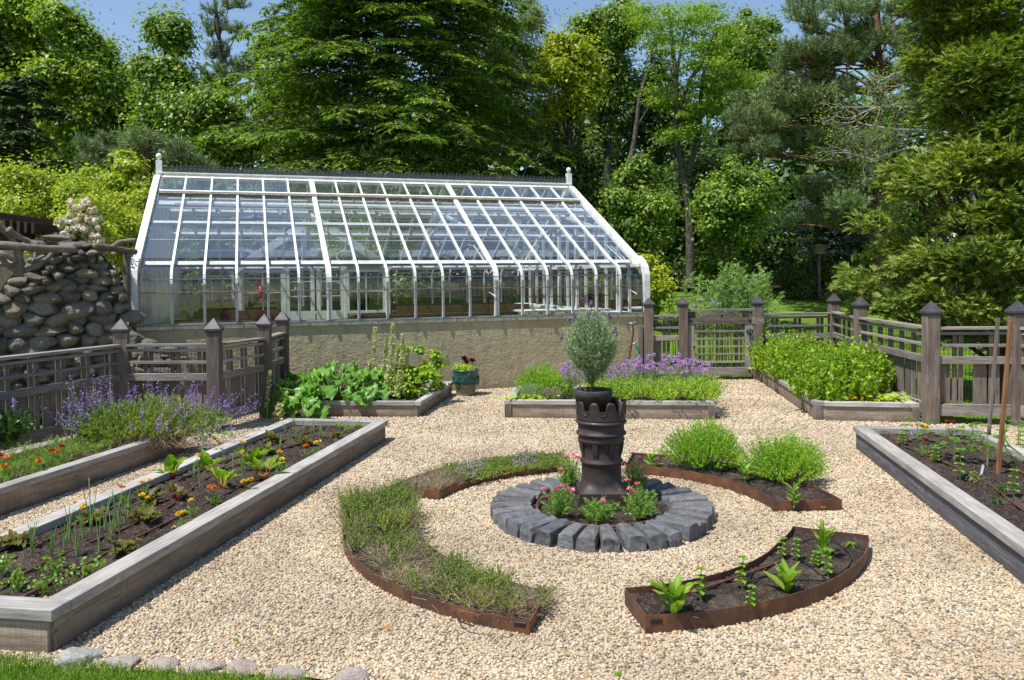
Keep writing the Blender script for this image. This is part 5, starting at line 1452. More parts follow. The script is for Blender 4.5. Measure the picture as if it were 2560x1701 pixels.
fern_cluster('single tall asparagus fern left of the gate post', (1697,), 15.0, 1.75, 2)
fern_cluster('single asparagus fern just left of the fern clump', (1742,), 15.0, 1.6, 2)
# ivy along the wood edge and a few purple flowers behind the gate
b = B(); n = 2600; P = np.stack([rng.uniform(9.2, 12.2, n), rng.uniform(23.2, 24.4, n), np.zeros(n)], 1); P[:, 2] = [lawn_z(a, c) + rng.uniform(.02, .3) for a, c in P[:, :2]]
leaves(b, P, rdir(n), np.array([0, -.3, 1.]) + rdir(n) * .4, .07, .06); link('ground_ivy', b.mesh('ground_ivy', 'birch_leaf'), kind='stuff')
m_leaf('purple_petal', [(0.6, 0.209, 0.872), (0.6, 0.314, 1.007), (0.51, 0.156, 0.756)], .6, .3, tint=(1.1, .8, 1.2))
fl = thing('flowering_plant', 'tall pale purple flowers standing just behind the gate', 'plant', atu(1762, 13.9))
b = B(); s = B()
for i in range(9):
    x, h = R.uniform(-.28, .4), R.uniform(1.0, 1.32); add_tube(s, [(x * .5, 0, 0), (x, 0, h)], .005, 3, cap=False); n = 14
    leaves(b, np.tile([x, 0, h], (n, 1)) + rng.normal(0, .018, (n, 3)), rdir(n), rdir(n), .028, .022)
link('flower', b.mesh('flower', 'purple_petal'), fl); link('stalk', s.mesh('stalk', 'stem_green'), fl)
# birdhouse
bp = atu(2047, 24.2); bp.z = lawn_z(bp.x, 24.2)
bh = thing('birdhouse', 'small olive birdhouse on a post before the blue spruce', 'birdhouse', bp)
zt_ = aty(2047, 615, 24.2).z - bp.z
board('post', bh, (0, 0, 0), (0, 0, zt_ - .25), .09, .09, 'fence_wood', up=(0, 1, 0))
board('box', bh, (-.15, 0, zt_ - .14), (.15, 0, zt_ - .14), .28, .22, 'birdhouse_green')
board('roof', bh, (-.19, 0, zt_), (.19, 0, zt_), .38, .05, 'fence_wood')
# ------------------------------------------------------------------ garden plants
m_leaf('mint_leaf', [(.22, .36, .02), (.31, .45, .03), (.38, .52, .04), (.18, .32, .02)], .4, .38)
m_leaf('savory_leaf', [(.22, .40, .03), (.29, .48, .04), (.37, .56, .055)], .5, .35)
m_leaf('oregano_leaf', [(.25, .40, .04), (.33, .49, .055), (.40, .54, .07)], .5, .3)
m_leaf('thyme_leaf', [(.17, .25, .05), (.25, .33, .06), (.34, .42, .08), (.22, .29, .10)], .5, .3)
m_leaf('sage_leaf', [(.22, .34, .06), (.30, .43, .08), (.38, .50, .11), (.17, .26, .06)], .6, .3)
m_leaf('lavender_leaf', [(.28, .37, .20), (.38, .47, .28), (.48, .56, .37), (.20, .28, .14)], .6, .2, tint=(1, 1.1, .8))
m_leaf('chard_leaf', [(.13, .28, .015), (.19, .35, .02), (.10, .22, .015)], .5, .4, .25)
m_leaf('dark_purple_petal', [(.16, .07, .22), (.22, .10, .30), (.08, .04, .10), (.34, .18, .42)], .6, .2, tint=(1, .8, 1))
m_leaf('lettuce_leaf', [(.20, .36, .03), (.27, .43, .045), (.17, .31, .03)], .4, .4, .4)
m_leaf('rhubarb_leaf', [(.11, .27, .04), (.16, .34, .05), (.13, .29, .05)], .4, .3, .4)
m_leaf('dark_red_leaf', [(.06, .075, .012), (.10, .10, .015), (.14, .13, .03), (.05, .03, .015)], .5, .3, .25)
m_leaf('feathery_leaf', [(.16, .28, .035), (.22, .35, .05), (.30, .43, .07)], .6, .3)
m_leaf('daisy_leaf', [(.18, .33, .06), (.25, .42, .08), (.33, .48, .10)], .5, .3)
m_leaf('onion_leaf', [(.17, .32, .09), (.23, .40, .12), (.29, .46, .13)], .4, .2)
m_leaf('tomato_leaf', [(.10, .22, .03), (.15, .29, .04), (.20, .35, .05)], .5, .35)
m_leaf('dark_salvia_leaf', [(.04, .11, .02), (.07, .15, .03)], .4, .25)
m_leaf('dry_twig', [(.32, .24, .16), (.45, .36, .25), (.22, .165, .115), (.38, .29, .20)], .9, .05, tint=(1, 1, 1))
m_leaf('seed_head', [(.52, .54, .25), (.62, .62, .32), (.42, .46, .18)], .8, .2, tint=(1, 1, .7))
m_leaf('sage_flower', [(.29, .18, .52), (.38, .27, .62), (.24, .14, .42), (.40, .31, .58)], .6, .3, tint=(1, .8, 1.1))
m_leaf('chive_flower', [(.56, .36, .66), (.66, .47, .74), (.47, .27, .58)], .7, .3, tint=(1, .8, 1))
m_leaf('yellow_petal', [(.85, .58, .01), (.92, .68, .02), (.80, .50, .01)], .6, .3, tint=(1, .9, .5))
m_leaf('orange_petal', [(.80, .22, .01), (.88, .33, .02), (.70, .13, .01)], .6, .3, tint=(1, .8, .5))
m_leaf('red_petal', [(.50, .012, .01), (.62, .03, .015), (.36, .01, .01)], .6, .3, tint=(1, .5, .5))
m_leaf('pink_petal', [(.82, .14, .32), (.90, .25, .42), (.70, .07, .22), (.88, .45, .52)], .6, .3, tint=(1, .7, .8))
m_leaf('white_petal', [(.82, .82, .80), (.76, .78, .78)], .6, .3, tint=(1, 1, 1))
m_leaf('lime_succulent', [(.35, .50, .015), (.45, .58, .02)], .4, .3)
m_leaf('wine_succulent', [(.12, .012, .02), (.22, .03, .03), (.06, .01, .015)], .35, .15, .5, tint=(1, .5, .5))
m_leaf('grass_blade', [(.10, .22, .02), (.16, .30, .03), (.22, .36, .04), (.28, .36, .08)], .5, .35)
m_leaf('dead_leaf', [(.42, .24, .10), (.50, .30, .12)], .8, .2, tint=(1, 1, 1))

def zof(key): return SOIL[key]
def put(name, label, cat, p, group=None, rz=0.0): return thing(name, label, cat, (p.x, p.y, p.z), rz, group)
def add(root, name, b, mat, **kw): return link(name, b.mesh(name, mat, kw.pop('smooth', False)), root, **kw)
def N3(*rows): return np.array(rows, float)
def big_leaf(L, Wd, ruffle=.1, bend=.5, cup=.25, tip=.5, n=8, m=3, seed=0, stalk=0.0, base=.15):
    """one leaf in the xz plane growing along +x and bending down; returns vertices, faces"""
    rr = random.Random(seed); V = []; ph = rr.uniform(0, 6)
    for i in range(n + 1):
        t = i / n; w = Wd * .5 * max(.02, (math.sin(PI * min(1, t ** tip * .96 + .02))) ** .75) if t > 0 else Wd * .5 * base
        a = -bend * t * 1.4
        x = stalk + L * (math.sin(a * 1.0) / a if abs(a) > 1e-4 else 1) * t; z = -bend * .7 * L * t * t
        for j in range(-m, m + 1):
            s = j / m; rf = ruffle * Wd * math.sin(ph + t * 17 + j * 1.1) * abs(s) ** 1.5
            V.append((x + rf * .3, s * w, z + cup * w * abs(s) ** 1.4 * .9 + rf + (.0 if j else -.004)))
    q = 2 * m + 1; F = [[i * q + j, i * q + j + 1, (i + 1) * q + j + 1, (i + 1) * q + j] for i in range(n) for j in range(2 * m)]
    return V, F
_lf = {}
def leaf_data(key, mat, variants=3, **kw):
    if key not in _lf:
        L_ = []
        for s in range(variants):
            b = B(); V, F = big_leaf(seed=s + 3, **kw); b.add(V, F); L_.append(b.mesh('leaf', mat, True))
        _lf[key] = L_
    return _lf[key]
def rosette(root, key, mat, n, L, elev=(20, 75), scale=(.7, 1.1), h0=0.0, dh=0.0, rad=.0, stalk_mat=None, spread=6.28, **kw):
    data = leaf_data(key, mat, L=L, **kw)
    for i in range(n):
        a = 2.4 * i + R.uniform(-.3, .3); e = math.radians(R.uniform(*elev)); s = R.uniform(*scale)
        rot = (Matrix.Rotation(a, 3, 'Z') @ Matrix.Rotation(-e, 3, 'Y'))
        r = rad * R.random(); p = Vector((math.cos(a) * r, math.sin(a) * r, h0 + dh * i / n))
        if stalk_mat:
            sl = L * R.uniform(.5, .8) * s; d = rot @ Vector((1, 0, 0)); dd = (d + Vector((0, 0, .5))).normalized(); q = p + dd * sl
            b = B(); add_tube(b, [p, p.lerp(q, .5), q, q + d * L * s * .5], [.006 * s, .0055 * s, .004 * s, .0015], 5); link('leaf_stalk', b.mesh('leaf_stalk', stalk_mat, True), root)
            p = q - d * .01
        link('leaf', data[i % len(data)], root, p, rot, s)
def pompom(b, c, r, n, flat=.7):
    d = rdir(n); d[:, 2] = np.abs(d[:, 2]) * flat; d = unit(d); c = np.array(c, float)
    leaves(b, c + d * r * .25, d, unit(np.array([0, 0, 1.]) + rdir(n) * .4), r * .95, r * .75, shape='six', fold=-.1)
def feathery(b, base, h, w, n, L=.03, Wd=.006, nl=16, up=.4, s0=.0):
    """n soft shoots rising from base; b gets the leaflets, returns stalk ends"""
    P0 = np.tile(arr(base), (n, 1)) + rng.normal(0, w * s0 + .004, (n, 3)) * [1, 1, 0]
    a = rng.uniform(0, 2 * PI, n); r = w * np.sqrt(rng.random(n)); P1 = P0 + np.stack([r * np.cos(a), r * np.sin(a), h * rng.uniform(.5, 1.05, n) * (1 - .35 * (r / max(w, 1e-6)) ** 2)], 1)
    sprigs(b, P0, P1, nl, L, Wd, .25, .9, up=up); return P0, P1
def marigold(label, u, v, key, mat, h=.12, nf=2, r=.022, cat='marigold', w=.05, group='marigolds in the raised beds'):
    hd = at(u, v, zof(key) + h); p = Vector((hd.x, hd.y, zof(key) - .005)); root = put('marigold_plant', label, cat, p, group)
    b = B(); P0, P1 = feathery(b, (0, 0, 0), h * .75, w, 14, .028, .008, 12); add(root, 'foliage', b, 'daisy_leaf')
    s = B(); stems(s, P0, P1, .0018); f = B()
    for i in range(nf):
        q = Vector((R.uniform(-.03, .03) * (nf > 1), R.uniform(-.03, .03) * (nf > 1), h + R.uniform(-.012, .012))); stems(s, N3((0, 0, 0)), N3(tuple(q)), .002); f = B(); pompom(f, q, r * R.uniform(.85, 1.15), 30); add(root, 'flower', f, mat)
    add(root, 'stalk', s, 'stem_green'); return root

# --- long left bed
Z = 'long'
for (u, v, m, nf, lab) in [(548, 1109, 'orange_petal', 1, 'orange yellow marigold standing against the far side cap of the long bed'), (605, 1104, 'yellow_petal', 2, 'pair of small yellow marigolds near the far side cap of the long bed'), (496, 1139, 'yellow_petal', 2, 'yellow marigold beside the side cap left of the first chard'),
    (367, 1200, 'yellow_petal', 2, 'double yellow marigold against the side cap, midway along the long bed'), (305, 1217, 'orange_petal', 1, 'gold marigold behind the tall onion clump'), (205, 1268, 'yellow_petal', 2, 'yellow marigold among the near onion shoots'), (365, 1240, 'yellow_petal', 2, 'yellow marigold directly above the dark lettuce pair'),
    (478, 1250, 'yellow_petal', 1, 'tiny single yellow marigold in open soil of the long bed'), (450, 1283, 'yellow_petal', 2, 'yellow marigold beside the front drip hose, nearest the walk'), (537, 1220, 'orange_petal', 2, 'bushy orange marigold below the yellow stemmed chard'), (616, 1205, 'yellow_petal', 3, 'cluster of three yellow marigolds next to the walkway board'),
    (699, 1127, 'yellow_petal', 1, 'yellow marigold right of the glossy chard, nearest the far onions'), (705, 1149, 'yellow_petal', 1, 'yellow marigold with broad head halfway to the bed end'), (793, 1105, 'yellow_petal', 2, 'pair of yellow marigolds nearest the far end of the long bed'), (763, 1114, 'orange_petal', 2, 'golden marigold in front of the dark far lettuce'), (606, 1131, 'yellow_petal', 1, 'small yellow marigold beside the dark beet leaves')]:
    marigold(lab, u, v, Z, m, .115, nf, .020)
def chard(label, u, v, n, stm, L=.15, mat='chard_leaf', key='long', el=(35, 85)):
    root = put('chard_plant', label, 'chard', at(u, v, zof(key) - .003), 'chard plants in the long bed')
    rosette(root, 'chard' + mat, mat, n, L, el, (.7, 1.1), Wd=.095, ruffle=.10, bend=.45, cup=.35, stalk_mat=stm, rad=.015)
chard('red stemmed chard, nearest of the chards and darkest leafed', 441, 1249, 5, 'stem_red', .10, 'dark_red_leaf')
chard('chard with upright red and green leaves behind the dark red one', 428, 1198, 6, 'stem_red', .14)
chard('yellow stemmed chard with a forked pair of big leaves', 556, 1222, 5, 'stem_yellow', .16)
chard('small leaning chard between onions and the yellow stemmed one', 520, 1182, 4, 'stem_green', .12)
chard('glossy chard with a single crimson stem near the walkway board', 657, 1202, 5, 'stem_red', .14)
chard('bushy yellow stemmed chard in the middle of the far half', 637, 1180, 8, 'stem_yellow', .16)
def dark_lettuce(label, u, v, s=1.0, mat='dark_red_leaf', n=13):
    root = put('beet_plant', label, 'lettuce', at(u, v, zof('long') - .003), 'dark leafed rosettes in the long bed')
    rosette(root, 'beet' + mat, mat, n, .085, (8, 62), (.6 * s, 1.15 * s), Wd=.055, ruffle=.16, bend=.5, cup=.2, rad=.03, h0=.01, dh=.05)
for (u, v, s, lab) in [(40, 1370, 1.3, 'dark veined sorrel rosette at the left frame edge'), (225, 1310, 1.1, 'dark green rosette hidden among the near onions'), (372, 1260, 1.2, 'ruffled olive rosette just below the yellow marigold'), (365, 1312, 1.4, 'largest ruffled dark rosette between two drip hoses'), (305, 1388, 1.2, 'dark rosette nearest the walkway board'),
    (680, 1108, 1.2, 'dark beet leaves before the far onion shoots'), (668, 1135, 1.1, 'flat dark rosette left of the far onion row'), (762, 1118, 1.1, 'dark rosette behind the golden marigold'), (838, 1098, 1.1, 'lone dark rosette near the end drip hose')]:
    dark_lettuce(lab, u, v, s)
def onion(label, u, v, h, n, group, key='long'):
    root = put('onion_plant', label, 'onion', at(u, v, zof(key) - .004), group)
    b = B()
    for i in range(n):
        a = R.uniform(0, 6.28); r = R.uniform(.2, 1) * h * .22; hh = h * R.uniform(.6, 1.08); bx = R.uniform(0, .25) * h
        P = [Vector((0, 0, 0)), Vector((math.cos(a) * r * .35, math.sin(a) * r * .35, hh * .5)), Vector((math.cos(a) * r, math.sin(a) * r, hh))]
        if R.random() < .2: P.append(P[-1] + Vector((math.cos(a) * bx, math.sin(a) * bx, -bx * .5)))
        add_tube(b, smooth_path(P, 3), list(np.linspace(.0045, .0012, len(P) * 3 - 2)), 5, cap=False)
    add(root, 'shoot', b, 'onion_leaf', smooth=True)
ORD = ['first', 'second', 'third', 'fourth', 'fifth', 'sixth', 'seventh', 'eighth', 'ninth', 'tenth', 'eleventh', 'twelfth', 'thirteenth', 'last']
for i_, (u, v, h) in enumerate(sorted([(80, 1390, .24), (130, 1393, .20), (161, 1373, .17), (191, 1392, .20), (248, 1383, .26), (208, 1354, .22), (174, 1350, .22), (278, 1354, .24), (300, 1338, .26), (312, 1310, .24), (228, 1340, .32), (262, 1325, .24), (320, 1300, .22), (290, 1318, .24)])):
    onion('green onion clump in the near cluster, %s from the left frame edge' % ORD[i_], u, v, h, 4, 'onion shoots near the drip hoses')
for i_, (u, v, h) in enumerate([(486, 1200, .15), (500, 1222, .18), (584, 1186, .16), (608, 1196, .20)]): onion('thin onion shoots between the chard plants, %s from the left' % ORD[i_], u, v, h, 4, 'onion shoots between the chards')
for i_, (u, v, h) in enumerate(sorted([(700, 1122, .17), (722, 1116, .17), (740, 1098, .16), (778, 1095, .17), (800, 1100, .13), (760, 1085, .18), (735, 1080, .19), (713, 1095, .18), (785, 1083, .17), (805, 1082, .12), (750, 1112, .13)])):
    onion('thin onion shoots in the far cluster, %s counted from the chards' % ORD[i_], u, v, h, 5, 'onion shoots near the far end')
def parsley(label, u, v, s=1.0, key='long', mat='lettuce_leaf', cat='parsley'):
    root = put('parsley_plant', label, cat, at(u, v, zof(key) - .003)); b = B(); s_ = B()
    P0, P1 = feathery(b, (0, 0, 0), .09 * s, .07 * s, 9, .022 * s, .016 * s, 5, s0=.05); k = rng.choice(9, 60); leaves(b, P1[k] + rng.normal(0, .012 * s, (60, 3)), rdir(60), np.array([0, 0, 1.]) + rdir(60) * .4, .018 * s, .014 * s, shape='six')
    add(root, 'foliage', b, mat); stems(s_, P0, P1, .0016); add(root, 'stalk', s_, 'stem_green')
for (u, v, s, lab) in [(8, 1445, 1.2, 'parsley seedling cut by the left frame edge'), (130, 1438, 1.1, 'parsley seedling beside the lower drip hose, second from the left'), (212, 1445, 1.2, 'parsley seedling nearest the middle drip hose'), (35, 1485, 1.1, 'sprawling parsley seedling near the end board'), (128, 1490, 1.1, 'parsley seedling closest to the walkway corner'),
    (852, 1073, .9, 'carrot like seedling left of the hose end'), (872, 1082, .8, 'small seedling beside the dark far rosette'), (896, 1072, .8, 'seedling nearest the blue hose valve')]:
    parsley(lab, u, v, s)
def hose(name, label, pts, r, mat, key, lift=.008):
    P = [at(u, v, zof(key) + lift) for u, v in pts]; root = put(name, label, 'hose', P[0]); b = B(); add_tube(b, smooth_path([p - P[0] for p in P], 8), r, 7); add(root, 'tube', b, mat, smooth=True)
hose('drip_hose', 'brown drip hose nearest the walkway board in the long bed', [(52, 1496), (180, 1430), (310, 1360), (450, 1290), (590, 1222), (640, 1192)], .0085, 'brown_hose', Z)
hose('drip_hose', 'second brown drip hose from the walkway in the long bed', [(-20, 1475), (110, 1408), (240, 1350), (350, 1305), (430, 1262), (510, 1200), (600, 1160), (720, 1118), (860, 1082)], .0085, 'brown_hose', Z)
hose('drip_hose', 'third brown drip hose from the walkway in the long bed', [(-30, 1430), (80, 1372), (200, 1305), (300, 1262), (400, 1222), (520, 1170), (690, 1108), (822, 1066)], .0085, 'brown_hose', Z)
hose('drip_hose', 'brown drip hose against the inner side board of the long bed', [(60, 1345), (170, 1290), (290, 1238), (365, 1218)], .0085, 'brown_hose', Z)
hose('drip_hose', 'brown drip hose looping across the far end of the long bed', [(745, 1072), (800, 1065), (850, 1066), (885, 1076), (893, 1086), (880, 1096)], .0085, 'brown_hose', Z)
vp = at(918, 1060, .18); vl = put('hose_valve', 'small blue green hose valve at the far end of the long bed', 'valve', vp)
board('valve_body', vl, (-.02, 0, 0), (.02, 0, 0), .02, .018, 'green_hose'); b = B(); add_tube(b, [(0, 0, -.06), (0, 0, 0)], .007, 6); add(vl, 'riser', b, 'black_hose')
for (u, v, lab) in [(100, 1500, 'curled brown dead leaf lying on the near corner of the long bed'), (428, 1320, 'brown dead leaf beside the front drip hose')]:
    p = at(u, v, zof(Z) + .012); o = B(); V, F = big_leaf(.06, .035, .15, .3, .3, seed=2, n=5, m=2); o.add(V, F); l_ = link('dead_leaf', o.mesh('dead_leaf', 'dead_leaf', True), loc=p, rot=(0, -.2, .6)); tag(l_, lab, 'leaf')

# --- sage bed
Z = 'sage'
def sage_bush():
    c = Vector((-3.72, 7.95, zof(Z) - .01)); root = put('sage_bush', 'large sage in full bloom with violet flower spikes spilling over the bed', 'shrub', c)
    b = B(); s = B(); f = B(); n = 560
    a = rng.uniform(0, 2 * PI, n); r = np.sqrt(rng.random(n)); ex = r * np.cos(a) * .78; ey = r * np.sin(a) * .50
    h = (.42 * (1 - .55 * r ** 2)) * rng.uniform(.75, 1.1, n); P0 = np.stack([ex * .45, ey * .45, np.zeros(n)], 1); P1 = np.stack([ex + .10, ey, h], 1)
    stems(s, P0, P1, .003); sprigs(b, P0, P1, 20, .055, .016, .35, .75, up=.35)
    m = 92; k = rng.choice(n, m); Q0 = P1[k] - np.array([0, 0, .05]); d = unit(P1[k] * np.array([.8, .8, 0]) + np.array([0, 0, .55]) + rdir(m) * .15); Ls = rng.uniform(.14, .38, m)[:, None]; Q1 = Q0 + d * Ls
    stems(s, Q0, Q1, .0022)
    t = np.round(rng.uniform(.35, 1, (m, 22)) * 9) / 9; P = (Q0[:, None] + (Q1 - Q0)[:, None] * t[..., None]).reshape(-1, 3) + rng.normal(0, .009, (m * 22, 3))
    leaves(f, P, rdir(len(P)) + np.array([0, 0, .1]), rdir(len(P)), .019, .013)
    # dry twigs low in the middle
    tw = B(); m = 170; T0 = np.stack([rng.uniform(-.1, .6, m), rng.uniform(-.4, -.1, m), np.zeros(m)], 1); stems(tw, T0, T0 + rdir(m) * np.array([.2, .1, .1]) + [0, -.05, .13], .003)
    for i in range(26):            # sprays hanging over the front corner
        q0 = np.array([R.uniform(.35, .85), R.uniform(-.35, .1), .12]); q1 = q0 + [R.uniform(.05, .35), R.uniform(-.25, .05), R.uniform(-.18, .1)]; stems(s, q0[None], q1[None], .003); sprigs(b, q0[None], q1[None], 26, .05, .015, .1, .8)
        P = q1 + rng.normal(0, .03, (16, 3)); leaves(f, P, rdir(16), rdir(16), .019, .013)
    add(root, 'foliage', b, 'sage_leaf'); add(root, 'stalk', s, 'twig_brown'); add(root, 'flower', f, 'sage_flower'); add(root, 'dry_twig', tw, 'dry_twig')
    root2 = put('sage_bush', 'tall narrow sage left of the big one with loose violet spikes', 'shrub', atu(215, 7.9, zof(Z) - .01)); b = B(); s = B(); f = B(); n = 34
    P0 = rng.normal(0, .07, (n, 3)) * [1, 1, 0]; P1 = P0 * 1.6 + np.stack([rng.normal(0, .05, n), rng.normal(0, .05, n), rng.uniform(.3, .72, n)], 1); stems(s, P0, P1, .003); sprigs(b, P0, P0 + (P1 - P0) * .6, 18, .07, .02, .1, .7, up=.3)
    P = np.repeat(P1, 22, 0) - (np.repeat(unit(P1 - P0), 22, 0) * rng.uniform(0, .28, (n * 22, 1))) + rng.normal(0, .012, (n * 22, 3)); leaves(f, P, rdir(len(P)), rdir(len(P)), .02, .014)
    add(root2, 'foliage', b, 'sage_leaf'); add(root2, 'stalk', s, 'stem_green'); add(root2, 'flower', f, 'sage_flower')
sage_bush()
def carpet(name, label, cat, poly, z, n, h, L, Wd, mat, nl=9, spread=.8, w=.05, up=.3, group=None, extra=None, hf=None, t0=.3, mask=0.0):
    """low growth filling a footprint"""
    c = sum(poly, Vector()) / len(poly); c.z = z; root = put(name, label, cat, c, group)
    xs = [p.x for p in poly]; ys = [p.y for p in poly]; pts = []
    PX = rng.uniform(min(xs), max(xs), n * 4); PY = rng.uniform(min(ys), max(ys), n * 4); k = inside([(p.x, p.y) for p in poly], PX, PY); PX, PY = PX[k][:n], PY[k][:n]; n = len(PX)
    hh = h * rng.uniform(.6, 1.15, n) * (.75 + .25 * np.sin(PX * 13) * np.cos(PY * 11))
    if hf is not None: hh = hh * hf(PX, PY)
    if mask:
        nz = np.array([mathutils.noise.noise(Vector((x * 7.5, y * 7.5, 3.1))) for x, y in zip(PX, PY)]); keep = nz > mask - .35; PX, PY, hh = PX[keep], PY[keep], hh[keep]; hh = hh * (1 + .8 * nz[keep]); n = len(PX)
    P0 = np.stack([PX - c.x, PY - c.y, np.zeros(n)], 1); P1 = P0 + np.stack([rng.normal(0, w, n), rng.normal(0, w, n), hh], 1)
    b = B(); sprigs(b, P0, P1, nl, L, Wd, t0, spread, up=up); add(root, 'foliage', b, mat)
    s = B(); stems(s, P0[::3], P1[::3], .0015); add(root, 'stalk', s, 'twig_brown'); return root, P0, P1
def sub(key, s0, s1, t0=.04, t1=.96):
    """part of a bed: s along its walking side from the far end (metres), t across"""
    q = BEDS[key]; a = (q[3] - q[0]).normalized(); w = q[1] - q[0]
    return [q[0] + a * s0 + w * t0, q[0] + a * s0 + w * t1, q[0] + a * s1 + w * t1, q[0] + a * s1 + w * t0]
carpet('cosmos_patch', 'ferny light green seedlings filling the bed left of the sage', 'plants', sub('sage', .75, 2.5, .22, .97), zof(Z), 950, .13, .04, .006, 'feathery_leaf', 12, 1.1, .07)
carpet('cosmos_patch', 'ferny seedlings in the near left corner of the sage bed', 'plants', sub('sage', 2.5, 4.2, .45, .97), zof(Z), 420, .12, .04, .006, 'feathery_leaf', 12, 1.1, .07)
for (u, v, m, lab) in [(130, 1127, 'red_petal', 'deep red marigold with the biggest head in the sage bed'), (154, 1114, 'red_petal', 'small dark red marigold just behind the big red one'), (145, 1131, 'orange_petal', 'rusty orange marigold touching the big red one'), (95, 1151, 'orange_petal', 'orange marigold alone before the ferny seedlings'), (10, 1164, 'orange_petal', 'bright orange marigold at the left frame edge'), (6, 1137, 'red_petal', 'red marigold behind the orange one at the frame edge'), (19, 1146, 'orange_petal', 'rust coloured marigold bud near the left frame edge')]:
    marigold(lab, u, v, Z, m, .14, 1, .026)
hose('drip_hose', 'brown drip hose on the soil of the sage bed', [(55, 1190), (110, 1160), (150, 1142), (230, 1118), (290, 1096)], .0085, 'brown_hose', Z)
dk = put('salvia_plant', 'dark leafed salvia with two blue spikes at the left frame edge', 'plant', at(20, 1120, zof(Z))); b = B(); s = B(); n = 60
P0 = np.zeros((n, 3)); P1 = np.stack([rng.normal(0, .12, n), rng.normal(0, .08, n), rng.uniform(.12, .36, n)], 1); sprigs(b, P0, P1, 10, .075, .045, .3, .9, shape='six'); stems(s, P0, P1, .003); add(dk, 'foliage', b, 'dark_salvia_leaf'); add(dk, 'stalk', s, 'stem_green')
f = B()
for x in (-.1, .07): P = np.array([x, 0, .42]) + rng.normal(0, 1, (40, 3)) * [.01, .01, .03]; leaves(f, P, rdir(40), rdir(40), .02, .015)
add(dk, 'flower', f, 'sage_flower')

# --- rhubarb bed
Z = 'rhubarb'; zs = zof(Z)
rb = put('rhubarb_plant', 'rhubarb with big wavy green leaves drooping over the front board', 'rhubarb', Vector((-2.35, 10.55, zs)))
data = leaf_data('rhubarb', 'rhubarb_leaf', 5, L=.25, Wd=.25, ruffle=.17, bend=.6, cup=.15, tip=.62, n=10, m=4, base=.5)
for i in range(88):
    x = R.uniform(-.66, .74); y = R.uniform(-.50, .45); z = .10 + .36 * (1 - (x / .95) ** 2) * R.uniform(.35, 1.0) * (1 if y > -.2 else .65)
    if i > 76: x, y, z = R.uniform(-.55, .05), R.uniform(-.62, -.50), R.uniform(.02, .16)
    a = math.atan2(y - .1, x) + R.uniform(-.7, .7); s = R.uniform(.55, 1.05); e = R.uniform(-.45, .25) if y > -.35 else R.uniform(-.9, -.2)
    rot = Matrix.Rotation(a, 3, 'Z') @ Matrix.Rotation(-e, 3, 'Y') @ Matrix.Rotation(R.uniform(-.4, .4), 3, 'X'); link('leaf', data[i % 5], rb, (x, y, z), rot, s)
    if i % 2 == 0: b = B(); add_tube(b, [(x * .35, y * .35, 0), (x * .7, y * .7, z * .7), (x, y, z)], [.014, .011, .008], 6); add(rb, 'leaf_stalk', b, 'stem_green', smooth=True)
def seed_spikes(root, items, mat='seed_head'):
    for (x, y, h, w, n, z0) in items:
        b = B(); t = rng.random(n) ** .8; z = z0 + (h - z0) * t; r = w * (1 - t * .8) * np.sqrt(rng.random(n)); a = rng.uniform(0, 6.28, n); lx = .04 * t
        leaves(b, np.stack([x + lx + r * np.cos(a), y + r * np.sin(a), z], 1), rdir(n) + np.array([0, 0, .6]), rdir(n), .034, .026)
        stems(b, N3((x, y, 0)), N3((x + .03, y, h - .03)), .005); add(root, 'seed_spike', b, mat)
sd = put('sorrel_plant', 'tall sorrel with pale seed spikes before the stucco wall', 'plant', Vector((-1.78, 10.75, zs)))
seed_spikes(sd, [(-.12, .1, .95, .02, 190, .40), (.13, 0, .98, .06, 620, .2), (.03, .05, .8, .045, 300, .2), (.21, .05, .62, .05, 330, .15), (.27, 0, .85, .025, 200, .4), (.32, .08, .66, .035, 260, .15), (-.16, -.1, .5, .05, 240, .1), (.1, -.15, .42, .08, 300, .05), (.25, -.2, .38, .09, 320, .03), (.0, -.3, .2, .1, 200, .03), (-.35, -.35, .2, .08, 150, .03)])
b = B(); crown_leaves(b, [(.1, 0, .2), (.3, -.1, .15), (-.2, -.1, .15)], [(.2, .2, .15)] * 3, 1300, .045, .03); add(sd, 'foliage', b, 'oregano_leaf')
ra = put('raspberry_plant', 'bushy raspberry with toothed leaves at the back right of the rhubarb bed', 'shrub', Vector((-1.33, 11.05, zs))); b = B(); s = B()
C = [(R.uniform(-.25, .30), R.uniform(-.3, .3), R.uniform(.08, .42)) for _ in range(26)] + [(-.18, 0, .62), (.02, .1, .60), (.25, 0, .55), (.32, 0, .42)]
crown_leaves(b, C, [(.09, .09, .06)] * 30, 3400, .055, .045, shape='six'); stems(s, np.array([[c[0] * .4, c[1] * .4, 0] for c in C]), np.array(C), .004); add(ra, 'foliage', b, 'mint_leaf'); add(ra, 'stalk', s, 'stem_green')
def daisies(label, p, items, mat='white_petal', cm='yellow_petal', fol=1.0, hgt=.14, w=.12, rf=.018):
    root = put('daisy_plant', label, 'daisies', p); b = B(); s = B(); P0, P1 = feathery(b, (0, 0, 0), hgt, w, int(30 * fol), .03, .007, 12, s0=.4); add(root, 'foliage', b, 'daisy_leaf'); f = B(); c = B()
    for (x, y, z) in items:
        n = 12; a = np.arange(n) * 2 * PI / n; d = np.stack([np.cos(a), np.sin(a) * .8, np.full(n, .15)], 1); leaves(f, np.tile([x, y, z], (n, 1)) + d * rf * .2, d, np.tile([0, -.5, 1.], (n, 1)), rf, rf * .5); pompom(c, (x, y, z + .002), rf * .4, 8); stems(s, N3((0, 0, 0)), N3((x, y, z)), .0015)
    add(root, 'flower', f, mat); add(root, 'flower_eye', c, cm); add(root, 'stalk', s, 'stem_green')
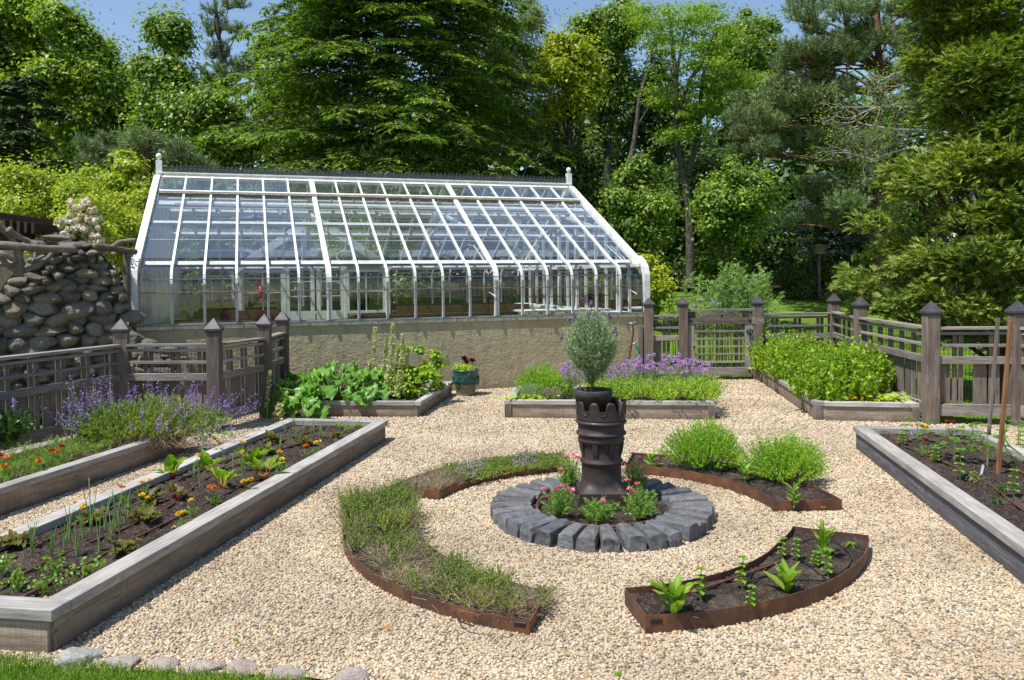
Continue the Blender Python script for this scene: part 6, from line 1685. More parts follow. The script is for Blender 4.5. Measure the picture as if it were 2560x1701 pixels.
daisies('little white daisies by the right board of the rhubarb bed', Vector((-1.17, 10.62, zs)), [(R.uniform(-.1, .12), R.uniform(-.1, .1), R.uniform(.12, .24)) for _ in range(15)], w=.16, hgt=.2)
lt = put('nasturtium_plant', 'pale nasturtium leaves at the front right of the rhubarb bed', 'plant', at(1012, 996, zs)); b = B(); n = 90; P = rng.normal(0, 1, (n, 3)) * [.10, .07, .0] + [0, 0, .05]; P[:, 2] += rng.uniform(0, .07, n); leaves(b, P, rdir(n) * [1, 1, .2], np.array([0, -.3, 1.]) + rdir(n) * .3, .05, .05, shape='six'); add(lt, 'foliage', b, 'lime_succulent')
mg = marigold('tiny orange flower beside the daisies in the rhubarb bed', 1027, 978, Z, 'orange_petal', .1, 1, .018)
st = put('straggly_weed', 'straggly dark herb with a pale seed stalk by the left fence post', 'plant', Vector((-3.06, 10.0, .0))); b = B(); s = B(); n = 60
P0 = np.zeros((n, 3)); P1 = np.stack([rng.normal(0, .16, n), rng.normal(0, .08, n), rng.uniform(.12, .5, n)], 1); stems(s, P0, P1, .003); sprigs(b, P0, P1, 14, .03, .008, .2, .8); add(st, 'foliage', b, 'thyme_leaf'); add(st, 'stalk', s, 'stem_green'); seed_spikes(st, [(.0, -.1, .62, .025, 150, .15), (.15, -.2, .22, .1, 160, .02)])

# --- green glazed planter by the wall
pl = put('glazed_planter', 'green glazed planter with scalloped collar standing against the stucco wall', 'planter', Vector((-.70, 11.85, .0)))
b = B(); add_lathe(b, [(.14, 0), (.145, .05), (.155, .185), (.19, .19), (.196, .22), (.19, .30), (.195, .365), (.205, .375), (.205, .39), (.19, .39), (.18, .34), (.001, .34)], 40); add(pl, 'pot', b, 'green_glaze', smooth=True)
b = B()
for k in range(12):
    a = 2 * PI * k / 12; V = [(.199 * math.cos(a + da), .199 * math.sin(a + da), z) for da, z in ((-.26, .215), (-.13, .17), (0, .155), (.13, .17), (.26, .215))] ; V += [(x * .93, y * .93, z) for x, y, z in V]
    b.add(V, [[i, i + 1, i + 6, i + 5] for i in range(4)]); add_tube(b, [(.2 * math.cos(a + t), .2 * math.sin(a + t), .26 + .04 * math.sin(t * 12)) for t in [j * .5 / 8 for j in range(9)]], .006, 5)
add(pl, 'scallop', b, 'green_glaze')
su = put('sedum_plant', 'lime yellow sedum tumbling from the green planter', 'succulent', Vector((-.76, 11.80, .39))); b = B(); crown_leaves(b, [(0, 0, .02), (-.06, -.02, .03), (.05, -.05, .02), (.12, -.05, .02)], [(.09, .08, .07)] * 4, 1500, .022, .012, up=.8); add(su, 'foliage', b, 'lime_succulent')
for (x, z, n, lab) in ((-.02, .13, 26, 'wine red rosette rising tallest in the green planter'), (.10, .10, 22, 'dark wine rosette at the right in the green planter'), (.01, .07, 16, 'small wine rosette low in the green planter')):
    r_ = put('aeonium_plant', lab, 'succulent', Vector((-.70 + x, 11.87, .39))); b = B(); P = []; a = np.arange(n) * 2.4; e = np.linspace(.15, 1.2, n); d = np.stack([np.cos(a) * np.cos(e), np.sin(a) * np.cos(e), np.sin(e)], 1); leaves(b, np.tile([0, 0, z], (n, 1)), d, np.array([0, 0, 1.]) - d * .2, .085, .035, shape='six'); add(r_, 'rosette', b, 'wine_succulent'); b = B(); add_tube(b, [(0, 0, -.02), (0, 0, z)], .008, 6); add(r_, 'stem', b, 'twig_brown')

# --- herb bed
Z = 'herb'; zs = zof(Z)
def mound(name, label, cat, c, rx, ry, h, n, L, Wd, mat, nl=14, spread=.8, shape='rhomb', up=.35, t0=.45, group=None, inner=None, root_z=0.0, stem='stem_green', pw=.5):
    root = put(name, label, cat, c, group)
    a = rng.uniform(0, 2 * PI, n); r = rng.random(n) ** pw; ph = R.uniform(0, 6); lob = 1 + .13 * np.sin(3 * a + ph) + .08 * np.sin(7 * a + ph * 2) + np.where(rng.random(n) < .06, .14, 0); x, y = r * np.cos(a) * rx * lob, r * np.sin(a) * ry * lob
    lob = (.6 + .4 * lob) * (1 + .07 * np.array([mathutils.noise.noise(Vector((p * 6, q * 6, ph))) for p, q in zip(x, y)])); z = lob * h * np.sqrt(np.maximum(0, 1 - r ** 2 * .93)) * rng.uniform(.82, 1.08, n)
    P1 = np.stack([x, y, z], 1); P0 = np.stack([x * .35, y * .35, np.full(n, root_z)], 1); b = B(); sprigs(b, P0, P1, nl, L, Wd, t0, spread, shape=shape, up=up); add(root, 'foliage', b, mat)
    s = B(); stems(s, P0[::3], P1[::3], .002); add(root, 'stalk', s, stem); return root, P0, P1
C_ = lambda u, Y, z: Vector((atu(u, Y).x, Y, z))
oreg, _, _ = carpet('oregano_patch', 'thick mat of light green oregano spilling from the herb bed front', 'herb', [C_(1478, 9.75, 0), C_(1795, 9.62, 0), C_(1790, 10.4, 0), C_(1470, 10.5, 0)], zs, 2000, .30, .028, .021, 'oregano_leaf', 16, 1.4, .06, .3, t0=.45)
ch = put('chive_clump', 'chives with many lilac pompom flowers along the back of the herb bed', 'herb', Vector((C_(1620, 10.6, 0).x, 10.6, zs))); b = B(); f = B(); n = 190
us_ = np.concatenate([rng.uniform(1400, 1500, 40), rng.uniform(1520, 1610, 55), rng.uniform(1600, 1780, 95)]); xs_ = np.array([C_(u, 10.6, 0).x for u in us_]) - ch.location.x; ys_ = rng.uniform(-.28, .32, n); hh = rng.uniform(.25, .45, n) + .07 * np.sin(us_ * .02) + np.where(us_ > 1700, .05, 0) - np.where(us_ < 1500, .02, 0)
P0 = np.stack([xs_ * .96, ys_ * .8, np.zeros(n)], 1); P1 = np.stack([xs_, ys_, hh], 1); stems(b, P0, P1, .0028); m = 900; k = rng.choice(n, m); Q0 = P0[k] + rng.normal(0, .03, (m, 3)) * [1, 1, 0]; stems(b, Q0, Q0 + np.stack([rng.normal(0, .07, m), rng.normal(0, .07, m), rng.uniform(.15, .34, m)], 1), .0025)
for p in P1: d = rdir(34); leaves(f, p + d * .008, d, rdir(34), .023, .014)
add(ch, 'leaf_blade', b, 'onion_leaf'); add(ch, 'flower', f, 'chive_flower')
mound('tarragon_plant', 'bright green tarragon mound at the left end of the herb bed', 'herb', C_(1352, 10.45, zs), .36, .36, .40, 480, .042, .016, 'savory_leaf', 16, 1.1)
mound('lavender_plant', 'small grey lavender in front of the tarragon', 'herb', C_(1325, 10.12, zs), .24, .2, .22, 260, .024, .005, 'lavender_leaf', 14)
mound('dried_lavender', 'dried silvery lavender tuft between tarragon and daisies', 'herb', C_(1375, 10.05, zs), .17, .14, .2, 200, .022, .004, 'dry_twig', 12)
ns = put('nasturtium_plant', 'round lime nasturtium leaves at the left front corner of the herb bed', 'plant', C_(1305, 9.98, zs)); b = B(); n = 70; P = rng.normal(0, 1, (n, 3)) * [.16, .05, 0] + [0, 0, .04]; P[:, 2] += rng.uniform(0, .06, n); leaves(b, P, rdir(n) * [1, 1, .2], np.array([0, -.3, 1.]) + rdir(n) * .3, .045, .045, shape='six'); add(ns, 'foliage', b, 'lime_succulent')
daisies('small white and yellow daisies behind the chimney pot planter', C_(1447, 10.1, zs), [(R.uniform(-.14, .12), R.uniform(-.1, .1), R.uniform(.10, .2)) for _ in range(12)], w=.16, hgt=.14)
marigold('tiny orange marigold beside the dried lavender', 1389, 990, Z, 'orange_petal', .06, 1, .016, w=.03)

# --- lemon balm bed
Z = 'mint'; zs = zof(Z)
for (lab, cl_, n) in (('bright lemon balm mass beside the gate post', [C_(1960, 12.4, 0), C_(1990, 11.6, 0), C_(2040, 11.0, 0), C_(1935, 12.9, 0), C_(2030, 12.2, 0), C_(2095, 11.4, 0), C_(1985, 12.1, 0)], 7600), ('bright lemon balm mass nearest the bed corner', [C_(2140, 10.9, 0), C_(2085, 10.3, 0), C_(2060, 9.95, 0), C_(2150, 10.4, 0), C_(2105, 9.9, 0), C_(2185, 10.6, 0)], 8600)):
    c = sum(cl_, Vector()) / len(cl_); c.z = zs; root = put('lemon_balm', lab, 'herb', c, 'lemon balm masses in the corner bed'); b = B(); s = B(); Ps = []
    for q in cl_:
        k = n // len(cl_) // 14; a = rng.uniform(0, 6.28, k); r = rng.random(k) ** .5; rad = .40; x = q.x - c.x + r * np.cos(a) * rad; y = q.y - c.y + r * np.sin(a) * rad * 1.2
        ymin = (9.55 - c.y) + (x + c.x - 3.6) * -.17; y = np.maximum(y, ymin); P1 = np.stack([x, y, (.62 if q.y > 10.2 else .52) * (1 - .45 * r ** 2) * (rng.uniform(.78, 1.1, k) + np.where(rng.random(k) < .05, .08, 0) + .12 * np.sin(x * 9 + y * 4))], 1); P0 = P1 * [.85, .85, 0] + np.array([(q.x - c.x) * .15, (q.y - c.y) * .15, 0]); Ps.append((P0, P1))
    P0 = np.concatenate([p[0] for p in Ps]); P1 = np.concatenate([p[1] for p in Ps]); sprigs(b, P0, P1, 16, .068, .047, .08, 1.2, shape='six', up=.1); stems(s, P0, P1, .003)
    add(root, 'foliage', b, 'mint_leaf'); add(root, 'stalk', s, 'stem_green')
daisies('white daisies with yellow eyes before the fence in the corner bed', C_(2172, 10.2, zs), [(.0, -.1, .26), (.11, -.1, .25), (.05, -.15, .22), (-.1, -.1, .17)], w=.10, hgt=.2, rf=.035)
pn = put('pansy_plant', 'yellow pansy with one big bloom in the corner bed', 'plant', C_(2153, 9.85, zs)); b = B(); P0, P1 = feathery(b, (0, 0, 0), .2, .07, 16, .03, .014, 12); add(pn, 'foliage', b, 'lavender_leaf'); f = B(); pompom(f, (0, -.02, .23), .045, 30); add(pn, 'flower', f, 'yellow_petal')
pn = put('pansy_plant', 'low pansy with yellow and dark red blooms in the corner bed', 'plant', C_(2146, 9.62, zs)); b = B(); P0, P1 = feathery(b, (0, 0, 0), .07, .09, 16, .03, .014, 12); add(pn, 'foliage', b, 'oregano_leaf'); f = B(); pompom(f, (-.06, -.02, .07), .035, 24); add(pn, 'flower', f, 'yellow_petal'); f = B(); pompom(f, (.05, -.01, .1), .03, 24); add(pn, 'flower', f, 'red_petal')
sq = put('squash_plant', 'small yellow green squash leaves at the front right of the corner bed', 'plant', C_(2225, 9.6, zs)); b = B(); n = 90; P = rng.normal(0, 1, (n, 3)) * [.15, .10, 0]; P[:, 2] = rng.uniform(.03, .12, n); leaves(b, P, rdir(n) * [1, 1, .2], np.array([0, -.3, 1.]) + rdir(n) * .3, .06, .06, shape='six'); add(sq, 'foliage', b, 'lime_succulent')

# --- lavender topiary in the chimney pot
tp = put('lavender_topiary', 'clipped ball of grey green lavender on a bare stem in the chimney pot', 'topiary', CP + Vector((-.068, 0, .84)))
b = B(); s = B(); n = 1050; cz = .36
d = rdir(n); rr_ = rng.random(n) ** .35; ze = np.where(d[:, 2] > 0, .25, .27); sh_ = 1 - .30 * np.maximum(0, -d[:, 2]) ** 1.2
P1 = np.stack([d[:, 0] * .205 * sh_, d[:, 1] * .205 * sh_, cz + d[:, 2] * ze], 1) * 1.0; P1 = np.array([0, 0, cz]) * (1 - rr_[:, None]) + P1 * rr_[:, None]
P1 += rng.normal(0, .012, (n, 3)); up_ = unit((P1 - [0, 0, cz * .5]) * [1, 1, .7] + np.array([0, 0, .12])); P0 = P1 - up_ * .10
stems(s, P0, P1, .0016); sprigs(b, P0, P1 + up_ * .02, 17, .034, .0068, .05, 1.0, up=.2); add(tp, 'foliage', b, 'lavender_leaf'); add(tp, 'twig', s, 'stem_green')
b = B(); add_tube(b, [(0, 0, -.02), (.004, 0, .06), (-.002, 0, .14), (.0, 0, .3)], [.0085, .008, .008, .006], 8); add_tube(b, [(.014, -.005, -.02), (.012, 0, .15)], .003, 5); add(tp, 'stem', b, 'twig_brown', smooth=True)
for (u, v) in [(1478, 762), (1424, 800), (1437, 793), (1524, 793), (1405, 845), (1540, 830), (1472, 790), (1461, 753), (1489, 800)]:
    q = aty(u, v, CP.y - .08 + R.uniform(-.05, .05)) - tp.location; f = B(); P = arr(q) + rng.normal(0, 1, (46, 3)) * [.007, .007, .017]; leaves(f, P, rdir(46) + [0, 0, .6], rdir(46), .013, .010); add(tp, 'flower', f, 'dark_purple_petal'); b = B(); stems(b, N3(tuple(q * .8 + Vector((0, 0, .05)))), N3(tuple(q)), .0015); add(tp, 'flower_stalk', b, 'stem_green')

# --- daisies in the ring
for (u, v, h, w, fl_, lab) in [(1402, 1298, .25, .12, [(-.09, .15), (-.03, .2), (.05, .21), (.0, .23), (.08, .2), (-.12, .2), (-.02, .19)], 'pink marguerite left of the chimney pot'), (1494, 1310, .20, .11, [(.03, .2)], 'marguerite without open flowers in front of the chimney pot'), (1592, 1300, .25, .14, [(.0, .25), (-.06, .22), (-.04, .19), (-.07, .27)], 'bushy marguerite right of the chimney pot with few pink flowers'),
    (1425, 1225, .26, .10, [(-.03, .25), (.03, .26), (.06, .24), (.07, .24), (-.08, .16)], 'tall pink marguerite behind the chimney pot on the left'), (1585, 1235, .27, .12, [(-.01, .28), (-.08, .22), (.05, .24), (.07, .14), (.0, .1), (-.1, .2)], 'tall magenta marguerite behind the chimney pot on the right')]:
    root = put('marguerite_plant', lab, 'flowering plant', at(u, v, SOIL['ring']), 'marguerites round the chimney pot'); b = B(); s = B(); f = B()
    P0, P1 = feathery(b, (0, 0, 0), h, w * 1.15, 60, .036, .0075, 34, s0=.05, up=.0); stems(s, P0, P1, .002); add(root, 'foliage', b, 'daisy_leaf')
    for (x, z) in fl_: q = (x, R.uniform(-.08, -.02), z * h / .25 + .015); stems(s, N3((0, 0, .05)), N3(q), .0014); f = B(); pompom(f, q, .020, 26, .5); add(root, 'flower', f, 'pink_petal')
    add(root, 'stalk', s, 'stem_green')

# --- curved bed, front left: straggly thyme
def polar(r, a, z=0): return Vector((RC.x + r * math.cos(math.radians(a)), RC.y + r * math.sin(math.radians(a)), z))
def sector(r0, r1, a0, a1, n=8): return [polar(r0, a0 + (a1 - a0) * i / n) for i in range(n + 1)] + [polar(r1, a1 - (a1 - a0) * i / n) for i in range(n + 1)]
def dry(root, P0, n, h, sp=.05):
    b = B(); k = rng.choice(len(P0), n); Q = P0[k] + rng.normal(0, .02, (n, 3)) * [1, 1, 0]; stems(b, Q, Q + rng.normal(0, 1, (n, 3)) * [sp, sp, sp * .25] + np.array([0, 0, h]) * rng.uniform(.4, 1, (n, 1)), .0016); add(root, 'dry_twig', b, 'dry_twig')
zs = SOIL['fl'] - .01
c1 = polar(1.62, 190)
dome = lambda x, y: .25 + .95 * np.sqrt(np.maximum(0, 1 - ((x - c1.x) ** 2 + (y - c1.y) ** 2) / .40 ** 2))
for (lab, sec, n, h, nd_, mk, hf) in [('largest tallest thyme clump at the far end of the front left curved bed', sector(1.38, 1.84, 176, 203), 1600, .25, 1700, 0, dome), ('silvery thyme clump in the bend of the front left curved bed', sector(1.44, 1.85, 203, 213), 260, .10, 900, .25, None), ('dry twiggy thyme in the middle of the front left curved bed', sector(1.48, 1.86, 212, 232), 560, .085, 2600, .50, None), ('greener thyme clump near the walking end of the front left bed', sector(1.54, 1.91, 230, 246), 950, .115, 2300, .44, None), ('brown thinning thyme at the pointed end of the front left bed', sector(1.60, 1.94, 245, 253), 340, .09, 1900, .48, None)]:
    root, P0, P1 = carpet('thyme_plant', lab, 'herb', sec, zs, n, h, .015, .011, 'thyme_leaf', 24, 1.5, .05, .3, t0=.55, mask=mk, hf=hf); dry(root, P0, nd_, h * .8, .06)
root = put('grass_straws', 'bleached straws leaning over the rusty edge of the front left bed', 'straw', polar(1.93, 241, zs)); b = B()
for i in range(16):
    q = polar(1.93 + R.uniform(-.15, .02), R.uniform(228, 252), .04) - root.location; e = q + Vector((R.uniform(-.12, .12), R.uniform(-.2, .08), R.uniform(-.03, .10))); stems(b, N3(tuple(q)), N3(tuple(e)), .0014)
add(root, 'straw', b, 'seed_head')
def loop(label, pts, key, r=.0042, mat='black_hose', name='drip_line'):
    P = [at(*p) if len(p) == 3 else at(p[0], p[1], SOIL[key] + .012) for p in pts]; root = put(name, label, 'hose', P[0]); b = B(); add_tube(b, smooth_path([p - P[0] for p in P], 7), r, 6); add(root, 'tube', b, mat, smooth=True)
loop('thin black drip line arching over the largest thyme clump', [(918, 1320, .22), (935, 1316, .25), (955, 1326, .22), (958, 1338, .18)], 'fl')
loop('thin black drip line by the end of the front left bed', [(1135, 1530), (1150, 1552), (1185, 1566)], 'fl')
loop('rusty brown drip hose against the inner edge of the front left bed', [(1080, 1400), (1100, 1418), (1125, 1432), (1160, 1440)], 'fl', .007, 'brown_hose', 'drip_hose')

# --- curved bed, back left: creeping thyme
zs = SOIL['bl'] - .01
root, P0, P1 = carpet('creeping_thyme', 'mat of creeping thyme with lilac flowers in the back left curved bed', 'herb', sector(1.27, 1.78, 96, 141), zs, 2500, .085, .016, .013, 'thyme_leaf', 14, 1.5, .035, .3, t0=.3)
f = B(); k = rng.choice(len(P1), 420); k = k[(np.abs(np.sin(P1[k, 0] * 6.5 + .5)) > .75)]; n = len(k); m = 7; P = np.repeat(P1[k], m, 0) + rng.normal(0, .012, (n * m, 3)) + [0, 0, .012]; leaves(f, P, rdir(n * m), np.array([0, 0, 1.]) + rdir(n * m) * .5, .009, .008); add(root, 'flower', f, 'chive_flower')
k = rng.choice(len(P0), 130); 
root, P0, P1 = carpet('dry_thyme', 'brown dried thyme tufts in the left tip of the back left curved bed', 'herb', sector(1.36, 1.72, 139, 156), zs, 130, .06, .012, .008, 'thyme_leaf', 16, 1.0, .03, .2); dry(root, P0, 1500, .08, .05)
loop('short curl of black drip line in the back left curved bed', [(1004, 1212), (1008, 1204), (1020, 1200), (1012, 1216), (1022, 1221)], 'bl')

# --- curved bed, back right: two savory bushes, calendulas
zs = SOIL['br'] - .01
mound('savory_bush', 'left of the two round bright green savory bushes', 'shrub', Vector((1.68, 7.02, zs)), .37, .31, .40, 800, .030, .0105, 'savory_leaf', 22, 1.15, t0=.45)
mound('savory_bush', 'right of the two round bright green savory bushes', 'shrub', Vector((2.25, 6.58, zs)), .35, .30, .36, 750, .030, .0105, 'savory_leaf', 22, 1.15, t0=.45)
def leafy(label, u, v, key, h, n, L, mat='lettuce_leaf', cat='lettuce', el=(30, 80), Wd=None, bud=None, name='lettuce_plant', group=None, dh=None):
    root = put(name, label, cat, at(u, v, SOIL[key] - .004), group); rosette(root, 'ro%.2f' % L, mat, n, L, el, (.6, 1.1), Wd=Wd or L * .36, ruffle=.05, bend=.35, cup=.3, tip=.75, h0=.005, dh=(h * .55 if dh is None else dh), rad=.012, base=.3)
    b = B(); add_tube(b, [(0, 0, -.01), (0, 0, h * .75)], [.007, .004], 6); add(root, 'stem', b, 'stem_green')
    if bud: f = B(); pompom(f, (0, 0, h), .012, 20); add(root, 'flower', f, bud)
leafy('calendula rosette at the start of the back right curved bed', 1628, 1170, 'br', .17, 9, .12, name='calendula_plant', cat='calendula')
leafy('calendula squeezed between the two savory bushes', 1862, 1205, 'br', .2, 10, .12, name='calendula_plant', cat='calendula')
leafy('calendula with an orange bud before the right savory bush', 1985, 1266, 'br', .24, 11, .10, bud='orange_petal', name='calendula_plant', cat='calendula')
loop('thin black drip line between the savory bushes', [(1800, 1196), (1840, 1200), (1885, 1196)], 'br')

# --- curved bed, front right: lettuces and basil seedlings
G = 'leafy plants in the front right curved bed'
leafy('biggest lettuce with floppy leaves at the near end of the front right bed', 1686, 1545, 'fr', .22, 19, .165, el=(38, 85), Wd=.062, group=G)
leafy('upright open lettuce in the middle of the front right bed', 1968, 1484, 'fr', .12, 15, .145, el=(35, 86), Wd=.055, group=G)
leafy('tall calendula with narrow leaves and an orange bud in the front right bed', 2058, 1395, 'fr', .30, 15, .10, el=(45, 85), bud='orange_petal', name='calendula_plant', cat='calendula', group=G)
def basil(label, u, v, h, key='fr', mat='lettuce_leaf', s=1.0):
    root = put('basil_seedling', label, 'seedling', at(u, v, SOIL[key] - .004)); b = B(); s_ = B(); add_tube(s_, [(0, 0, 0), (.004, 0, h)], [.003, .002], 5)
    for lv in range(4):
        z = h * (.3 + .23 * lv); a0 = lv * 1.57; k = 4 if lv == 3 else 2
        for q in range(k + 2):
            a = a0 + q * PI * 2 / (k + 2); L = .035 * s * (1.1 - .12 * lv); leaves(b, N3((0, 0, z)), N3((math.cos(a), math.sin(a), .2)), N3((0, 0, 1)), L, L * .7, shape='six', curl=.3)
    add(root, 'foliage', b, mat); add(root, 'stem', s_, 'stem_green')
for (u, v, h, lab) in [(1752, 1502, .17, 'basil seedling right of the biggest lettuce'), (1856, 1475, .18, 'thin basil seedling beside the brown hose'), (1880, 1524, .12, 'basil seedling nearest the outer rusty edge'), (1957, 1398, .13, 'basil seedling by the inner edge, left of a pair'), (1992, 1402, .13, 'basil seedling by the inner edge, right of a pair'), (2040, 1418, .09, 'broad little seedling left of the tall calendula'), (2070, 1445, .16, 'basil seedling nearest the tall calendula'), (2128, 1370, .03, 'tiny seedling in the far corner of the front right bed')]:
    basil(lab, u, v, h, s=1.0 if h < .15 else 1.2)
loop('thin black drip line circling the tall calendula', [(2068, 1450), (2030, 1420), (1998, 1390), (1995, 1362), (2030, 1348), (2080, 1352), (2120, 1380), (2127, 1405), (2105, 1430), (2072, 1448)], 'fr')
loop('thin black drip line looping near the open lettuce', [(2066, 1452), (1990, 1448), (1940, 1436), (1890, 1448), (1862, 1470)], 'fr')
loop('thin black drip line arching past the thin basil seedling', [(1940, 1406), (1900, 1418), (1872, 1445), (1866, 1480), (1872, 1505), (1850, 1522), (1790, 1520), (1730, 1505)], 'fr')
loop('thin black drip line before the biggest lettuce', [(1700, 1520), (1725, 1540), (1748, 1546)], 'fr')
loop('brown drip hose along the inner edge of the front right bed', [(1690, 1488), (1760, 1470), (1850, 1440), (1920, 1415), (1955, 1402)], 'fr', .008, 'brown_hose', 'drip_hose')
# --- tomato bed
Z = 'tomato'; zs = zof(Z)
def tomato(label, u, v, h, n=7, s=1.0):
    root = put('tomato_plant', label, 'tomato', at(u, v, zs - .004)); b = B(); s_ = B(); add_tube(s_, [(0, 0, 0), (.01, 0, h * .5), (.0, 0, h)], [.006, .005, .003], 6)
    for i in range(n):
        z = h * (.3 + .7 * i / n); a = 2.4 * i; L = .16 * s * R.uniform(.8, 1.1); d = Vector((math.cos(a), math.sin(a), .35)); e = Vector((0, 0, z)) + d * L; q = Vector((0, 0, z)).lerp(e, .6) + Vector((0, 0, .015)); add_tube(s_, [(0, 0, z), q, e - Vector((0, 0, .03))], .002, 4)
        k = 11; t = rng.uniform(.35, 1.05, k)[:, None]; P = np.array([0, 0, z]) + arr(d) * L * t; P[:, 2] -= t[:, 0] ** 2 * .03; side = np.array([-d.y, d.x, 0]) * rng.choice([-1, 1], k)[:, None]; leaves(b, P, side + arr(d) * .6, np.array([0, 0, 1.]) + rdir(k) * .3, .045 * s, .024 * s, shape='six', curl=.25)
    add(root, 'foliage', b, 'tomato_leaf'); add(root, 'stem', s_, 'stem_green')
for (u, v, h, n, lab) in [(2468, 1165, .26, 11, 'bushiest tomato tied between the two stakes'), (2385, 1150, .20, 8, 'young tomato in open soil left of the stakes'), (2545, 1110, .22, 8, 'young tomato at the right frame edge'), (2292, 1108, .22, 7, 'young tomato near the far left corner beside orange flowers'), (2430, 1100, .14, 6, 'low tomato behind the left stake')]: tomato(lab, u, v, h, n, 1.0)
for (u, v, h, lab) in [(2256, 1115, .12, 'pale seedling nearest the far left corner of the stake bed'), (2340, 1158, .13, 'pale seedling left of the tall thin one'), (2400, 1200, .24, 'tall thin pale seedling in front of the stakes'), (2535, 1245, .20, 'pale seedling near the right frame edge'), (2550, 1128, .18, 'pale seedling by the far side cap')]: basil(lab, u, v, h, Z, s=1.4)
marigold('cluster of golden nasturtiums in the far corner of the stake bed', 2305, 1068, Z, 'yellow_petal', .13, 5, .022, w=.10)
marigold('deep crimson marigold in the stake bed', 2311, 1099, Z, 'red_petal', .14, 1, .026, w=.08)
marigold('scarlet flower at the far end of the stake bed', 2375, 1056, Z, 'red_petal', .13, 2, .02)
parsley('thyme like seedling between the hoses of the stake bed', 2440, 1210, .9, Z, 'thyme_leaf', 'seedling'); parsley('dark seedling near the right side of the stake bed', 2510, 1240, .9, Z, 'dark_salvia_leaf', 'seedling'); parsley('small dark seedling low in the stake bed', 2500, 1262, .7, Z, 'dark_salvia_leaf', 'seedling')
hose('drip_hose', 'brown drip hose running nearest the left board of the stake bed', [(2220, 1082), (2250, 1110), (2310, 1135), (2370, 1160), (2430, 1185), (2480, 1215), (2520, 1248), (2580, 1290)], .0085, 'brown_hose', Z)
hose('drip_hose', 'middle brown drip hose of the stake bed', [(2235, 1075), (2330, 1085), (2420, 1110), (2500, 1148), (2590, 1205)], .0085, 'brown_hose', Z)
hose('drip_hose', 'brown drip hose nearest the fence side of the stake bed', [(2380, 1075), (2450, 1090), (2520, 1125), (2600, 1165)], .0085, 'brown_hose', Z)
for (u0, v0, vt, ut, m, lab) in ((2470, 1112, 795, 2495, 'fence_wood', 'grey weathered wooden stake, left of the two'), (2494, 1201, 802, 2527, 'brown_stake_wood', 'brown wooden stake, right of the two and nearer')):
    p = at(u0, v0, zs - .05); q = aty(ut, vt, p.y + .02); k = thing('garden_stake', lab, 'stake', p); board('stake', k, (0, 0, 0), q - p, .028, .028, m, up=(0, 1, 0))
for (u, v, lab) in ((2452, 1185, 'white plastic plant label in front of the stakes'), (2276, 1098, 'white plastic plant label near the far left corner')):
    p = at(u, v, zs); k = thing('plant_label', lab, 'label', p); board('tag', k, (0, 0, -.02), (.02, 0, .07), .018, .003, 'label_white', up=(0, 1, 0))
al = put('allium_pods', 'arching pale green stalks ending in two fat seed pods', 'plant', at(2620, 1230, zs)); b = B(); s_ = B()
for pts in ([(2640, 1230), (2580, 1180), (2530, 1140), (2506, 1105)], [(2640, 1210), (2570, 1150), (2520, 1110), (2510, 1075)]):
    P = [aty(u, v, 6.55 if i else al.location.y) - al.location for i, (u, v) in enumerate(pts)]; add_tube(s_, smooth_path(P, 6), .006, 6); e = P[-1]; add_lathe(b, [(.002, -.03), (.016, -.01), (.02, .02), (.014, .05), (.003, .075)], 12, 0, (e.x, e.y, e.z))
add(al, 'stalk', s_, 'onion_leaf', smooth=True); add(al, 'pod', b, 'oregano_leaf', smooth=True)

# --- stand pipe and hose by the wall
sp = put('stand_pipe', 'rusty stand pipe with brass taps leaning by the right end of the stucco wall', 'tap', atu(1566, 12.75))
f_ = lambda u, v: aty(u, v, 12.75) - sp.location
b = B(); add_tube(b, smooth_path([f_(1566, 985), f_(1570, 920), (f_(1577, 870)), f_(1583, 835), f_(1582, 812)], 3), .014, 8); add(sp, 'pipe', b, 'copper_pipe', smooth=True)
for (a, c, r) in ((f_(1572, 809), f_(1587, 810), .022), (f_(1580, 861), f_(1592, 858), .02)): b = B(); add_tube(b, [a, a.lerp(c, .5), c], [r * .7, r, r * .8], 8); add_tube(b, [c + Vector((0, 0, -.02)), c + Vector((0, 0, .04))], .008, 6); add(sp, 'tap', b, 'grey_metal', smooth=True)
hz_ = put('garden_hose', 'green garden hose hanging from the lower tap', 'hose', atu(1590, 12.7)); f_ = lambda u, v, y=12.7: aty(u, v, y) - hz_.location
b = B(); add_tube(b, smooth_path([f_(1589, 864), f_(1597, 880), f_(1597, 905), f_(1588, 930), f_(1583, 950), f_(1586, 985, 12.5)], 5), .015, 8); add(hz_, 'tube', b, 'green_hose', smooth=True)

# fallen bits on the gravel
b = B(); n = 260; X = rng.uniform(-3.2, 3.4, n); Y = rng.uniform(3.6, 11, n); k = inside(GR_POLY, X, Y)
for q in BEDS.values(): k &= ~inside([(p.x, p.y) for p in q], X, Y)
X, Y = X[k], Y[k]; n = len(X); leaves(b, np.stack([X, Y, np.full(n, .011)], 1), rdir(n) * [1, 1, .15], np.array([0, 0, 1.]) + rdir(n) * .25, rng.uniform(.012, .032, n), rng.uniform(.006, .014, n)); o = link('leaf_litter', b.mesh('leaf_litter', 'dry_twig'), kind='stuff'); o['label'] = 'scattered dry leaf bits on the gravel'; o['category'] = 'litter'
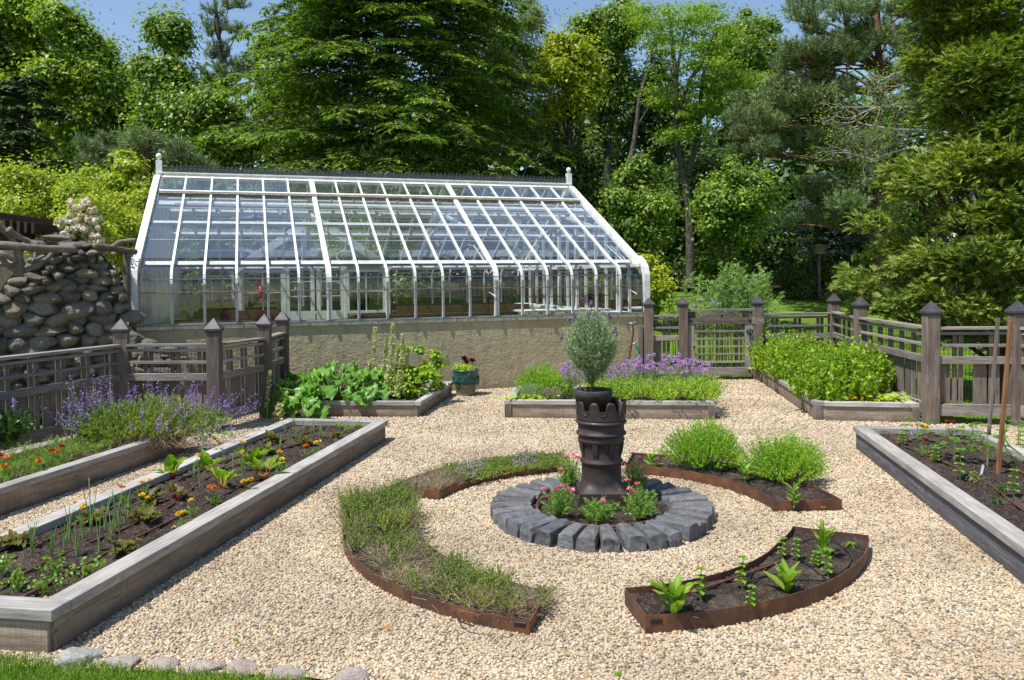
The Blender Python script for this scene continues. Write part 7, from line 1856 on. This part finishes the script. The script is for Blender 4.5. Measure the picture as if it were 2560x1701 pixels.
# --- shrubs' white blossom behind the stone wall
sn = put('snowball_rose', 'climbing rose with blush white blooms above the stone wall', 'shrub', atu(195, 10.9))
b = B(); f_ = lambda u, v, y: aty(u, v, y) - sn.location; C = []; pts_ = []
SNP = [(70, 600), (150, 548), (185, 500), (215, 488), (235, 500), (228, 540), (280, 580), (282, 610), (250, 640), (90, 640)]
def insn(): 
    while True:
        u_, v_ = R.uniform(70, 285), R.uniform(485, 640)
        if inside(SNP, np.array([u_]), np.array([v_]))[0]: return u_, v_
for i in range(60): u_, v_ = insn(); C.append(tuple(f_(u_, v_, 11 + R.uniform(-.2, .3))))
crown_leaves(b, C, [(.16, .16, .12)] * 60, 6500, .06, .04); add(sn, 'foliage', b, 'yellow_green_leaf'); s_ = B()
for c in C[::3]: add_tube(s_, [(0, .1, 0), (c[0] * .4, .1, c[2] * .6), c], [.02, .012, .004], 4)
add(sn, 'stem', s_, 'twig_brown')
for g in range(44):
    cu, cv = insn()
    for i in range(R.randint(2, 6)):
        p = f_(cu + R.gauss(0, 8), cv + R.gauss(0, 6), 10.72 + R.uniform(-.12, .12)); r = R.uniform(.034, .052)
        q = B(); m = 46; d = rdir(m); leaves(q, arr(p) + d * r * .6, unit(np.cross(d, rdir(m))), d, r * .8, r * .8, shape='six', fold=-.15); add(sn, 'flower', q, 'cream_flower')

# --- front lawn edge: grass, border stones
rocks = [(196, 1652, .15, .075), (303, 1663, .115, .05), (404, 1666, .10, .045), (508, 1671, .115, .05), (604, 1674, .105, .05), (700, 1682, .085, .04), (738, 1686, .06, .035), (868, 1698, .105, .06)]
RL = ['biggest grey green edging boulder beside the bed corner', 'pinkish flat edging stone, second from the bed corner', 'pale whitish edging stone, third from the bed corner', 'bluish grey edging stone in the middle of the row', 'pink edging stone right of the bluish one', 'grey edging stone half lost in grass', 'small flat edging stone near the end of the row', 'pale pink rounded stone lying alone at the lower frame edge']
for i, (u, v, w, h) in enumerate(rocks):
    p = at(u, v, 0); o = link('edging_stone', stone_ms[i % 9].copy(), loc=(p.x, p.y, -h * .05), rot=(0, 0, R.uniform(-.3, .3)), scale=(w * .9, w * .6, h * .85)); o.data.materials.clear(); o.data.materials.append(MATS['pale_rock']); tag(o, RL[i], 'stone', 'edging stones between gravel and grass')
gp = [at(-700, 1640), at(-60, 1640), at(130, 1662), at(400, 1684), at(640, 1696), at(760, 1712), at(900, 1760), at(-700, 1900)]
n = 26000; xs = [p.x for p in gp]; ys = [p.y for p in gp]; PX = rng.uniform(min(xs), max(xs), n); PY = rng.uniform(3.0, max(ys) + .02, n); k = inside([(p.x, p.y) for p in gp], PX, PY); PX, PY = PX[k], PY[k]; n = len(PX)
b = B(); D = unit(np.stack([rng.normal(0, .35, n), rng.normal(0, .35, n), np.ones(n)], 1)); h = rng.uniform(.025, .075, n); P = np.stack([PX, PY, np.zeros(n)], 1); S = unit(np.cross(D, rdir(n))) * .0022; D2 = D + rng.normal(0, .3, (n, 3)) * [1, 1, 0]
V = np.stack([P - S, P + S, P + D * h[:, None] * .6 + S * .7, P + D * h[:, None] * .6 - S * .7, P + (D + D2) * .5 * h[:, None]], 1).reshape(-1, 3); i5 = np.arange(n)[:, None] * 5; b.add(V, {4: i5 + [0, 1, 2, 3], 3: i5 + [3, 2, 4]})
o = link('front_grass', b.mesh('front_grass', 'grass_blade'), kind='stuff'); o['label'] = 'short green grass along the bottom left of the yard'; o['category'] = 'grass'; print('grass', n)
# grass stubble of the lawn just beyond the fences
n = 26000; b = B(); X = rng.uniform(1.8, 11, n); Y = rng.uniform(13.5, 17.5, n); P = np.stack([X, Y, np.zeros(n) - .01], 1); D = rdir(n) * .4 + [0, 0, 1]; leaves(b, P, D, rdir(n), rng.uniform(.03, .07, n), .012, shape='tri'); o = link('lawn_blades', b.mesh('lawn_blades', 'grass_blade'), kind='stuff')
# weeds in the gravel
WL = ['at the lower frame edge in the middle', 'against the front right rusty bed', 'to the right of the front right bed', 'between the two front curved beds', 'halfway between long bed and thyme bed', 'beside the edging stones', 'next to the lone pale edging stone', 'before the pointed end of the open lettuce bed', 'left of the dry oak leaf', 'just behind the chimney pot', 'beside the blue grey bed corner']
for i, (u, v, s) in enumerate([(1545, 1690, .9), (1960, 1580, .5), (2230, 1365, .5), (1515, 1540, .5), (640, 1405, .5), (590, 1605, .8), (930, 1612, .5), (1820, 1560, .4), (520, 1550, .4), (1500, 1010, .5), (2070, 1085, .6)]):
    p = at(u, v, .002); k = thing('gravel_weed', 'tiny green weed in the gravel ' + WL[i], 'weed', p, group='little weeds in the gravel'); b = B(); n = 14; d = rdir(n); d[:, 2] = np.abs(d[:, 2]) + .3; leaves(b, np.zeros((n, 3)), d, rdir(n), .03 * s, .009 * s); add(k, 'leaf', b, 'savory_leaf')
lfp = at(962, 1568, .012); o = B(); V = []; 
for k_, (a, L) in enumerate([(0, .11), (.7, .07), (-.7, .07), (2.4, .05), (-2.4, .05)]):
    V2, F2 = big_leaf(L, .025, .08, .2, .3, seed=k_, n=4, m=1); M = Matrix.Rotation(a, 3, 'Z'); o.add([tuple(M @ Vector(v)) for v in V2], F2)
l_ = link('oak_leaf', o.mesh('oak_leaf', 'dead_leaf', True), loc=lfp, rot=(0, 0, -.5), scale=.72); tag(l_, 'pale dry oak leaf lying on the gravel before the front left bed', 'leaf')
pb = at(2087, 1494, .012); o = link('terracotta_shard', stone_ms[3].copy(), loc=pb, scale=(.012, .011, .009)); o.data.materials.clear(); o.data.materials.append(MATS['terracotta']); tag(o, 'little orange clay shard against the front right rusty edging', 'shard')
